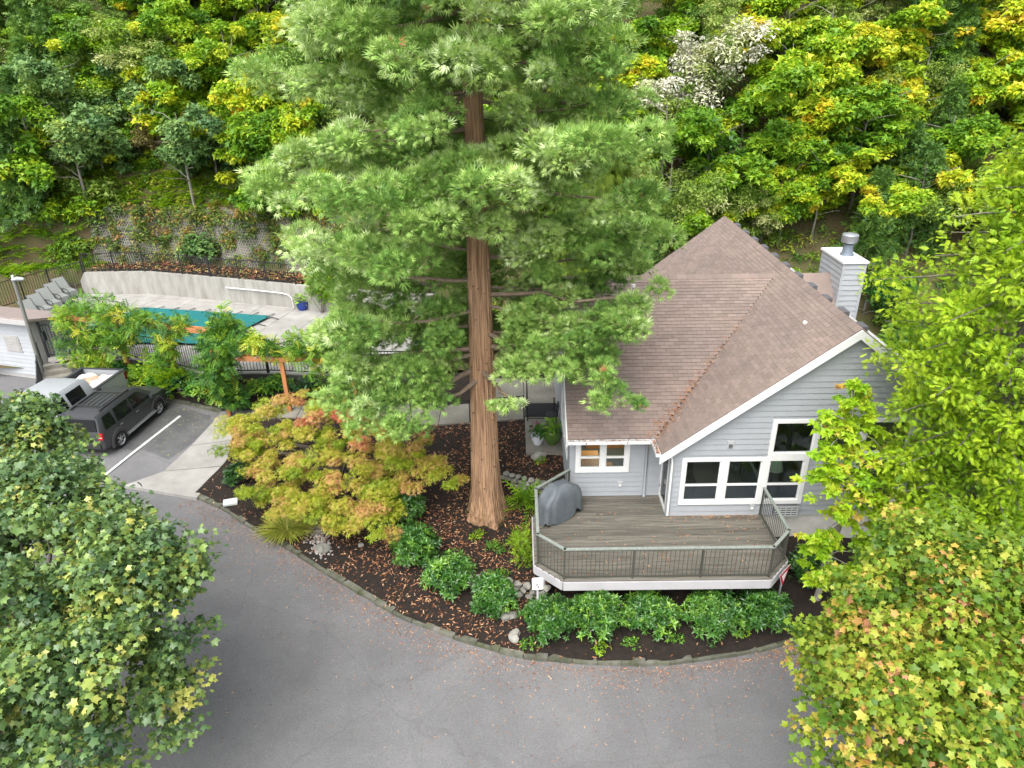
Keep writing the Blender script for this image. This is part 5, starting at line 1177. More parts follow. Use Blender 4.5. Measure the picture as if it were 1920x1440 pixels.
HM = {
 'green': leafmat('leaf_bigleaf_green', [(0, (.05, .14, .014)), (.4, (.14, .30, .018)), (.7, (.28, .45, .022)), (1, (.50, .56, .03))], trans=.35, rnd=.13),
 'yellow': leafmat('leaf_bigleaf_yellow', [(0, (.09, .20, .012)), (.35, (.22, .40, .018)), (.6, (.40, .54, .025)), (.85, (.62, .62, .03)), (1, (.74, .52, .04))], trans=.35, rnd=.13),
 'orange': leafmat('leaf_bigleaf_orange', [(0, (.12, .24, .015)), (.4, (.30, .44, .02)), (.68, (.50, .55, .03)), (.9, (.68, .56, .03)), (1, (.68, .42, .04))], trans=.35, rnd=.13),
 'grey': leafmat('leaf_blue_green', [(0, (.06, .14, .04)), (.5, (.15, .27, .075)), (.8, (.25, .38, .11)), (1, (.40, .50, .08))], trans=.25, rnd=.13),
 'alder': leafmat('leaf_alder', [(0, (.06, .14, .02)), (.5, (.17, .30, .045)), (1, (.35, .46, .09))], trans=.3, rnd=.13),
 'pale': leafmat('leaf_pale', [(0, (.09, .18, .025)), (.5, (.24, .36, .05)), (.8, (.42, .50, .13)), (1, (.62, .62, .30))], trans=.3, rnd=.13),
 'white': leafmat('leaf_silver', [(0, (.20, .30, .08)), (.3, (.42, .46, .20)), (.6, (.70, .68, .55)), (1, (.80, .76, .72))], trans=.2, rnd=.13),
 'brown': leafmat('leaf_dry_brown', [(0, (.09, .07, .03)), (.5, (.20, .16, .06)), (1, (.30, .28, .07))], trans=.2, rnd=.13),
 'fir': leafmat('leaf_fir', [(0, (.035, .10, .02)), (.5, (.10, .21, .035)), (1, (.22, .36, .05))], trans=.15, rnd=.13),
 'dark': leafmat('leaf_ivy', [(0, (.012, .05, .01)), (.5, (.03, .12, .018)), (1, (.09, .25, .03))], trans=.2, rnd=.13),
}
M_bark = mat('grey_bark', (.20, .175, .15), .9, scale=6, col2=(.12, .105, .09), stretch=(3, 3, .6), bump=.5)
M_barkp = mat('pale_bark', (.40, .37, .32), .9, scale=5, col2=(.25, .23, .20), stretch=(3, 3, .6))

# ------------------------------------------------------------------ the big sequoia
seq = thing('sequoia_tree', 'huge conifer with a straight reddish brown trunk in front of the house', 'tree', (-4.62, 1.3, -.85))
M_sbark = mat('sequoia_bark', (.52, .32, .185), .95, scale=2.2, col2=(.13, .068, .04), stretch=(9, 9, .38), bump=1.0, bscale=5, detail=10)
def trunk_r(z): return float(np.interp(z, [-1, -.8, -.5, 0, .6, 1.5, 3, 5, 8, 11, 14, 20, 24], [.70, .62, .53, .465, .43, .40, .37, .335, .285, .235, .19, .1, .03]))
V, F = [], []; nu = 150; zs_ = np.r_[np.linspace(-1.0, 2, 22), np.linspace(2.25, 24, 50)]
for z in zs_:
    for i in range(nu):
        a = 2 * math.pi * i / nu; fl = max(0, (1.2 - z) / 2.2)
        r = trunk_r(z) * (1 + .13 * fl * math.sin(5 * a + 1) + .07 * fl * math.sin(9 * a) + .030 * abs(math.sin(9 * a + .35 * z + math.sin(z * .8))) + .035 * abs(math.sin(17 * a - z * .45 + 1.3 * math.sin(z * .6 + 2 * a))) + .020 * math.sin(37 * a + z * 1.2 + 2 * math.sin(z)))
        V.append((-4.62 + .003 * z + r * math.cos(a), 1.3 + r * math.sin(a), z))
F = [(k * nu + i, k * nu + (i + 1) % nu, (k + 1) * nu + (i + 1) % nu, (k + 1) * nu + i) for k in range(len(zs_) - 1) for i in range(nu)]
mesh_np('trunk', V, F, M_sbark, seq, smooth=True)
SEQ_EXPL = [(-8.33, .29, 4.39, .59), (-7.5, -.44, 4.01, .65), (-6.75, -.81, 3.71, .57), (-6.88, -.11, 4.24, .61), (-8.12, -.33, 3.8, .51), (-6.05, -.32, 4.25, .51), (-8.78, .13, 4.06, .44), (-6.17, -.78, 3.77, .36), (-7.65, .69, 4.52, .6), (-8.6, 1.01, 4.72, .61), (-9.02, 1.87, 5.36, .65), (-7.98, 1.27, 5.26, .61), (-7.01, .58, 4.73, .6),
  (-3.73, .03, 4.93, .42), (-3.02, -.4, 4.96, .48), (-2.32, -.52, 5.17, .45), (-3.14, .28, 5.45, .55), (-2.29, .16, 5.64, .57), (-1.59, -.03, 5.71, .57), (-1.36, -.61, 5.19, .47), (-.99, -1.18, 4.7, .45), (-1.47, -1.21, 4.64, .34), (-.58, -1.27, 4.51, .27), (-1.13, .47, 6.27, .64), (-.45, .41, 6.58, .57), (.19, .62, 7.02, .35), (-.61, .07, 6.11, .39),
  (-8.6, 2.6, 6.2, .6), (-7.6, 2.6, 6.3, .6), (-6.7, 2.4, 6.1, .6), (-8.2, 2.2, 5.8, .55), (-7.2, 2.0, 5.7, .55), (-6.3, 2.0, 5.5, .5), (-7.9, 2.9, 6.9, .6), (-6.9, 2.9, 6.9, .6), (-3.3, 2.6, 6.3, .5), (-2.5, 2.5, 6.4, .55), (-1.8, 2.4, 6.4, .5),
  (-3.88, -.75, 4.25, .30), (-4.2, -.71, 4.15, .16), (-3.55, -.84, 4.26, .2)]
cl = []
for x, y, z, r in SEQ_EXPL:
    cl.append((x, y, z, r * .8))
    if r > .25:
        for k in range(3): q = rng.normal(0, .55, 3) * r * (1, 1, .45); cl.append((x + q[0], y + q[1], z + q[2] - .1, r * .62))
for x_, z_ in ((-5.25, 8.92), (-4.7, 9.0), (-4.1, 8.9), (-5.3, 9.85), (-4.75, 9.95), (-4.2, 9.85), (-3.8, 10.1), (-5.0, 10.35), (-4.4, 10.42), (-5.4, 12.1), (-4.8, 12.25), (-4.2, 12.15), (-5.1, 12.8), (-4.4, 12.9), (-3.8, 12.6)):
    for k in range(2): cl.append((x_ + rng.normal(0, .15), -.8 + rng.normal(0, .3), z_ + rng.normal(0, .06), rng.uniform(.38, .5)))
br = MB()
T0 = np.array((-4.62, 1.3, 0.))
for tgt, zb in (((-7.0, -.2, 4.2), 4.4), ((-8.6, 1.2, 4.9), 5.0), ((-6.2, -.6, 3.9), 4.1), ((-1.0, -.4, 5.0), 5.1), ((-2.4, 0, 5.3), 5.5), ((-.2, .5, 6.8), 6.6), ((-3.7, -.75, 4.3), 4.4)):
    limb(br, T0 + (0, 0, zb), tgt, .085, .025, -.03, 5, 6)
z = 4.2; az = 0.0
while z < 21.5:
    az += 2.399963 + R_.uniform(-.25, .25); z += .165
    L = float(np.interp(z, [4, 5.5, 7.5, 9, 11, 13.5, 16, 19, 22], [3.6, 4.4, 5.0, 5.1, 4.8, 4.7, 3.6, 2.2, .8])) * R_.uniform(.82, 1.08)
    d = np.array((math.cos(az), math.sin(az), 0.)); front = -d[1]
    if front > .55 and z < 8.2: continue
    if front > .1 and z < 5.4 and abs(d[0]) < .9: continue
    rise = R_.uniform(-.05, .18)
    tip = T0 + d * L + np.array((0, 0, z - .10 * L + rise * L))
    fk_ = 1
    if front < .6 or z > 11.2: limb(br, T0 + (0, 0, z), tip - d * L * .12, (.05 + .015 * L / 5) * fk_, .012, -.045, 5, 5, .06 * fk_)
    side = np.array((-d[1], d[0], 0.)); nC = int(6 + L * 2.6)
    for k in range(nC):
        u = R_.uniform(.12, 1.0) ** .8; w = (R_.random() - .5) * 2 * (1.35 - .75 * u) * min(1.2, L * .28)
        c = T0 + d * L * u + side * w + np.array((0, 0, z + (-.10 + rise) * L * u - .22 * u * (1 - u) * L + R_.uniform(-.25, .2)))
        r = R_.uniform(.34, .58) * (.75 + .25 * L / 5)
        if c[1] < 1.25:
            k_ = (1.3 + 17.24) / (c[1] + 17.24); zt_ = 12.87 + (c[2] - 12.87) * k_; xt_ = -3.62 + (c[0] + 3.62) * k_
            if abs(xt_ + 4.62) < .30 + r * .85 and (zt_ < 8.1 + r or 8.75 - r < zt_ < 9.05 + r * .6 or 10.75 - r * .4 < zt_ < 11.55 + r * .7): continue
        cl.append((*c, r))
        if k % 3 == 0 and u > .4: br.tube([T0 + d * L * (u - .12) + np.array((0, 0, z + (-.10 + rise) * L * (u - .1))), c], [.022, .008], 4, cap=False)
kind(br.obj('branches', mat('branch_bark', (.24, .18, .13), .9, scale=6, col2=(.15, .11, .08)), seq, smooth=60), 'stuff')
cl = np.array(cl); print('sequoia clumps', len(cl))
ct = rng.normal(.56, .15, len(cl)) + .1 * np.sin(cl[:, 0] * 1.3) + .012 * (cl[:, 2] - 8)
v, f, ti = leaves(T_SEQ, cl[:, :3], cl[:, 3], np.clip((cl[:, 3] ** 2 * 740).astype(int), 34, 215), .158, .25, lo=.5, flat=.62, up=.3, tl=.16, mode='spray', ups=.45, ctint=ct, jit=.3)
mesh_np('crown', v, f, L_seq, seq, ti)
# little dead stubs and moss on the trunk
mb = MB()
for k in range(46):
    zz = R_.uniform(.2, 7.5); a = R_.uniform(3.3, 6.1); r_ = trunk_r(zz); d = Vector((math.cos(a), math.sin(a), .1)); p = Vector((-4.62, 1.3, zz)) + d * r_ * .95; mb.tube([p, p + d * R_.uniform(.06, .13)], [R_.uniform(.014, .028), .008], 5)
kind(mb.obj('branch_stubs', mat('dead_wood', (.12, .085, .06), .9), seq), 'stuff')
n = 900; a = rng.uniform(0, 6.283, n); zz = -.9 + rng.exponential(.22, n).clip(0, 1.3); rr_ = np.array([trunk_r(q) for q in zz]) * 1.09
P = np.stack([-4.62 + rr_ * np.cos(a), 1.3 + rr_ * np.sin(a), zz], 1); v, f, ti = inst(T_LANCE, P, frames(norm(np.stack([np.cos(a), np.sin(a), rng.uniform(.2, 1.2, n)], 1) + rng.normal(0, .4, (n, 3))), np.array((0, 0, 1.0)) + rng.normal(0, .3, (n, 3))), rng.uniform(.03, .07, n), rng.random(n))
kind(mesh_np('moss', v, f, leafmat('moss_green', [(0, (.06, .07, .02)), (1, (.16, .17, .05))], trans=0), seq, ti), 'stuff')
# a few rust-coloured dead sprays inside the crown
k = rng.choice(len(cl), 60); v, f, ti = leaves(T_SEQ, cl[k, :3], cl[k, 3] * .8, np.full(60, 6), .13, mode='spray')
mesh_np('dead_sprays', v, f, leafmat('leaf_rust', [(0, (.30, .11, .04)), (1, (.45, .20, .09))]), seq, ti)

# ------------------------------------------------------------------ broadleaf tree builder
def crown_clumps(ells, n, r0, r1, shell=.55, cut=None):
    """clump centres in a union of ellipsoids: (cx, cy, cz, rx, ry, rz, weight)"""
    w = np.array([e[6] for e in ells], float); k = rng.choice(len(ells), n, p=w / w.sum()); E = np.array([e[:6] for e in ells])[k]
    d = unit(n); d[:, 2] = np.where(d[:, 2] < -.45, -d[:, 2], d[:, 2]); r = rng.uniform(shell ** 3, 1, n) ** (1 / 3)
    P = E[:, :3] + d * r[:, None] * E[:, 3:6]; return P, rng.uniform(r0, r1, n)
def tree(name, label, base, ells, n, r0, r1, leafT, lm, per, size, trunk_r_=.15, barkm=None, t0=.45, tc=.2, tl=.14, group=None, mode='leaf', lo=.3, fork=1.6, nb=12, flat=.6, cat='tree', shell=.55):
    t = thing(name, label, cat, base, 0, group)
    P, r = crown_clumps(ells, n, r0, r1, shell); mb = MB(); b = np.array(base, float); c0 = np.average([e[:3] for e in ells], axis=0, weights=[e[6] for e in ells])
    fk = b + (c0 - b) * .45; fk[2] = min(fk[2], b[2] + fork)
    limb(mb, b - (0, 0, .15), fk, trunk_r_ * 1.15, trunk_r_ * .8, 0, 4, 8, .03)
    for i in rng.choice(n, min(nb, n), replace=False): 
        mid = fk + (P[i] - fk) * .5 + rng.normal(0, .15, 3); limb(mb, fk, P[i], trunk_r_ * .55, .018, .05, 5, 6, .05)
    mb.obj('trunk', barkm or M_bark, t, smooth=60)
    ct = rng.normal(t0, tc, n)
    v, f, ti = leaves(leafT, P, r, np.full(n, per), size, .24, lo=lo, ctint=ct, tl=tl, mode=mode, flat=flat, jit=1.15, face_up=.8)
    mesh_np('crown', v, f, lm, t, ti); return t
tree('maple_tree', 'dark green maple with yellowing leaf tips filling the lower left corner', (-12.6, -8.2, -.7),
     [(-12.4, -6.9, 2.6, 2.7, 2.6, 2.5, 3), (-11.2, -8.2, 2.5, 1.6, 1.4, 2.0, 1.4), (-12.2, -9.4, 2.2, 2.2, 1.5, 2.2, 1.6), (-15.95, -3.45, 3.9, 2.1, 1.8, 2.0, 3.2), (-13.6, -5.4, 3.7, 1.6, 1.5, 1.6, 1.6), (-11.1, -6.6, 3.6, 1.3, 1.1, 1.2, 1)],
     560, .3, .55, T_MAPLE, L_mapd, 78, .112, .17, t0=.50, tc=.18, tl=.17, nb=26)
tree('maple_tree', 'golden green maple turning orange filling the lower right corner', (4.4, -9.4, -1.9),
     [(4.3, -7.3, 3.0, 2.1, 2.0, 2.1, 3), (3.2, -8.6, 2.9, 1.6, 1.6, 2.0, 2), (2.2, -9.9, 2.8, 1.4, 1.1, 1.9, 1.6), (4.9, -9.2, 3.0, 2.4, 2.2, 2.0, 2), (3.2, -10.9, 2.4, 2.0, 1.3, 2.0, 1.4), (2.6, -7.9, 2.6, 1.1, 1.0, 1.5, 1)],
     420, .3, .52, T_MAPLE, L_mapy, 80, .104, .15, t0=.47, tc=.2, tl=.14, nb=22)
# Japanese maple
JM = [(-13.09, 3.78, 1.34), (-12.34, 4.46, 1.59), (-11.22, 4.58, 1.82), (-9.98, 4.02, 1.78), (-8.78, 3.42, 1.68), (-12.18, 2.59, 1.18), (-11.22, 3.01, 1.33), (-10.07, 2.67, 1.31), (-9.09, 2.01, 1.09), (-10.47, 1.44, 1.07), (-11.58, 1.69, .92), (-9.34, .8, .88), (-8.26, 1.19, 1.0), (-7.46, 1.51, 1.18), (-6.62, 1.66, 1.47), (-7.35, .56, .82), (-8.26, .17, .72), (-9.17, -.14, .56), (-10.27, .42, .57), (-7.84, -.45, .58), (-8.6, -.6, .51), (-6.41, 1.1, 1.23), (-12.96, 2.77, 1.09), (-10.35, 3.86, 1.46), (-11.08, 1.01, .66), (-12.54, 3.18, 1.25), (-7.88, 2.24, 1.53), (-9.02, 2.75, 1.45)]
jm = thing('japanese_maple', 'wide low maple in layered gold, orange and lime between the kerb and the big trunk', 'tree', (-9.6, 3.2, -.42))
mb = MB(); P = []; r = []; tt = []
for i, c in enumerate(JM):
    c = np.array(c) * (1, 1, 1) - (0, 0, .28); limb(mb, (-9.6 + .1 * math.sin(i), 3.2 + .1 * math.cos(i), -.5), c - (0, 0, .15), .06, .012, .12, 6, 5, .05)
    for k in range(9):
        q = c + rng.normal(0, 1, 3) * (.40, .36, .19) + (0, 0, .12); P.append(q); r.append(rng.uniform(.22, .42)); tt.append(np.clip(.39 + .13 * rng.normal() + .25 * ss(.9, 1.8, q[2]) * rng.random() + (.22 if rng.random() < .22 else 0), 0, .85))
for k in range(16): P.append(np.array((-9.05, 3.6, 1.75)) + rng.normal(0, 1, 3) * (.28, .25, .18)); r.append(.25); tt.append(rng.uniform(.84, 1.0))
mb.obj('trunk', M_bark, jm, smooth=60); P = np.array(P); r = np.array(r)
v, f, ti = leaves(t_tuft(5, 80, .11, .1, .7), P, r, np.full(len(P), 150), .088, lo=.1, flat=.42, ctint=np.array(tt), tl=.09, face_up=.8, jit=.8); mesh_np('crown', v, f, L_jm, jm, ti)
# yellow-green cedar on the right
ced = thing('cedar_tree', 'tall bright yellow-green cedar hiding the right end of the house', 'tree', (7.75, -2.6, -1.9))
mb = MB(); limb(mb, (7.75, -2.6, -2.1), (7.75, -2.6, 13.2), .24, .03, 0, 8, 8, .004); P, r, tt = [], [], []
z = .6; az = 0
while z < 13:
    z += .058; az += 2.4 + R_.uniform(-.3, .3); L = float(np.interp(z, [.5, 2, 4, 6, 7.4, 8.4, 9.2, 9.9, 11.2, 12.8], [1.8, 2.1, 2.4, 2.75, 3.0, 2.9, 2.35, 1.6, .95, .3])) * R_.uniform(.78, 1.12)
    d = np.array((math.cos(az), math.sin(az), 0.)); tip = np.array((7.75, -2.6, z)) + d * L + (0, 0, .08 * L - .05 * L * L)
    if d[1] > .7 and R_.random() < .5: continue
    limb(mb, (7.75, -2.6, z), tip, .04, .01, .03, 4, 4, .03)
    for k in range(int(3 + L * 2.2)):
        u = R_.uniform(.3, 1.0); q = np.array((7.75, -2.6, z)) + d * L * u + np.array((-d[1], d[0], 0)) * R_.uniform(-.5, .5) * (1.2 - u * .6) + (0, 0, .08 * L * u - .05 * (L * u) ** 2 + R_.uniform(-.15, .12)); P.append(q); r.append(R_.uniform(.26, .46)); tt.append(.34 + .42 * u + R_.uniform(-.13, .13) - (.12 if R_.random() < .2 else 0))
mb.obj('trunk', M_bark, ced, smooth=60); P = np.array(P); r = np.array(r)
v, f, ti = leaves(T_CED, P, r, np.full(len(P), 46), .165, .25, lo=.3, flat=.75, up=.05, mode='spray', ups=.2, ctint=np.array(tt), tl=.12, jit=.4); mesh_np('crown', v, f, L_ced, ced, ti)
# small layered tree before the gable
L_sm = leafmat('leaf_small_tree', [(0, (.13, .29, .01)), (.4, (.25, .44, .015)), (.75, (.42, .56, .025)), (.92, (.56, .45, .06)), (1, (.5, .3, .1))], trans=.35)
sm = thing('small_tree', 'slender lime green tree with open layered branches in front of the gable windows', 'tree', (4.9, -1.9, bz(4.9, -1.9)))
mb = MB(); tr = [(4.9, -1.9, bz(4.9, -1.9) - .1), (4.95, -1.9, 0), (5.05, -1.95, 1.2), (4.95, -1.95, 2.5), (4.72, -1.96, 4.2), (4.6, -1.96, 5.35)]; mb.tube(tr, [.10, .085, .07, .05, .03, .01], 8)
SMC = [(4.6, -1.96, 5.3, .18), (4.5, -2.1, 4.9, .3), (4.75, -1.8, 4.95, .28), (4.2, -2.2, 4.55, .3), (4.95, -1.8, 4.5, .35), (4.5, -2.2, 4.3, .35), (3.95, -2.4, 4.25, .3), (5.3, -2.0, 4.0, .35), (4.6, -2.4, 3.8, .42), (4.0, -2.5, 3.75, .35), (5.0, -2.3, 3.5, .4), (5.6, -2.1, 3.5, .32), (4.25, -2.7, 3.35, .42), (3.75, -2.7, 3.1, .3), (4.8, -2.7, 3.05, .42), (5.5, -2.3, 2.95, .4), (4.2, -2.9, 2.75, .38), (5.1, -2.6, 2.55, .42), (5.8, -2.4, 2.3, .42), (4.35, -3.0, 2.3, .35), (5.4, -2.7, 2.0, .42), (5.0, -2.3, 1.6, .32), (5.6, -2.6, 1.4, .35), (4.15, -2.6, 1.2, .34), (4.5, -2.5, .95, .36), (5.7, -2.4, .7, .4), (4.2, -2.6, .75, .28), (4.55, -2.75, .15, .34), (4.9, -2.8, -.05, .34), (4.3, -2.7, -.1, .25), (5.4, -2.6, .1, .34)]
P, r = [], []
for x, y, z, q in SMC:
    k = min(range(len(tr)), key=lambda i: abs(tr[i][2] - (z - .1))); limb(mb, np.array(tr[k]), (x, y, z), .022, .007, .04, 4, 4, .06)
    for j in range(8): P.append(np.array((x, y, z)) + rng.normal(0, 1, 3) * (q * .55, q * .5, q * .22)); r.append(q * rng.uniform(.34, .54))
mb.obj('trunk', M_barkp, sm, smooth=60); P = np.array(P); r = np.array(r)
v, f, ti = leaves(T_M3, P, r, np.full(len(P), 34), .115, lo=.1, flat=.45, t0=.55, tc=.16, tl=.1, jit=.4); mesh_np('crown', v, f, L_sm, sm, ti)
# weeping conifer behind the sequoia
wp = thing('weeping_conifer', 'weeping yellow-green conifer with hanging strands behind the big tree', 'tree', (.2, 15.6, .2))
mb = MB(); limb(mb, (.2, 15.6, 0), (.2, 15.6, 10.4), .16, .03, 0, 6, 6, .01); mb.obj('trunk', M_bark, wp, smooth=60)
n = 5200; z = rng.uniform(2, 10.4, n); a = rng.uniform(0, 6.283, n); R2 = np.interp(z, [2, 6, 9, 10.4], [2.1, 1.9, 1.2, .15]) * rng.uniform(.5, 1, n) ** .5
P = np.stack([.2 + R2 * np.cos(a), 15.6 + R2 * np.sin(a), z], 1); fw = norm(np.stack([np.cos(a) * .25, np.sin(a) * .25, -np.ones(n)], 1) + rng.normal(0, .12, (n, 3)))
v, f, ti = inst(T_CED, P, frames(fw, np.stack([np.cos(a), np.sin(a), np.zeros(n)], 1)), rng.uniform(.35, .7, n), rng.normal(.45, .17, n)); mesh_np('crown', v, f, leafmat('leaf_weeping', [(0, (.05, .11, .015)), (.5, (.17, .26, .03)), (1, (.34, .42, .05))]), wp, ti)

# ------------------------------------------------------------------ the wooded slope: trees one by one
HILL = [(50,160,'fir',-31.3,26.0),(110,230,'alder',-29.2,24.5),(30,250,'fir',-31.1,23.7),(190,190,'brown',-27.1,25.6),(230,150,'green',-26.3,27.1),(330,140,'green',-23.1,27.1),(420,125,'green',-20.3,27.1),(560,110,'orange',-15.7,26.5),(470,230,'yellow',-18.0,23.6),(385,265,'yellow',-20.6,23.3),(280,240,'yellow',-24.1,24.5),(540,190,'alder',-16.0,24.1),(545,280,'yellow',-15.5,21.8),(165,270,'grey',-27.2,23.5),(140,350,'grey',-27.7,22.0),(60,330,'green',-29.9,22.0),(30,390,'fir',-30.7,21.2),(350,370,'grey',-21.6,21.8),(480,330,'green',-17.4,21.3),(435,175,'green',-19.5,25.6),(520,350,'green',-16.2,20.8),(100,130,'fir',-30.2,27.1),(250,210,'brown',-25.1,25.2),(620,150,'alder',-13.7,25.1),(60,90,'fir',-31.5,27.8),(330,60,'green',-23.8,29.7),(480,60,'green',-18.7,29.0),(150,60,'alder',-29.2,29.2),(700,120,'green',-11.3,25.3),(800,150,'alder',-8.3,24.7),(1000,130,'green',-2.4,25.7),(1100,150,'green',.4,24.1),
(1200,130,'green',3.4,24.8),(1190,240,'dark',2.8,21.8),(1290,230,'white',5.6,22.0),(1250,310,'pale',4.2,19.9),(1340,150,'pale',7.3,23.8),(1420,120,'yellow',9.5,23.9),(1480,110,'green',11.3,24.3),(1560,100,'pale',13.8,24.8),(1640,150,'orange',15.6,23.2),(1720,120,'yellow',17.8,23.3),(1800,110,'fir',20.0,23.4),(1880,110,'yellow',22.5,23.8),(1400,250,'green',8.5,21.0),(1480,210,'yellow',10.8,21.7),(1560,190,'yellow',13.2,22.3),(1600,270,'green',13.6,19.9),(1680,230,'orange',16.1,20.9),(1740,190,'pale',17.9,21.7),(1790,250,'fir',18.9,20.3),(1450,330,'green',9.5,19.2),(1540,330,'yellow',11.8,18.8),(1620,330,'green',13.8,18.5),(1710,330,'fir',16.1,18.4),(1740,390,'fir',16.5,17.1),(1260,390,'pale',4.3,18.1),(1330,340,'green',6.3,18.9),(1390,390,'green',7.7,17.7),(1480,390,'yellow',10.0,17.6),(1545,380,'yellow',11.7,17.6),(1650,430,'fir',14.0,16.3),(1220,430,'dark',3.2,17.3),(1650,520,'dark',13.5,14.4),(1300,50,'green',6.5,26.6),(1450,40,'yellow',10.9,26.5),(1600,40,'yellow',15.2,26.1),(1750,40,'fir',19.3,25.5),(1900,60,'yellow',23.5,25.0),(1850,200,'yellow',20.7,21.3),(1160,60,'alder',2.4,26.9)]
def crown_mesh(nm, kind_):
    """a crown about 2.4 m across at the origin, shared by copies"""
    if kind_ in ('fir',):
        P, r = [], []; 
        for z in np.arange(-2.2, 2.6, .22):
            L = .2 + (2.6 - z) * .30
            for a in rng.uniform(0, 6.28, 7): u = rng.uniform(.35, 1, 3); P += [(L * q * math.cos(a + .2 * q), L * q * math.sin(a + .2 * q), z - .25 * q) for q in u]; r += [.26] * 3
        v, f, ti = leaves(T_FIR, np.array(P), np.array(r), np.full(len(P), 12), .30, lo=.2, up=-.15, mode='spray', flat=.6, tc=.18)
    else:
        E = [(*(rng.normal(0, 1, 3) * (.8, .8, .7)), rng.uniform(.8, 1.3), rng.uniform(.8, 1.3), rng.uniform(.6, 1.0), 1) for _ in range(5)]
        big = kind_ in ('green', 'yellow', 'orange', 'grey'); n = 52
        P, r = crown_clumps(E, n, .28, .52, .3)
        small = kind_ in ('brown', 'pale', 'alder', 'white', 'dark')
        v, f, ti = leaves(T_M3 if big else T_LANCE, P, r, np.full(n, 185 if big else 170), .135 if big else .108, lo=.2, flat=.6, tc=.22, tl=.12, jit=.7)
        ti = ti + .10 * (v[f[:, 0], 2] > .6) if kind_ in ('orange', 'yellow') else ti
    V = v.astype(np.float32); me = bpy.data.meshes.new(nm); me.vertices.add(len(V)); me.vertices.foreach_set('co', V.ravel()); me.loops.add(f.size); me.loops.foreach_set('vertex_index', f.ravel().astype(np.int32))
    me.polygons.add(len(f)); me.polygons.foreach_set('loop_start', np.arange(0, f.size, 3, dtype=np.int32)); me.update(calc_edges=True)
    a = me.attributes.new('tint', 'FLOAT', 'FACE'); a.data.foreach_set('value', ti.astype(np.float32)); me.materials.append(HM[kind_]); return me
M_hbark = mat('slope_bark', (.25, .23, .20), .9, scale=5, col2=(.15, .135, .115), stretch=(3, 3, .6))
def trunk_mesh(nm):
    mb = MB(); limb(mb, (0, 0, -3.0), (0, 0, 1.4), .075, .015, 0, 7, 6, .012)
    for k in range(9): a = rng.uniform(0, 6.28); z = rng.uniform(-1.2, 1.2); limb(mb, (0, 0, z), (1.1 * math.cos(a), 1.1 * math.sin(a), z + rng.uniform(.2, .8)), .022, .006, .04, 4, 4)
    return mb.mesh(nm, M_hbark, smooth=60)
CROWNS = {k: [crown_mesh('crown', k) for _ in range(2 if k in ('green', 'yellow', 'orange', 'pale', 'alder') else 1)] for k in ('green', 'yellow', 'orange', 'grey', 'alder', 'pale', 'white', 'brown', 'fir', 'dark')}
TRUNKS = [trunk_mesh('trunk') for _ in range(3)]
NMS = dict(green='maple_tree', yellow='maple_tree', orange='maple_tree', grey='maple_tree', alder='alder_tree', pale='alder_tree', white='silver_tree', brown='dry_shrub', fir='fir_tree', dark='ivy_shrub')
DSC = dict(green='bright green broadleaf tree', yellow='yellow-green maple', orange='golden yellow maple', grey='bluish green maple', alder='dull green fine-leaved tree', pale='pale green fine-leaved tree', white='silvery white-leaved tree', brown='brown dry shrub', fir='dark green fir', dark='dark ivy-clad shrub')
def where(px, py):
    side = 'far left' if px < 110 else 'at left' if px < 300 else 'above the pool' if px < 600 else 'behind the big conifer' if px < 1170 else 'left of the roof peak' if px < 1330 else 'above the roof peak' if px < 1450 else 'above the chimney' if px < 1660 else 'far right'
    h = 'at the very top' if py < 85 else 'high up' if py < 170 else 'half way up' if py < 290 else 'low down' if py < 400 else 'at the foot'
    return side + ' on the slope, ' + h
def hill_tree(kd, x, y, sc, lab, group=None, dz=2.4):
    z = float(hill_z(x, y)); t = thing(NMS[kd], lab, 'shrub' if kd in ('brown', 'dark') else 'tree', (x, y, z), R_.uniform(0, 6.28), group, local=True)
    c = bpy.data.objects.new('crown', R_.choice(CROWNS[kd])); COL.objects.link(c); c.parent = t; c.location = (0, 0, dz * sc * .8); c.scale = (sc, sc, sc * R_.uniform(.85, 1.15))
    k = bpy.data.objects.new('trunk', R_.choice(TRUNKS)); COL.objects.link(k); k.parent = t; k.location = (0, 0, dz * sc * .8); k.scale = (sc, sc, sc); return t
HL = {}
for h in HILL: HL.setdefault((h[2], where(h[0], h[1])), []).append(h)
for px, py, kd, x, y in HILL:
    low = kd in ('brown', 'dark'); sc = R_.uniform(1.1, 1.5) * (.75 if low else .85 if kd == 'fir' else 1.25 if kd == 'white' else 1.0); same = sorted(HL[(kd, where(px, py))]); n_ = len(same)
    pre = '' if n_ == 1 else (('left-hand ', 'right-hand ') if n_ == 2 else ('leftmost ', 'middle ', 'rightmost ', 'farthest right '))[[q[:2] for q in same].index((px, py))]
    hill_tree(kd, x, y + .9, sc, pre + DSC[kd] + ' ' + where(px, py), 'trees on the wooded slope', 1.2 if low else 2.6)
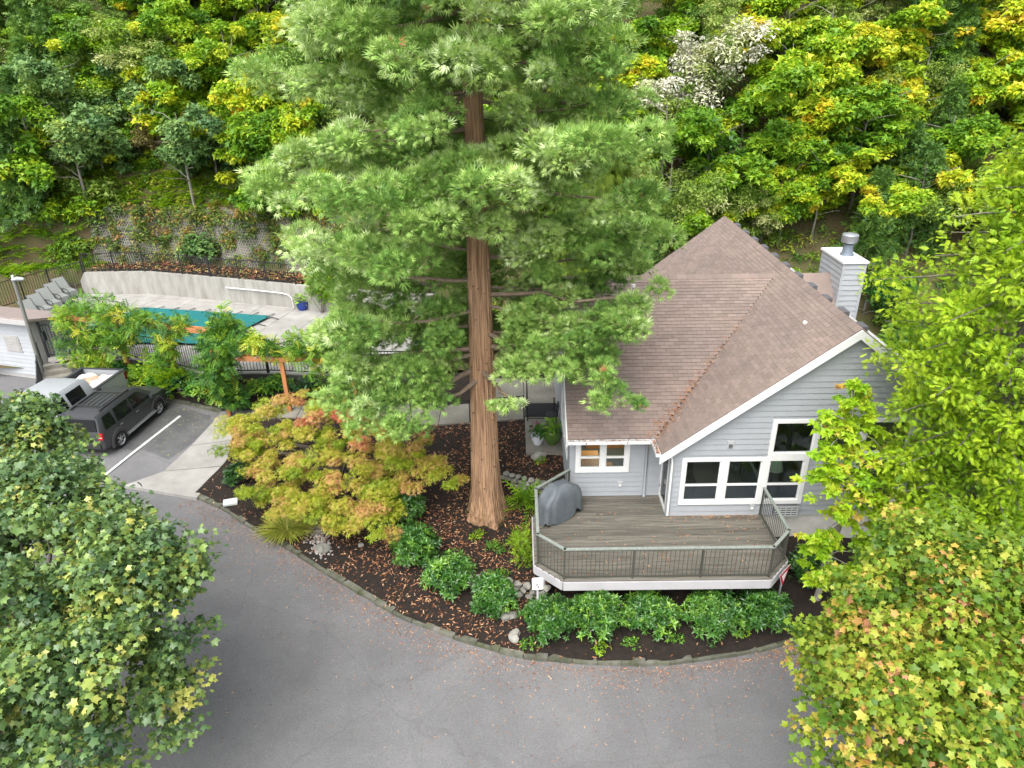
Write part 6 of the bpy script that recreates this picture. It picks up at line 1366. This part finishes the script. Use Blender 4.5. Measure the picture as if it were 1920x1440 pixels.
# the rest of the wood: trees that nothing tells apart
for i in range(120):
    x = R_.uniform(-36, 28); d = R_.uniform(2.2, 17); y = float(np.interp(x, YBX, YBY)) + d
    if x < -12 and d < 4.0: continue
    left = x < -10; kd = R_.choice(['green', 'green', 'alder', 'yellow', 'grey', 'alder', 'pale', 'green'] if left else ['green', 'yellow', 'yellow', 'green', 'pale', 'yellow', 'pale', 'green'])
    hill_tree(kd, x, y, R_.uniform(.85, 1.4), DSC[kd] + ' among many alike in the wood', 'trees filling the wood', 2.2)
for i in range(85):
    x = R_.uniform(-36, 26); d = R_.uniform(2.3, 14); y = float(np.interp(x, YBX, YBY)) + d
    left = x < -10; kd = R_.choice(['green', 'alder', 'yellow', 'pale', 'green'] if left else ['green', 'yellow', 'pale', 'yellow', 'green', 'pale'])
    hill_tree(kd, x, y, R_.uniform(.7, 1.0), DSC[kd] + ' among many alike in the wood', 'trees filling the wood', 1.2)
# trees further up, closing the view above the slope
for i in range(46):
    x = R_.uniform(-52, 46); y = R_.uniform(33, 44); kd = R_.choice(['green', 'fir', 'alder', 'yellow', 'green'])
    hill_tree(kd, x, y, R_.uniform(1.5, 2.3), DSC[kd] + ' among many alike in the wood', 'trees filling the wood', 2.0)
# undergrowth over the whole slope
def on_hill(n, x0, x1, d0, d1):
    x = rng.uniform(x0, x1, n); d = rng.uniform(d0, d1, n); y = np.interp(x, YBX, YBY) + d; return x, y, hill_z(x, y)
x, y, z = on_hill(2000, -40, 30, .3, 19); keep = ~((x > -27.5) & (x < -7) & (y - np.interp(x, YBX, YBY) < 2.3)); P = np.stack([x, y, z + .12], 1)[keep]
v, f, ti = leaves(T_LANCE, P, rng.uniform(.3, .65, len(P)), np.full(len(P), 70), .16, lo=.1, flat=.5, t0=.5, tc=.25, tl=.12)
kind(mesh_np('undergrowth', v, f, leafmat('leaf_undergrowth', [(0, (.03, .09, .012)), (.4, (.09, .21, .018)), (.7, (.20, .33, .02)), (1, (.40, .42, .04))]), None, ti), 'stuff')
def ferns(n, x0, x1, d0, d1, nm, size=.75):
    x, y, z = on_hill(n, x0, x1, d0, d1); P = np.repeat(np.stack([x, y, z], 1), 7, 0); a = rng.uniform(0, 6.283, len(P)); fw = norm(np.stack([np.cos(a), np.sin(a) - .35, rng.uniform(.25, .8, len(P))], 1))
    v, f, ti = inst(T_FERN, P, frames(fw, np.array((0, 0, 1.0)) + 0 * P), rng.uniform(.6, 1.2, len(P)) * size, np.repeat(rng.normal(.5, .2, n), 7) + rng.normal(0, .1, len(P)))
    return kind(mesh_np(nm, v, f, L_lime, None, ti), 'stuff')
ferns(650, -29, -13, 2.2, 7.5, 'ferns'); ferns(330, -38, -27.0, .3, 4.5, 'ferns', .95)
# fallen leaves and low plants in the strip behind the pool wall
n = 1500; x = rng.uniform(-27, -12.8, n); yb = np.interp(x, [w[0] for w in WLINE], [w[1] for w in WLINE]) + rng.uniform(.3, 1.8, n)
v, f, ti = inst(T_LANCE, np.stack([x, yb, 1.93 + rng.uniform(0, .12, n)], 1), frames(unit(n) * (1, 1, .3), np.array((0, 0, 1.0)) + rng.normal(0, .4, (n, 3))), rng.uniform(.12, .25, n), rng.random(n))
kind(mesh_np('fallen_leaves', v, f, leafmat('litter_mixed', [(0, (.12, .035, .02)), (.4, (.30, .11, .05)), (.7, (.45, .28, .10)), (1, (.14, .26, .05))], trans=0), None, ti), 'stuff')
# grey wire netting over the rock face
M_rock = mat('rock_face', (.16, .14, .11), .95, scale=.9, col2=(.055, .06, .03), bump=1.0, bscale=7, detail=9)
V, F = [], []; nx, nz = 90, 16
rock = lambda u, w: (-27.4 + 15.6 * u, float(np.interp(-27.4 + 15.6 * u, YBX, YBY)) + .62 + 1.25 * w + .16 * math.sin(u * 31) + .12 * math.sin(u * 71 + w * 5), 1.85 + 2.85 * w + .12 * math.sin(u * 17))
for j in range(nz + 1):
    for i in range(nx + 1): V.append(rock(i / nx, j / nz))
F = [(j * (nx + 1) + i, j * (nx + 1) + i + 1, (j + 1) * (nx + 1) + i + 1, (j + 1) * (nx + 1) + i) for j in range(nz) for i in range(nx)]
kind(mesh_np('rock_face', V, F, M_rock, None, smooth=True), 'structure')
V, F = [], []; cw, chh = 15.6 / 118, 2.85 / 20
def wire(a, b, w=.0075):
    a, b = np.array(a) - (0, .05, -.01), np.array(b) - (0, .05, -.01); d = b - a; q = np.cross(d, (0, 1, -.4)); q = q / (np.linalg.norm(q) + 1e-9) * w; k = len(V); V.extend([a - q, a + q, b + q, b - q]); F.append((k, k + 1, k + 2, k + 3))
P_ = lambda i, j: rock(min(1, max(0, i / 118)), min(1, max(0, j / 20)))
for j in range(20):
    for i in range(118):
        o = .5 * (j % 2); a = P_(i + o, j + .33); b = P_(i + o + .5, j); c = P_(i + o + 1, j + .33); wire(a, b); wire(b, c); wire(a, P_(i + o, j + 1))
net = tag(mesh_np('rock_netting', V, F, mat('wire', (.30, .30, .28), .6)), 'grey hexagonal wire netting pinned over the rock face above the pool', 'netting')
# climbers that hang over the netting
n = 300; u = rng.random(n); w = 1 - rng.random(n) ** 1.4 * .95; P = np.array([rock(a, b) for a, b in zip(u, w)]) - (0, .12, 0)
v, f, ti = leaves(T_LANCE, P, rng.uniform(.2, .5, n), np.full(n, 60), .15, lo=.1, flat=.7, t0=.5, tc=.28); kind(mesh_np('climbing_ivy', v, f, leafmat('leaf_rock_ivy', [(0, (.05, .09, .02)), (.4, (.12, .22, .04)), (.7, (.26, .30, .05)), (1, (.36, .20, .06))]), None, ti), 'stuff')
def shrub(name, lab, x, y, z, r, T, lm, n, size, mode='leaf', flat=.85, group=None, cat='shrub', t0=.45, tc=.15, lo=.35, up=.6, nclump=26, stems=True, jit=.5, ups=.35):
    t = thing(name, lab, cat, (x, y, z), 0, group); rr = np.array(r if hasattr(r, '__len__') else (r, r, r * .85))
    d = unit(nclump); d[:, 2] = np.abs(d[:, 2]) - .25; P = np.array((x, y, z + rr[2] * .55)) + d * rr * rng.uniform(.45, .9, nclump)[:, None]; P[:, 2] = np.maximum(P[:, 2], z + .12)
    v, f, ti = leaves(T, P, np.full(nclump, rr.mean() * .36), np.full(nclump, n // nclump), size, lo=.3, flat=flat, mode=mode, t0=t0, tc=tc, up=up, jit=jit, ups=ups); mesh_np('foliage', v, f, lm, t, ti)
    if stems:
        mb = MB()
        for k in range(5): limb(mb, (x + .05 * math.cos(k * 1.3), y + .05 * math.sin(k * 1.3), z - .08), tuple(P[k]), .018, .006, .03, 4, 5)
        mb.obj('stems', M_bark, t, smooth=60)
    return t
shrub('ivy_bush', 'leafy bush with white-backed leaves growing in front of the netting', -21.2, 21.0, 2.0, (1.1, .5, 1.5), T_M3, HM['grey'], 700, .2)
for i, (x, y) in enumerate(((-28.6, 21.6), (-27.7, 22.4), (-26.9, 23.2), (-29.5, 22.2), (-28.3, 23.4))):
    shrub('bramble', ['bramble bush at the left end of the netting, lowest', 'bramble bush at the left end of the netting, second up', 'bramble bush at the upper left corner of the netting', 'bramble bush behind the loungers, farthest left', 'bramble bush highest behind the loungers'][i], x, y, float(hill_z(x, y)) - .1, (1.0, .8, 1.0), T_M3, HM[['alder', 'green', 'pale', 'green', 'alder'][i]], 800, .17, group='brambles beside the netting')
shrub('ivy_bush', 'dark ivy bush at the right end of the netting by the arborvitae', -14.2, 19.6, 1.95, (.6, .4, 1.2), T_LANCE, HM['dark'], 700, .12)
for i, (x, y) in enumerate(((-13.4, 16.25), (-12.55, 16.0))):
    shrub('arborvitae', ['tall narrow arborvitae standing beside the blue pot', 'arborvitae half hidden behind the big conifer, right of the one by the blue pot'][i], x, y, ZP, (.48, .48, 1.9), T_CED, L_lime, 1500, .16, 'spray', cat='conifer', t0=.3, nclump=60, up=.6, group='arborvitae by the pool wall')

# ------------------------------------------------------------------ shrubs in the bed
RB = [(-2.82, -3.33, .64, 'first rhododendron bush under the deck, nearest the speed sign'), (-1.54, -3.2, .70, 'second rhododendron bush under the deck from the left'), (-.06, -3.0, .62, 'middle rhododendron bush standing alone under the deck'), (1.61, -2.95, .70, 'rhododendron bush under the deck, fourth from the left'), (3.0, -2.75, .66, 'rhododendron bush under the deck beside the yield sign'),
      (-4.32, -2.5, .60, 'rhododendron bush left of the speed sign, nearest the deck'), (-5.54, -1.8, .64, 'rhododendron bush second to the left of the deck along the kerb bed'), (-6.73, -.7, .68, 'rhododendron bush in front of the big trunk, towards the kerb'), (-7.42, .85, .80, 'largest rhododendron bush tucked against the golden Japanese maple'), (4.9, -1.3, .6, 'dark rhododendron bush below the slender lime green tree'), (-13.0, 2.8, .46, 'small round bluish bush by the sidewalk under the golden maple')]
for i, (x, y, r, lab) in enumerate(RB):
    shrub('rhododendron', lab, x, y, bz(x, y), (r * 1.12, r * 1.1, r * 1.05), T_ROS, L_rho, 900, .118 if i != 10 else .09, 'spray', .9, 'rhododendron bushes in the bed', t0=[.62, .7, .62, .66, .58, .56, .62, .62, .5, .35, .3][i], nclump=60, up=.7, jit=.3, ups=.5)
shrub('lime_shrub', 'lime yellow shrub pressed against the left side of the deck', -3.5, -.75, bz(-3.5, -.75), (.36, .8, .7), T_FIR, L_lime, 700, .13, 'spray', t0=.5)
shrub('fern', 'bright green fern between the stone wall and the deck rail', -3.35, 1.5, bz(-3.35, 1.5), (.35, .5, .5), T_FERN, L_lime, 40, .5, 'spray', cat='fern', t0=.3, nclump=8, stems=False)
t = thing('ornamental_grass', 'golden tuft of arching ornamental grass at the kerb beside the gravel', 'grass tuft', (-10.75, .25, bz(-10.75, .25)))
n = 620; a = rng.uniform(0, 6.283, n); o = rng.uniform(0, .35, n); P = np.stack([-10.75 + o * np.cos(a) * 1.5, .25 + o * np.sin(a), np.full(n, bz(-10.75, .25))], 1); fw = norm(np.stack([np.cos(a), np.sin(a), rng.uniform(.35, 1.3, n)], 1))
BLD = (A3([(0, -.02, 0), (.45, -.022, .10), (1, 0, -.22), (.45, .022, .10), (0, .02, 0)]), np.array([(0, 1, 3), (0, 3, 4), (1, 2, 3)])); v, f, ti = inst(BLD, P, frames(fw, np.array((0, 0, 1.0)) + 0 * P), rng.uniform(.4, .75, n), rng.random(n)); mesh_np('blades', v, f, L_grassy, t, ti)
# low weeds here and there
for i, (x, y) in enumerate(((-4.9, .2), (-4.4, -.2), (-4.1, -1.4), (-1.5, -3.9), (-.7, -3.7), (.5, -3.5), (2.4, -3.2), (-3.4, -3.9), (-4.2, -.4), (-2.8, 3.5), (-5.2, -1.0))):
    shrub('weed', 'small patch of low green weeds in the mulch', x, y, bz(x, y) - .02, (.26, .24, .16), T_LANCE, L_green if i % 3 else L_lime, 130, .07, group='weed patches in the bed', cat='weeds', nclump=14, stems=False)
# shrub bed below the pergola
SB = [(-19.6, 9.6, .75), (-18.4, 9.0, .7), (-17.3, 8.55, .75), (-18.0, 9.3, .5), (-16.5, 8.15, .6), (-20.6, 9.9, .5), (-14.3, 8.3, .6), (-13.5, 8.5, .7), (-12.3, 8.4, .8), (-11.0, 8.3, .8), (-9.6, 8.2, .8), (-8.6, 8.1, .7), (-15.6, 8.3, .4), (-21.4, 9.9, .4)]
SL = ['leafy shrub beside the truck tail under the pergola', 'rounded green shrub ahead of the dark car', 'bushy shrub by the end of the parking bay', 'small shrub against the pool fence ahead of the dark car', 'low shrub between the parking bay and the wisteria column', 'small shrub at the foot of the second pergola post', 'shrub right of the wisteria column', 'dark shrub below the short pergola beam', 'shrub behind the top of the golden maple', 'shrub along the fence right of the short pergola beam', 'shrub half hidden behind the lowest sprays of the big conifer', 'shrub at the right end of the pool fence', 'little shrub behind the wisteria column', 'little shrub at the foot of the stairs']
for i, (x, y, r) in enumerate(SB):
    shrub('shrub', SL[i], x, y, .1 if i not in (3, 5) else .35, (r, r * .8, r * .75), T_M3 if i % 2 else T_LANCE, [L_vine, L_green, L_dark][i % 3], 620, .13, t0=.5, tc=.2, group='shrubs below the pergola')
for i, (x, y) in enumerate(((-18.9, 9.3), (-17.8, 8.8))):
    shrub('fern', ['feathery fern clump nearest the truck', 'feathery fern clump nearest the parking bay corner'][i], x, y, .1, (.7, .6, .5), T_FERN, L_lime, 70, .7, 'spray', cat='fern', t0=.4, nclump=10, stems=False)
# wisteria on the pergola
def vine(lab, pts, per, post=None, t0=.5):
    t = thing('wisteria', lab, 'vine', tuple(np.array(pts[0][:3]) - (0, 0, 1.5))); P = np.array([p[:3] for p in pts], float); r = np.array([p[3] for p in pts])
    k = np.repeat(np.arange(len(P)), 7); Q = P[k] + rng.normal(0, 1, (len(k), 3)) * (r[k] * .5)[:, None] * (1, 1, .8); q = r[k] * rng.uniform(.42, .7, len(k))
    v, f, ti = leaves(T_COMP, Q, q, np.full(len(Q), int(per * 1.6)), .27, lo=.2, flat=.8, mode='spray', up=-.25, t0=t0, tc=.2, tl=.12, jit=.5); mesh_np('foliage', v, f, L_vine, t, ti)
    mb = MB(); srt = P[np.argsort(P[:, 2])]; mb.tube([tuple(a) for a in srt[::max(1, len(srt) // 6)]], .03, 5); mb.obj('stem', M_bark, t, smooth=60)
vine('thick wisteria mound over the left pergola beams above the truck', [(-22.3, 10.7, 2.7, .6), (-21.7, 10.6, 2.9, .6), (-21.1, 10.4, 2.9, .6), (-20.5, 10.2, 2.85, .6), (-19.9, 10.1, 2.8, .55), (-19.4, 9.9, 2.75, .5), (-22.4, 10.3, 2.1, .55), (-21.6, 10.1, 2.1, .55), (-20.7, 9.9, 2.1, .5), (-20.2, 9.8, 1.7, .45), (-22.2, 10.1, 1.4, .5), (-21.5, 10.0, 1.4, .45), (-22.0, 10.0, .9, .4), (-22.9, 10.9, 2.5, .45), (-19.7, 9.8, 2.2, .4), (-21.0, 9.9, .9, .3)], 15, t0=.62)
vine('wisteria hanging round the third pergola post before the teal cover', [(-18.1, 9.5, 2.8, .5), (-17.7, 9.3, 2.75, .5), (-17.9, 9.3, 2.2, .4), (-17.9, 9.2, 1.7, .35), (-18.2, 9.3, 1.3, .35), (-18.5, 9.3, 1.0, .35), (-17.4, 9.3, 2.7, .35), (-18.7, 9.4, 2.75, .3), (-17.1, 9.2, 2.7, .25)], 13, t0=.6)
vine('tall wisteria column smothering the corner post of the pergola', [(-15.2, 8.7, 2.9, .5), (-15.1, 8.5, 3.25, .4), (-15.3, 8.5, 2.3, .6), (-14.9, 8.4, 2.0, .6), (-15.3, 8.3, 1.6, .55), (-14.8, 8.1, 2.4, .4), (-15.5, 8.6, 2.8, .4), (-14.6, 8.6, 2.2, .4)], 17, t0=.48)
vine('dark wisteria cascade down the front pergola post to the sidewalk', [(-15.1, 7.45, 2.5, .5), (-15.3, 7.4, 2.2, .5), (-14.9, 7.3, 2.1, .55), (-15.3, 7.2, 1.7, .5), (-15.0, 7.15, 1.3, .5), (-14.8, 7.15, .9, .45), (-15.1, 7.15, .6, .35), (-14.7, 7.2, .4, .35), (-15.5, 7.4, 2.0, .35), (-14.6, 7.4, 2.5, .3)], 17, t0=.36)
vine('bright wisteria over the right end of the pergola beside the big conifer', [(-12.9, 7.4, 2.4, .4), (-12.2, 7.3, 2.45, .5), (-11.5, 7.3, 2.5, .6), (-10.9, 7.3, 2.5, .65), (-10.3, 7.3, 2.5, .65), (-9.7, 7.3, 2.4, .6), (-11.2, 7.1, 2.0, .6), (-10.4, 7.1, 1.9, .6), (-9.6, 7.1, 1.8, .55), (-10.8, 7.5, 2.9, .5), (-10.0, 7.5, 2.95, .5), (-13.5, 7.5, 2.6, .3), (-14.1, 7.9, 2.6, .35), (-13.2, 8.0, 2.3, .3)], 17, t0=.66)

# ------------------------------------------------------------------ stones
M_stone = mat('field_stone', (.30, .29, .26), .9, scale=5, col2=(.17, .17, .14), rnd=.2, bump=.5, bscale=25)
def stone_mesh(sd_):
    bm = __import__('bmesh').new(); __import__('bmesh').ops.create_icosphere(bm, subdivisions=2, radius=1); q = np.random.default_rng(sd_); ax = unit(7)
    for v_ in bm.verts:
        n_ = np.array(v_.co); s_ = 1.0
        for a in ax: s_ -= max(0, n_ @ a - .62) * .75
        v_.co = v_.co * s_
    me = bpy.data.meshes.new('stone'); bm.to_mesh(me); bm.free(); me.materials.append(M_stone); me.polygons.foreach_set('use_smooth', [True] * len(me.polygons)); me.set_sharp_from_angle(angle=rad(28)); return me
ST = [stone_mesh(i) for i in range(6)]
sw = tag(bpy.data.objects.new('stone_wall', None), 'dry stone wall of grey rounded stones curving between the trunk and the deck', 'stone wall'); COL.objects.link(sw)
for row in range(4):
    n = 10
    for k in range(n):
        u = (k + .5 * (row % 2) + .25) / n; x = -4.15 + 2.05 * u; y = 2.75 - .75 * u ** 1.5 - .25 * math.sin(u * 3.1) + .05 * row
        place('stone', ST[R_.randrange(6)], sw, Matrix.Translation((x, y - .06, -.70 + .15 * row)) @ Matrix.Rotation(R_.uniform(-.4, .4), 4, 'Z') @ Matrix.Diagonal((R_.uniform(.11, .16), .13, R_.uniform(.075, .1), 1)))
sw2 = tag(bpy.data.objects.new('stone_wall', None), 'low dark rubble wall half hidden by bushes beside the speed sign', 'stone wall'); COL.objects.link(sw2)
for row in range(3):
    for k in range(9):
        x = -5.2 + .27 * k + .1 * row; place('stone', ST[R_.randrange(6)], sw2, Matrix.Translation((x, -1.75 - .06 * k, bz(x, -1.9) + .02 + .15 * row)) @ Matrix.Rotation(R_.uniform(-.5, .5), 4, 'Z') @ Matrix.Diagonal((R_.uniform(.12, .18), .14, R_.uniform(.08, .11), 1)))
for x, y, r, lab in ((-10.3, .85, .2, 'mossy boulder beside the ornamental grass'), (-9.5, -.45, .24, 'grey boulder at the lower end of the gravel strip'), (-2.86, 3.7, .26, 'pale boulder in front of the white pot'), (-3.72, -3.6, .2, 'pale boulder at the kerb left of the rhododendrons'), (-3.9, -2.95, .2, 'boulder below the speed sign bushes'), (-8.39, -.25, .1, 'small white stone in the mulch'), (-4.9, -1.6, .18, 'dark boulder between two bushes left of the deck')):
    o = raw('boulder', ST[R_.randrange(6)]); o.location = (x, y, bz(x, y) + r * .3); o.scale = (r * 1.2, r, r * .75); o.rotation_euler = (0, 0, R_.uniform(0, 3)); tag(o, lab, 'rock', 'boulders in the bed')
v0 = np.array([v_.co for v_ in ST[0].vertices]); f0 = np.array([tuple(p.vertices) for p in ST[0].polygons])[::1]
n = 420; u = rng.random(n); x = -10.15 + .75 * u + rng.normal(0, .16, n); y = .85 - 1.45 * u + rng.normal(0, .16, n)
IC = (A3([(1, 0, 0), (-1, 0, 0), (0, 1, 0), (0, -1, 0), (0, 0, .7), (0, 0, -.7)]), np.array([(0, 2, 4), (2, 1, 4), (1, 3, 4), (3, 0, 4), (2, 0, 5), (1, 2, 5), (3, 1, 5), (0, 3, 5)]))
v, f, ti = inst(IC, np.stack([x, y, bed_z(x, y) + .02], 1), frames(unit(n) * (1, 1, .2), np.array((0, 0, 1.0)) + rng.normal(0, .3, (n, 3))), rng.uniform(.025, .06, n), rng.random(n))
kind(mesh_np('gravel', v, f, mat('gravel_stone', (.36, .33, .31), .9, scale=8, col2=(.22, .20, .19), rnd=.3, attr=True), None, ti), 'stuff')

# ------------------------------------------------------------------ litter
L_lit = leafmat('leaf_litter', [(0, (.10, .035, .018)), (.35, (.25, .095, .042)), (.7, (.42, .20, .10)), (1, (.58, .38, .22))], trans=0, rough=.8)
STR = (A3([(0, -.09, 0), (.5, -.12, .08), (1, 0, 0), (.5, .12, .1)]), np.array([(0, 1, 3), (1, 2, 3)]))
def litter(name, x, y, z, s0, s1, lm=L_lit, tint=None):
    n = len(x); fw = unit(n) * (1, 1, .25); v, f, ti = inst(STR, np.stack([x, y, z], 1), frames(norm(fw), np.array((0, 0, 1.0)) + rng.normal(0, .35, (n, 3))), rng.uniform(s0, s1, n), rng.random(n) if tint is None else tint); return kind(mesh_np(name, v, f, lm, None, ti), 'stuff')
n = 48000; x = rng.uniform(-14.5, 9, n); y = rng.uniform(-4.2, 6.6, n); ins = inside(BED, x, y); d = np.hypot(x + 5.2, (y - 1.2) * 1.1)
dens = np.clip(1.15 - d / 9.5, .06, 1) * (1 - .8 * ss(-3.6, -2.2, x) * ss(1.0, -1.0, y)) * (1 - .45 * ss(-11, -12.5, x)); dens *= .25 + .75 * (np.sin(x * 1.9 + 1) * np.sin(y * 2.3) > -.35)
k = ins & (rng.random(n) < dens); x, y = x[k], y[k]; litter('fallen_needles', x, y, bed_z(x, y) + rng.uniform(.005, .06, len(x)), .05, .15)
# leaves blown onto the driveway, most of them near the kerb
n = 5200; t_ = rng.random(n); cx = np.interp(t_ * _l[13], _l, _p[:, 0]); cy = np.interp(t_ * _l[13], _l, _p[:, 1]); off = np.where(rng.random(n) < .55, rng.exponential(.28, n), rng.exponential(1.1, n)); x = cx - off * .45 + rng.normal(0, .2, n); y = cy - .15 - off * .9; k = (y > -16) & ~inside(BED, x, y); x, y = x[k], y[k]
litter('fallen_leaves', x, y, road_z(x) + .012, .03, .09)
n = 420; x = rng.uniform(-17.8, -15.6, n); y = rng.uniform(4, 8.2, n); k = rng.random(n) < (y - 3.5) / 5; litter('fallen_leaves', x[k], y[k], road_z(x[k]) + .02, .04, .09, leafmat('litter_yellow', [(0, (.25, .22, .05)), (1, (.5, .42, .12))], trans=0))
# on the deck, in the gutters and along the valley
n = 420; x = rng.uniform(-2.9, 3.5, n); y = rng.uniform(-2.7, 1.0, n); k = ~((x > XW - .1) & (y > -.05)); x, y = x[k], y[k]; litter('fallen_leaves', x, y, .012 + 0 * x, .03, .13)
n = 260; x = rng.uniform(XW, 3.6, n); y = -.05 - rng.exponential(.07, n); litter('fallen_leaves', x, y, .014 + 0 * x, .03, .09)
n = 560; u = rng.beta(.75, 2.3, n); x = .52 + 4.3 * u; y = .70 + 4.4 * u; sp = .06 + .15 * (1 - u) ** 5; x = x + rng.normal(0, 1, n) * sp; y = y + rng.normal(0, 1, n) * sp; zz = np.maximum(ZE + SM * (x - .49), ZE + .745 * (y - .64)) + .03 + rng.uniform(0, .05, n); litter('valley_leaves', x, y, zz, .05, .11, leafmat('litter_orange', [(0, (.22, .08, .03)), (.5, (.45, .17, .06)), (1, (.62, .36, .16))], trans=0, rough=.8))
n = 300; x = np.r_[rng.uniform(-2.1, .35, 200), rng.uniform(.35, .44, 100)]; y = np.r_[rng.uniform(.50, .60, 200), rng.uniform(-.2, .6, 100)]; litter('gutter_leaves', x, y, ZE - .02 + rng.uniform(-.04, .05, n), .05, .12)
# dark ivy and shrubs at the foot of the slope, behind and right of the house
for i in range(70):
    x = R_.uniform(-1, 17); y = R_.uniform(13.2, 16.5) if x < 7.9 else R_.uniform(8, 15.5); z = -.35 if y < 13.5 else float(hill_z(x, y))
    shrub('ground_shrub', 'dark leafy shrub in the thicket behind the house', x, y, z, (R_.uniform(.8, 1.3),) * 2 + (R_.uniform(.8, 1.5),), T_M3 if i % 3 else T_LANCE, [HM['dark'], L_vine, HM['alder']][i % 3], 620, .18, t0=.45, tc=.22, group='shrubs in the thicket behind the house', stems=False, nclump=22)

# needles and twigs the big conifer drops on the wing roof
n = 700; x = -2.0 + rng.exponential(1.1, n); y = rng.uniform(.8, 5.2, n); k = x < .3 + (y - .64) * .95; x, y = x[k], y[k]; litter('roof_needles', x, y, ZE + .745 * (y - .64) + .032 + rng.uniform(0, .01, len(x)), .025, .08, leafmat('litter_needles', [(0, (.10, .05, .025)), (.6, (.26, .13, .06)), (1, (.36, .30, .12))], trans=0))

for i, (x, y) in enumerate(((6.6, 14.6), (7.6, 15.2), (8.6, 14.4), (9.4, 15.4), (5.6, 15.6), (9.6, 13.2))):
    shrub('ground_shrub', 'dark leafy shrub in the thicket behind the house', x, y, float(hill_z(x, y)) if y > 13.6 else -.4, (1.2, 1.1, 1.6), T_M3, HM['dark' if i % 2 else 'green'], 900, .17, t0=.4, tc=.2, group='shrubs in the thicket behind the house', stems=False, nclump=26)
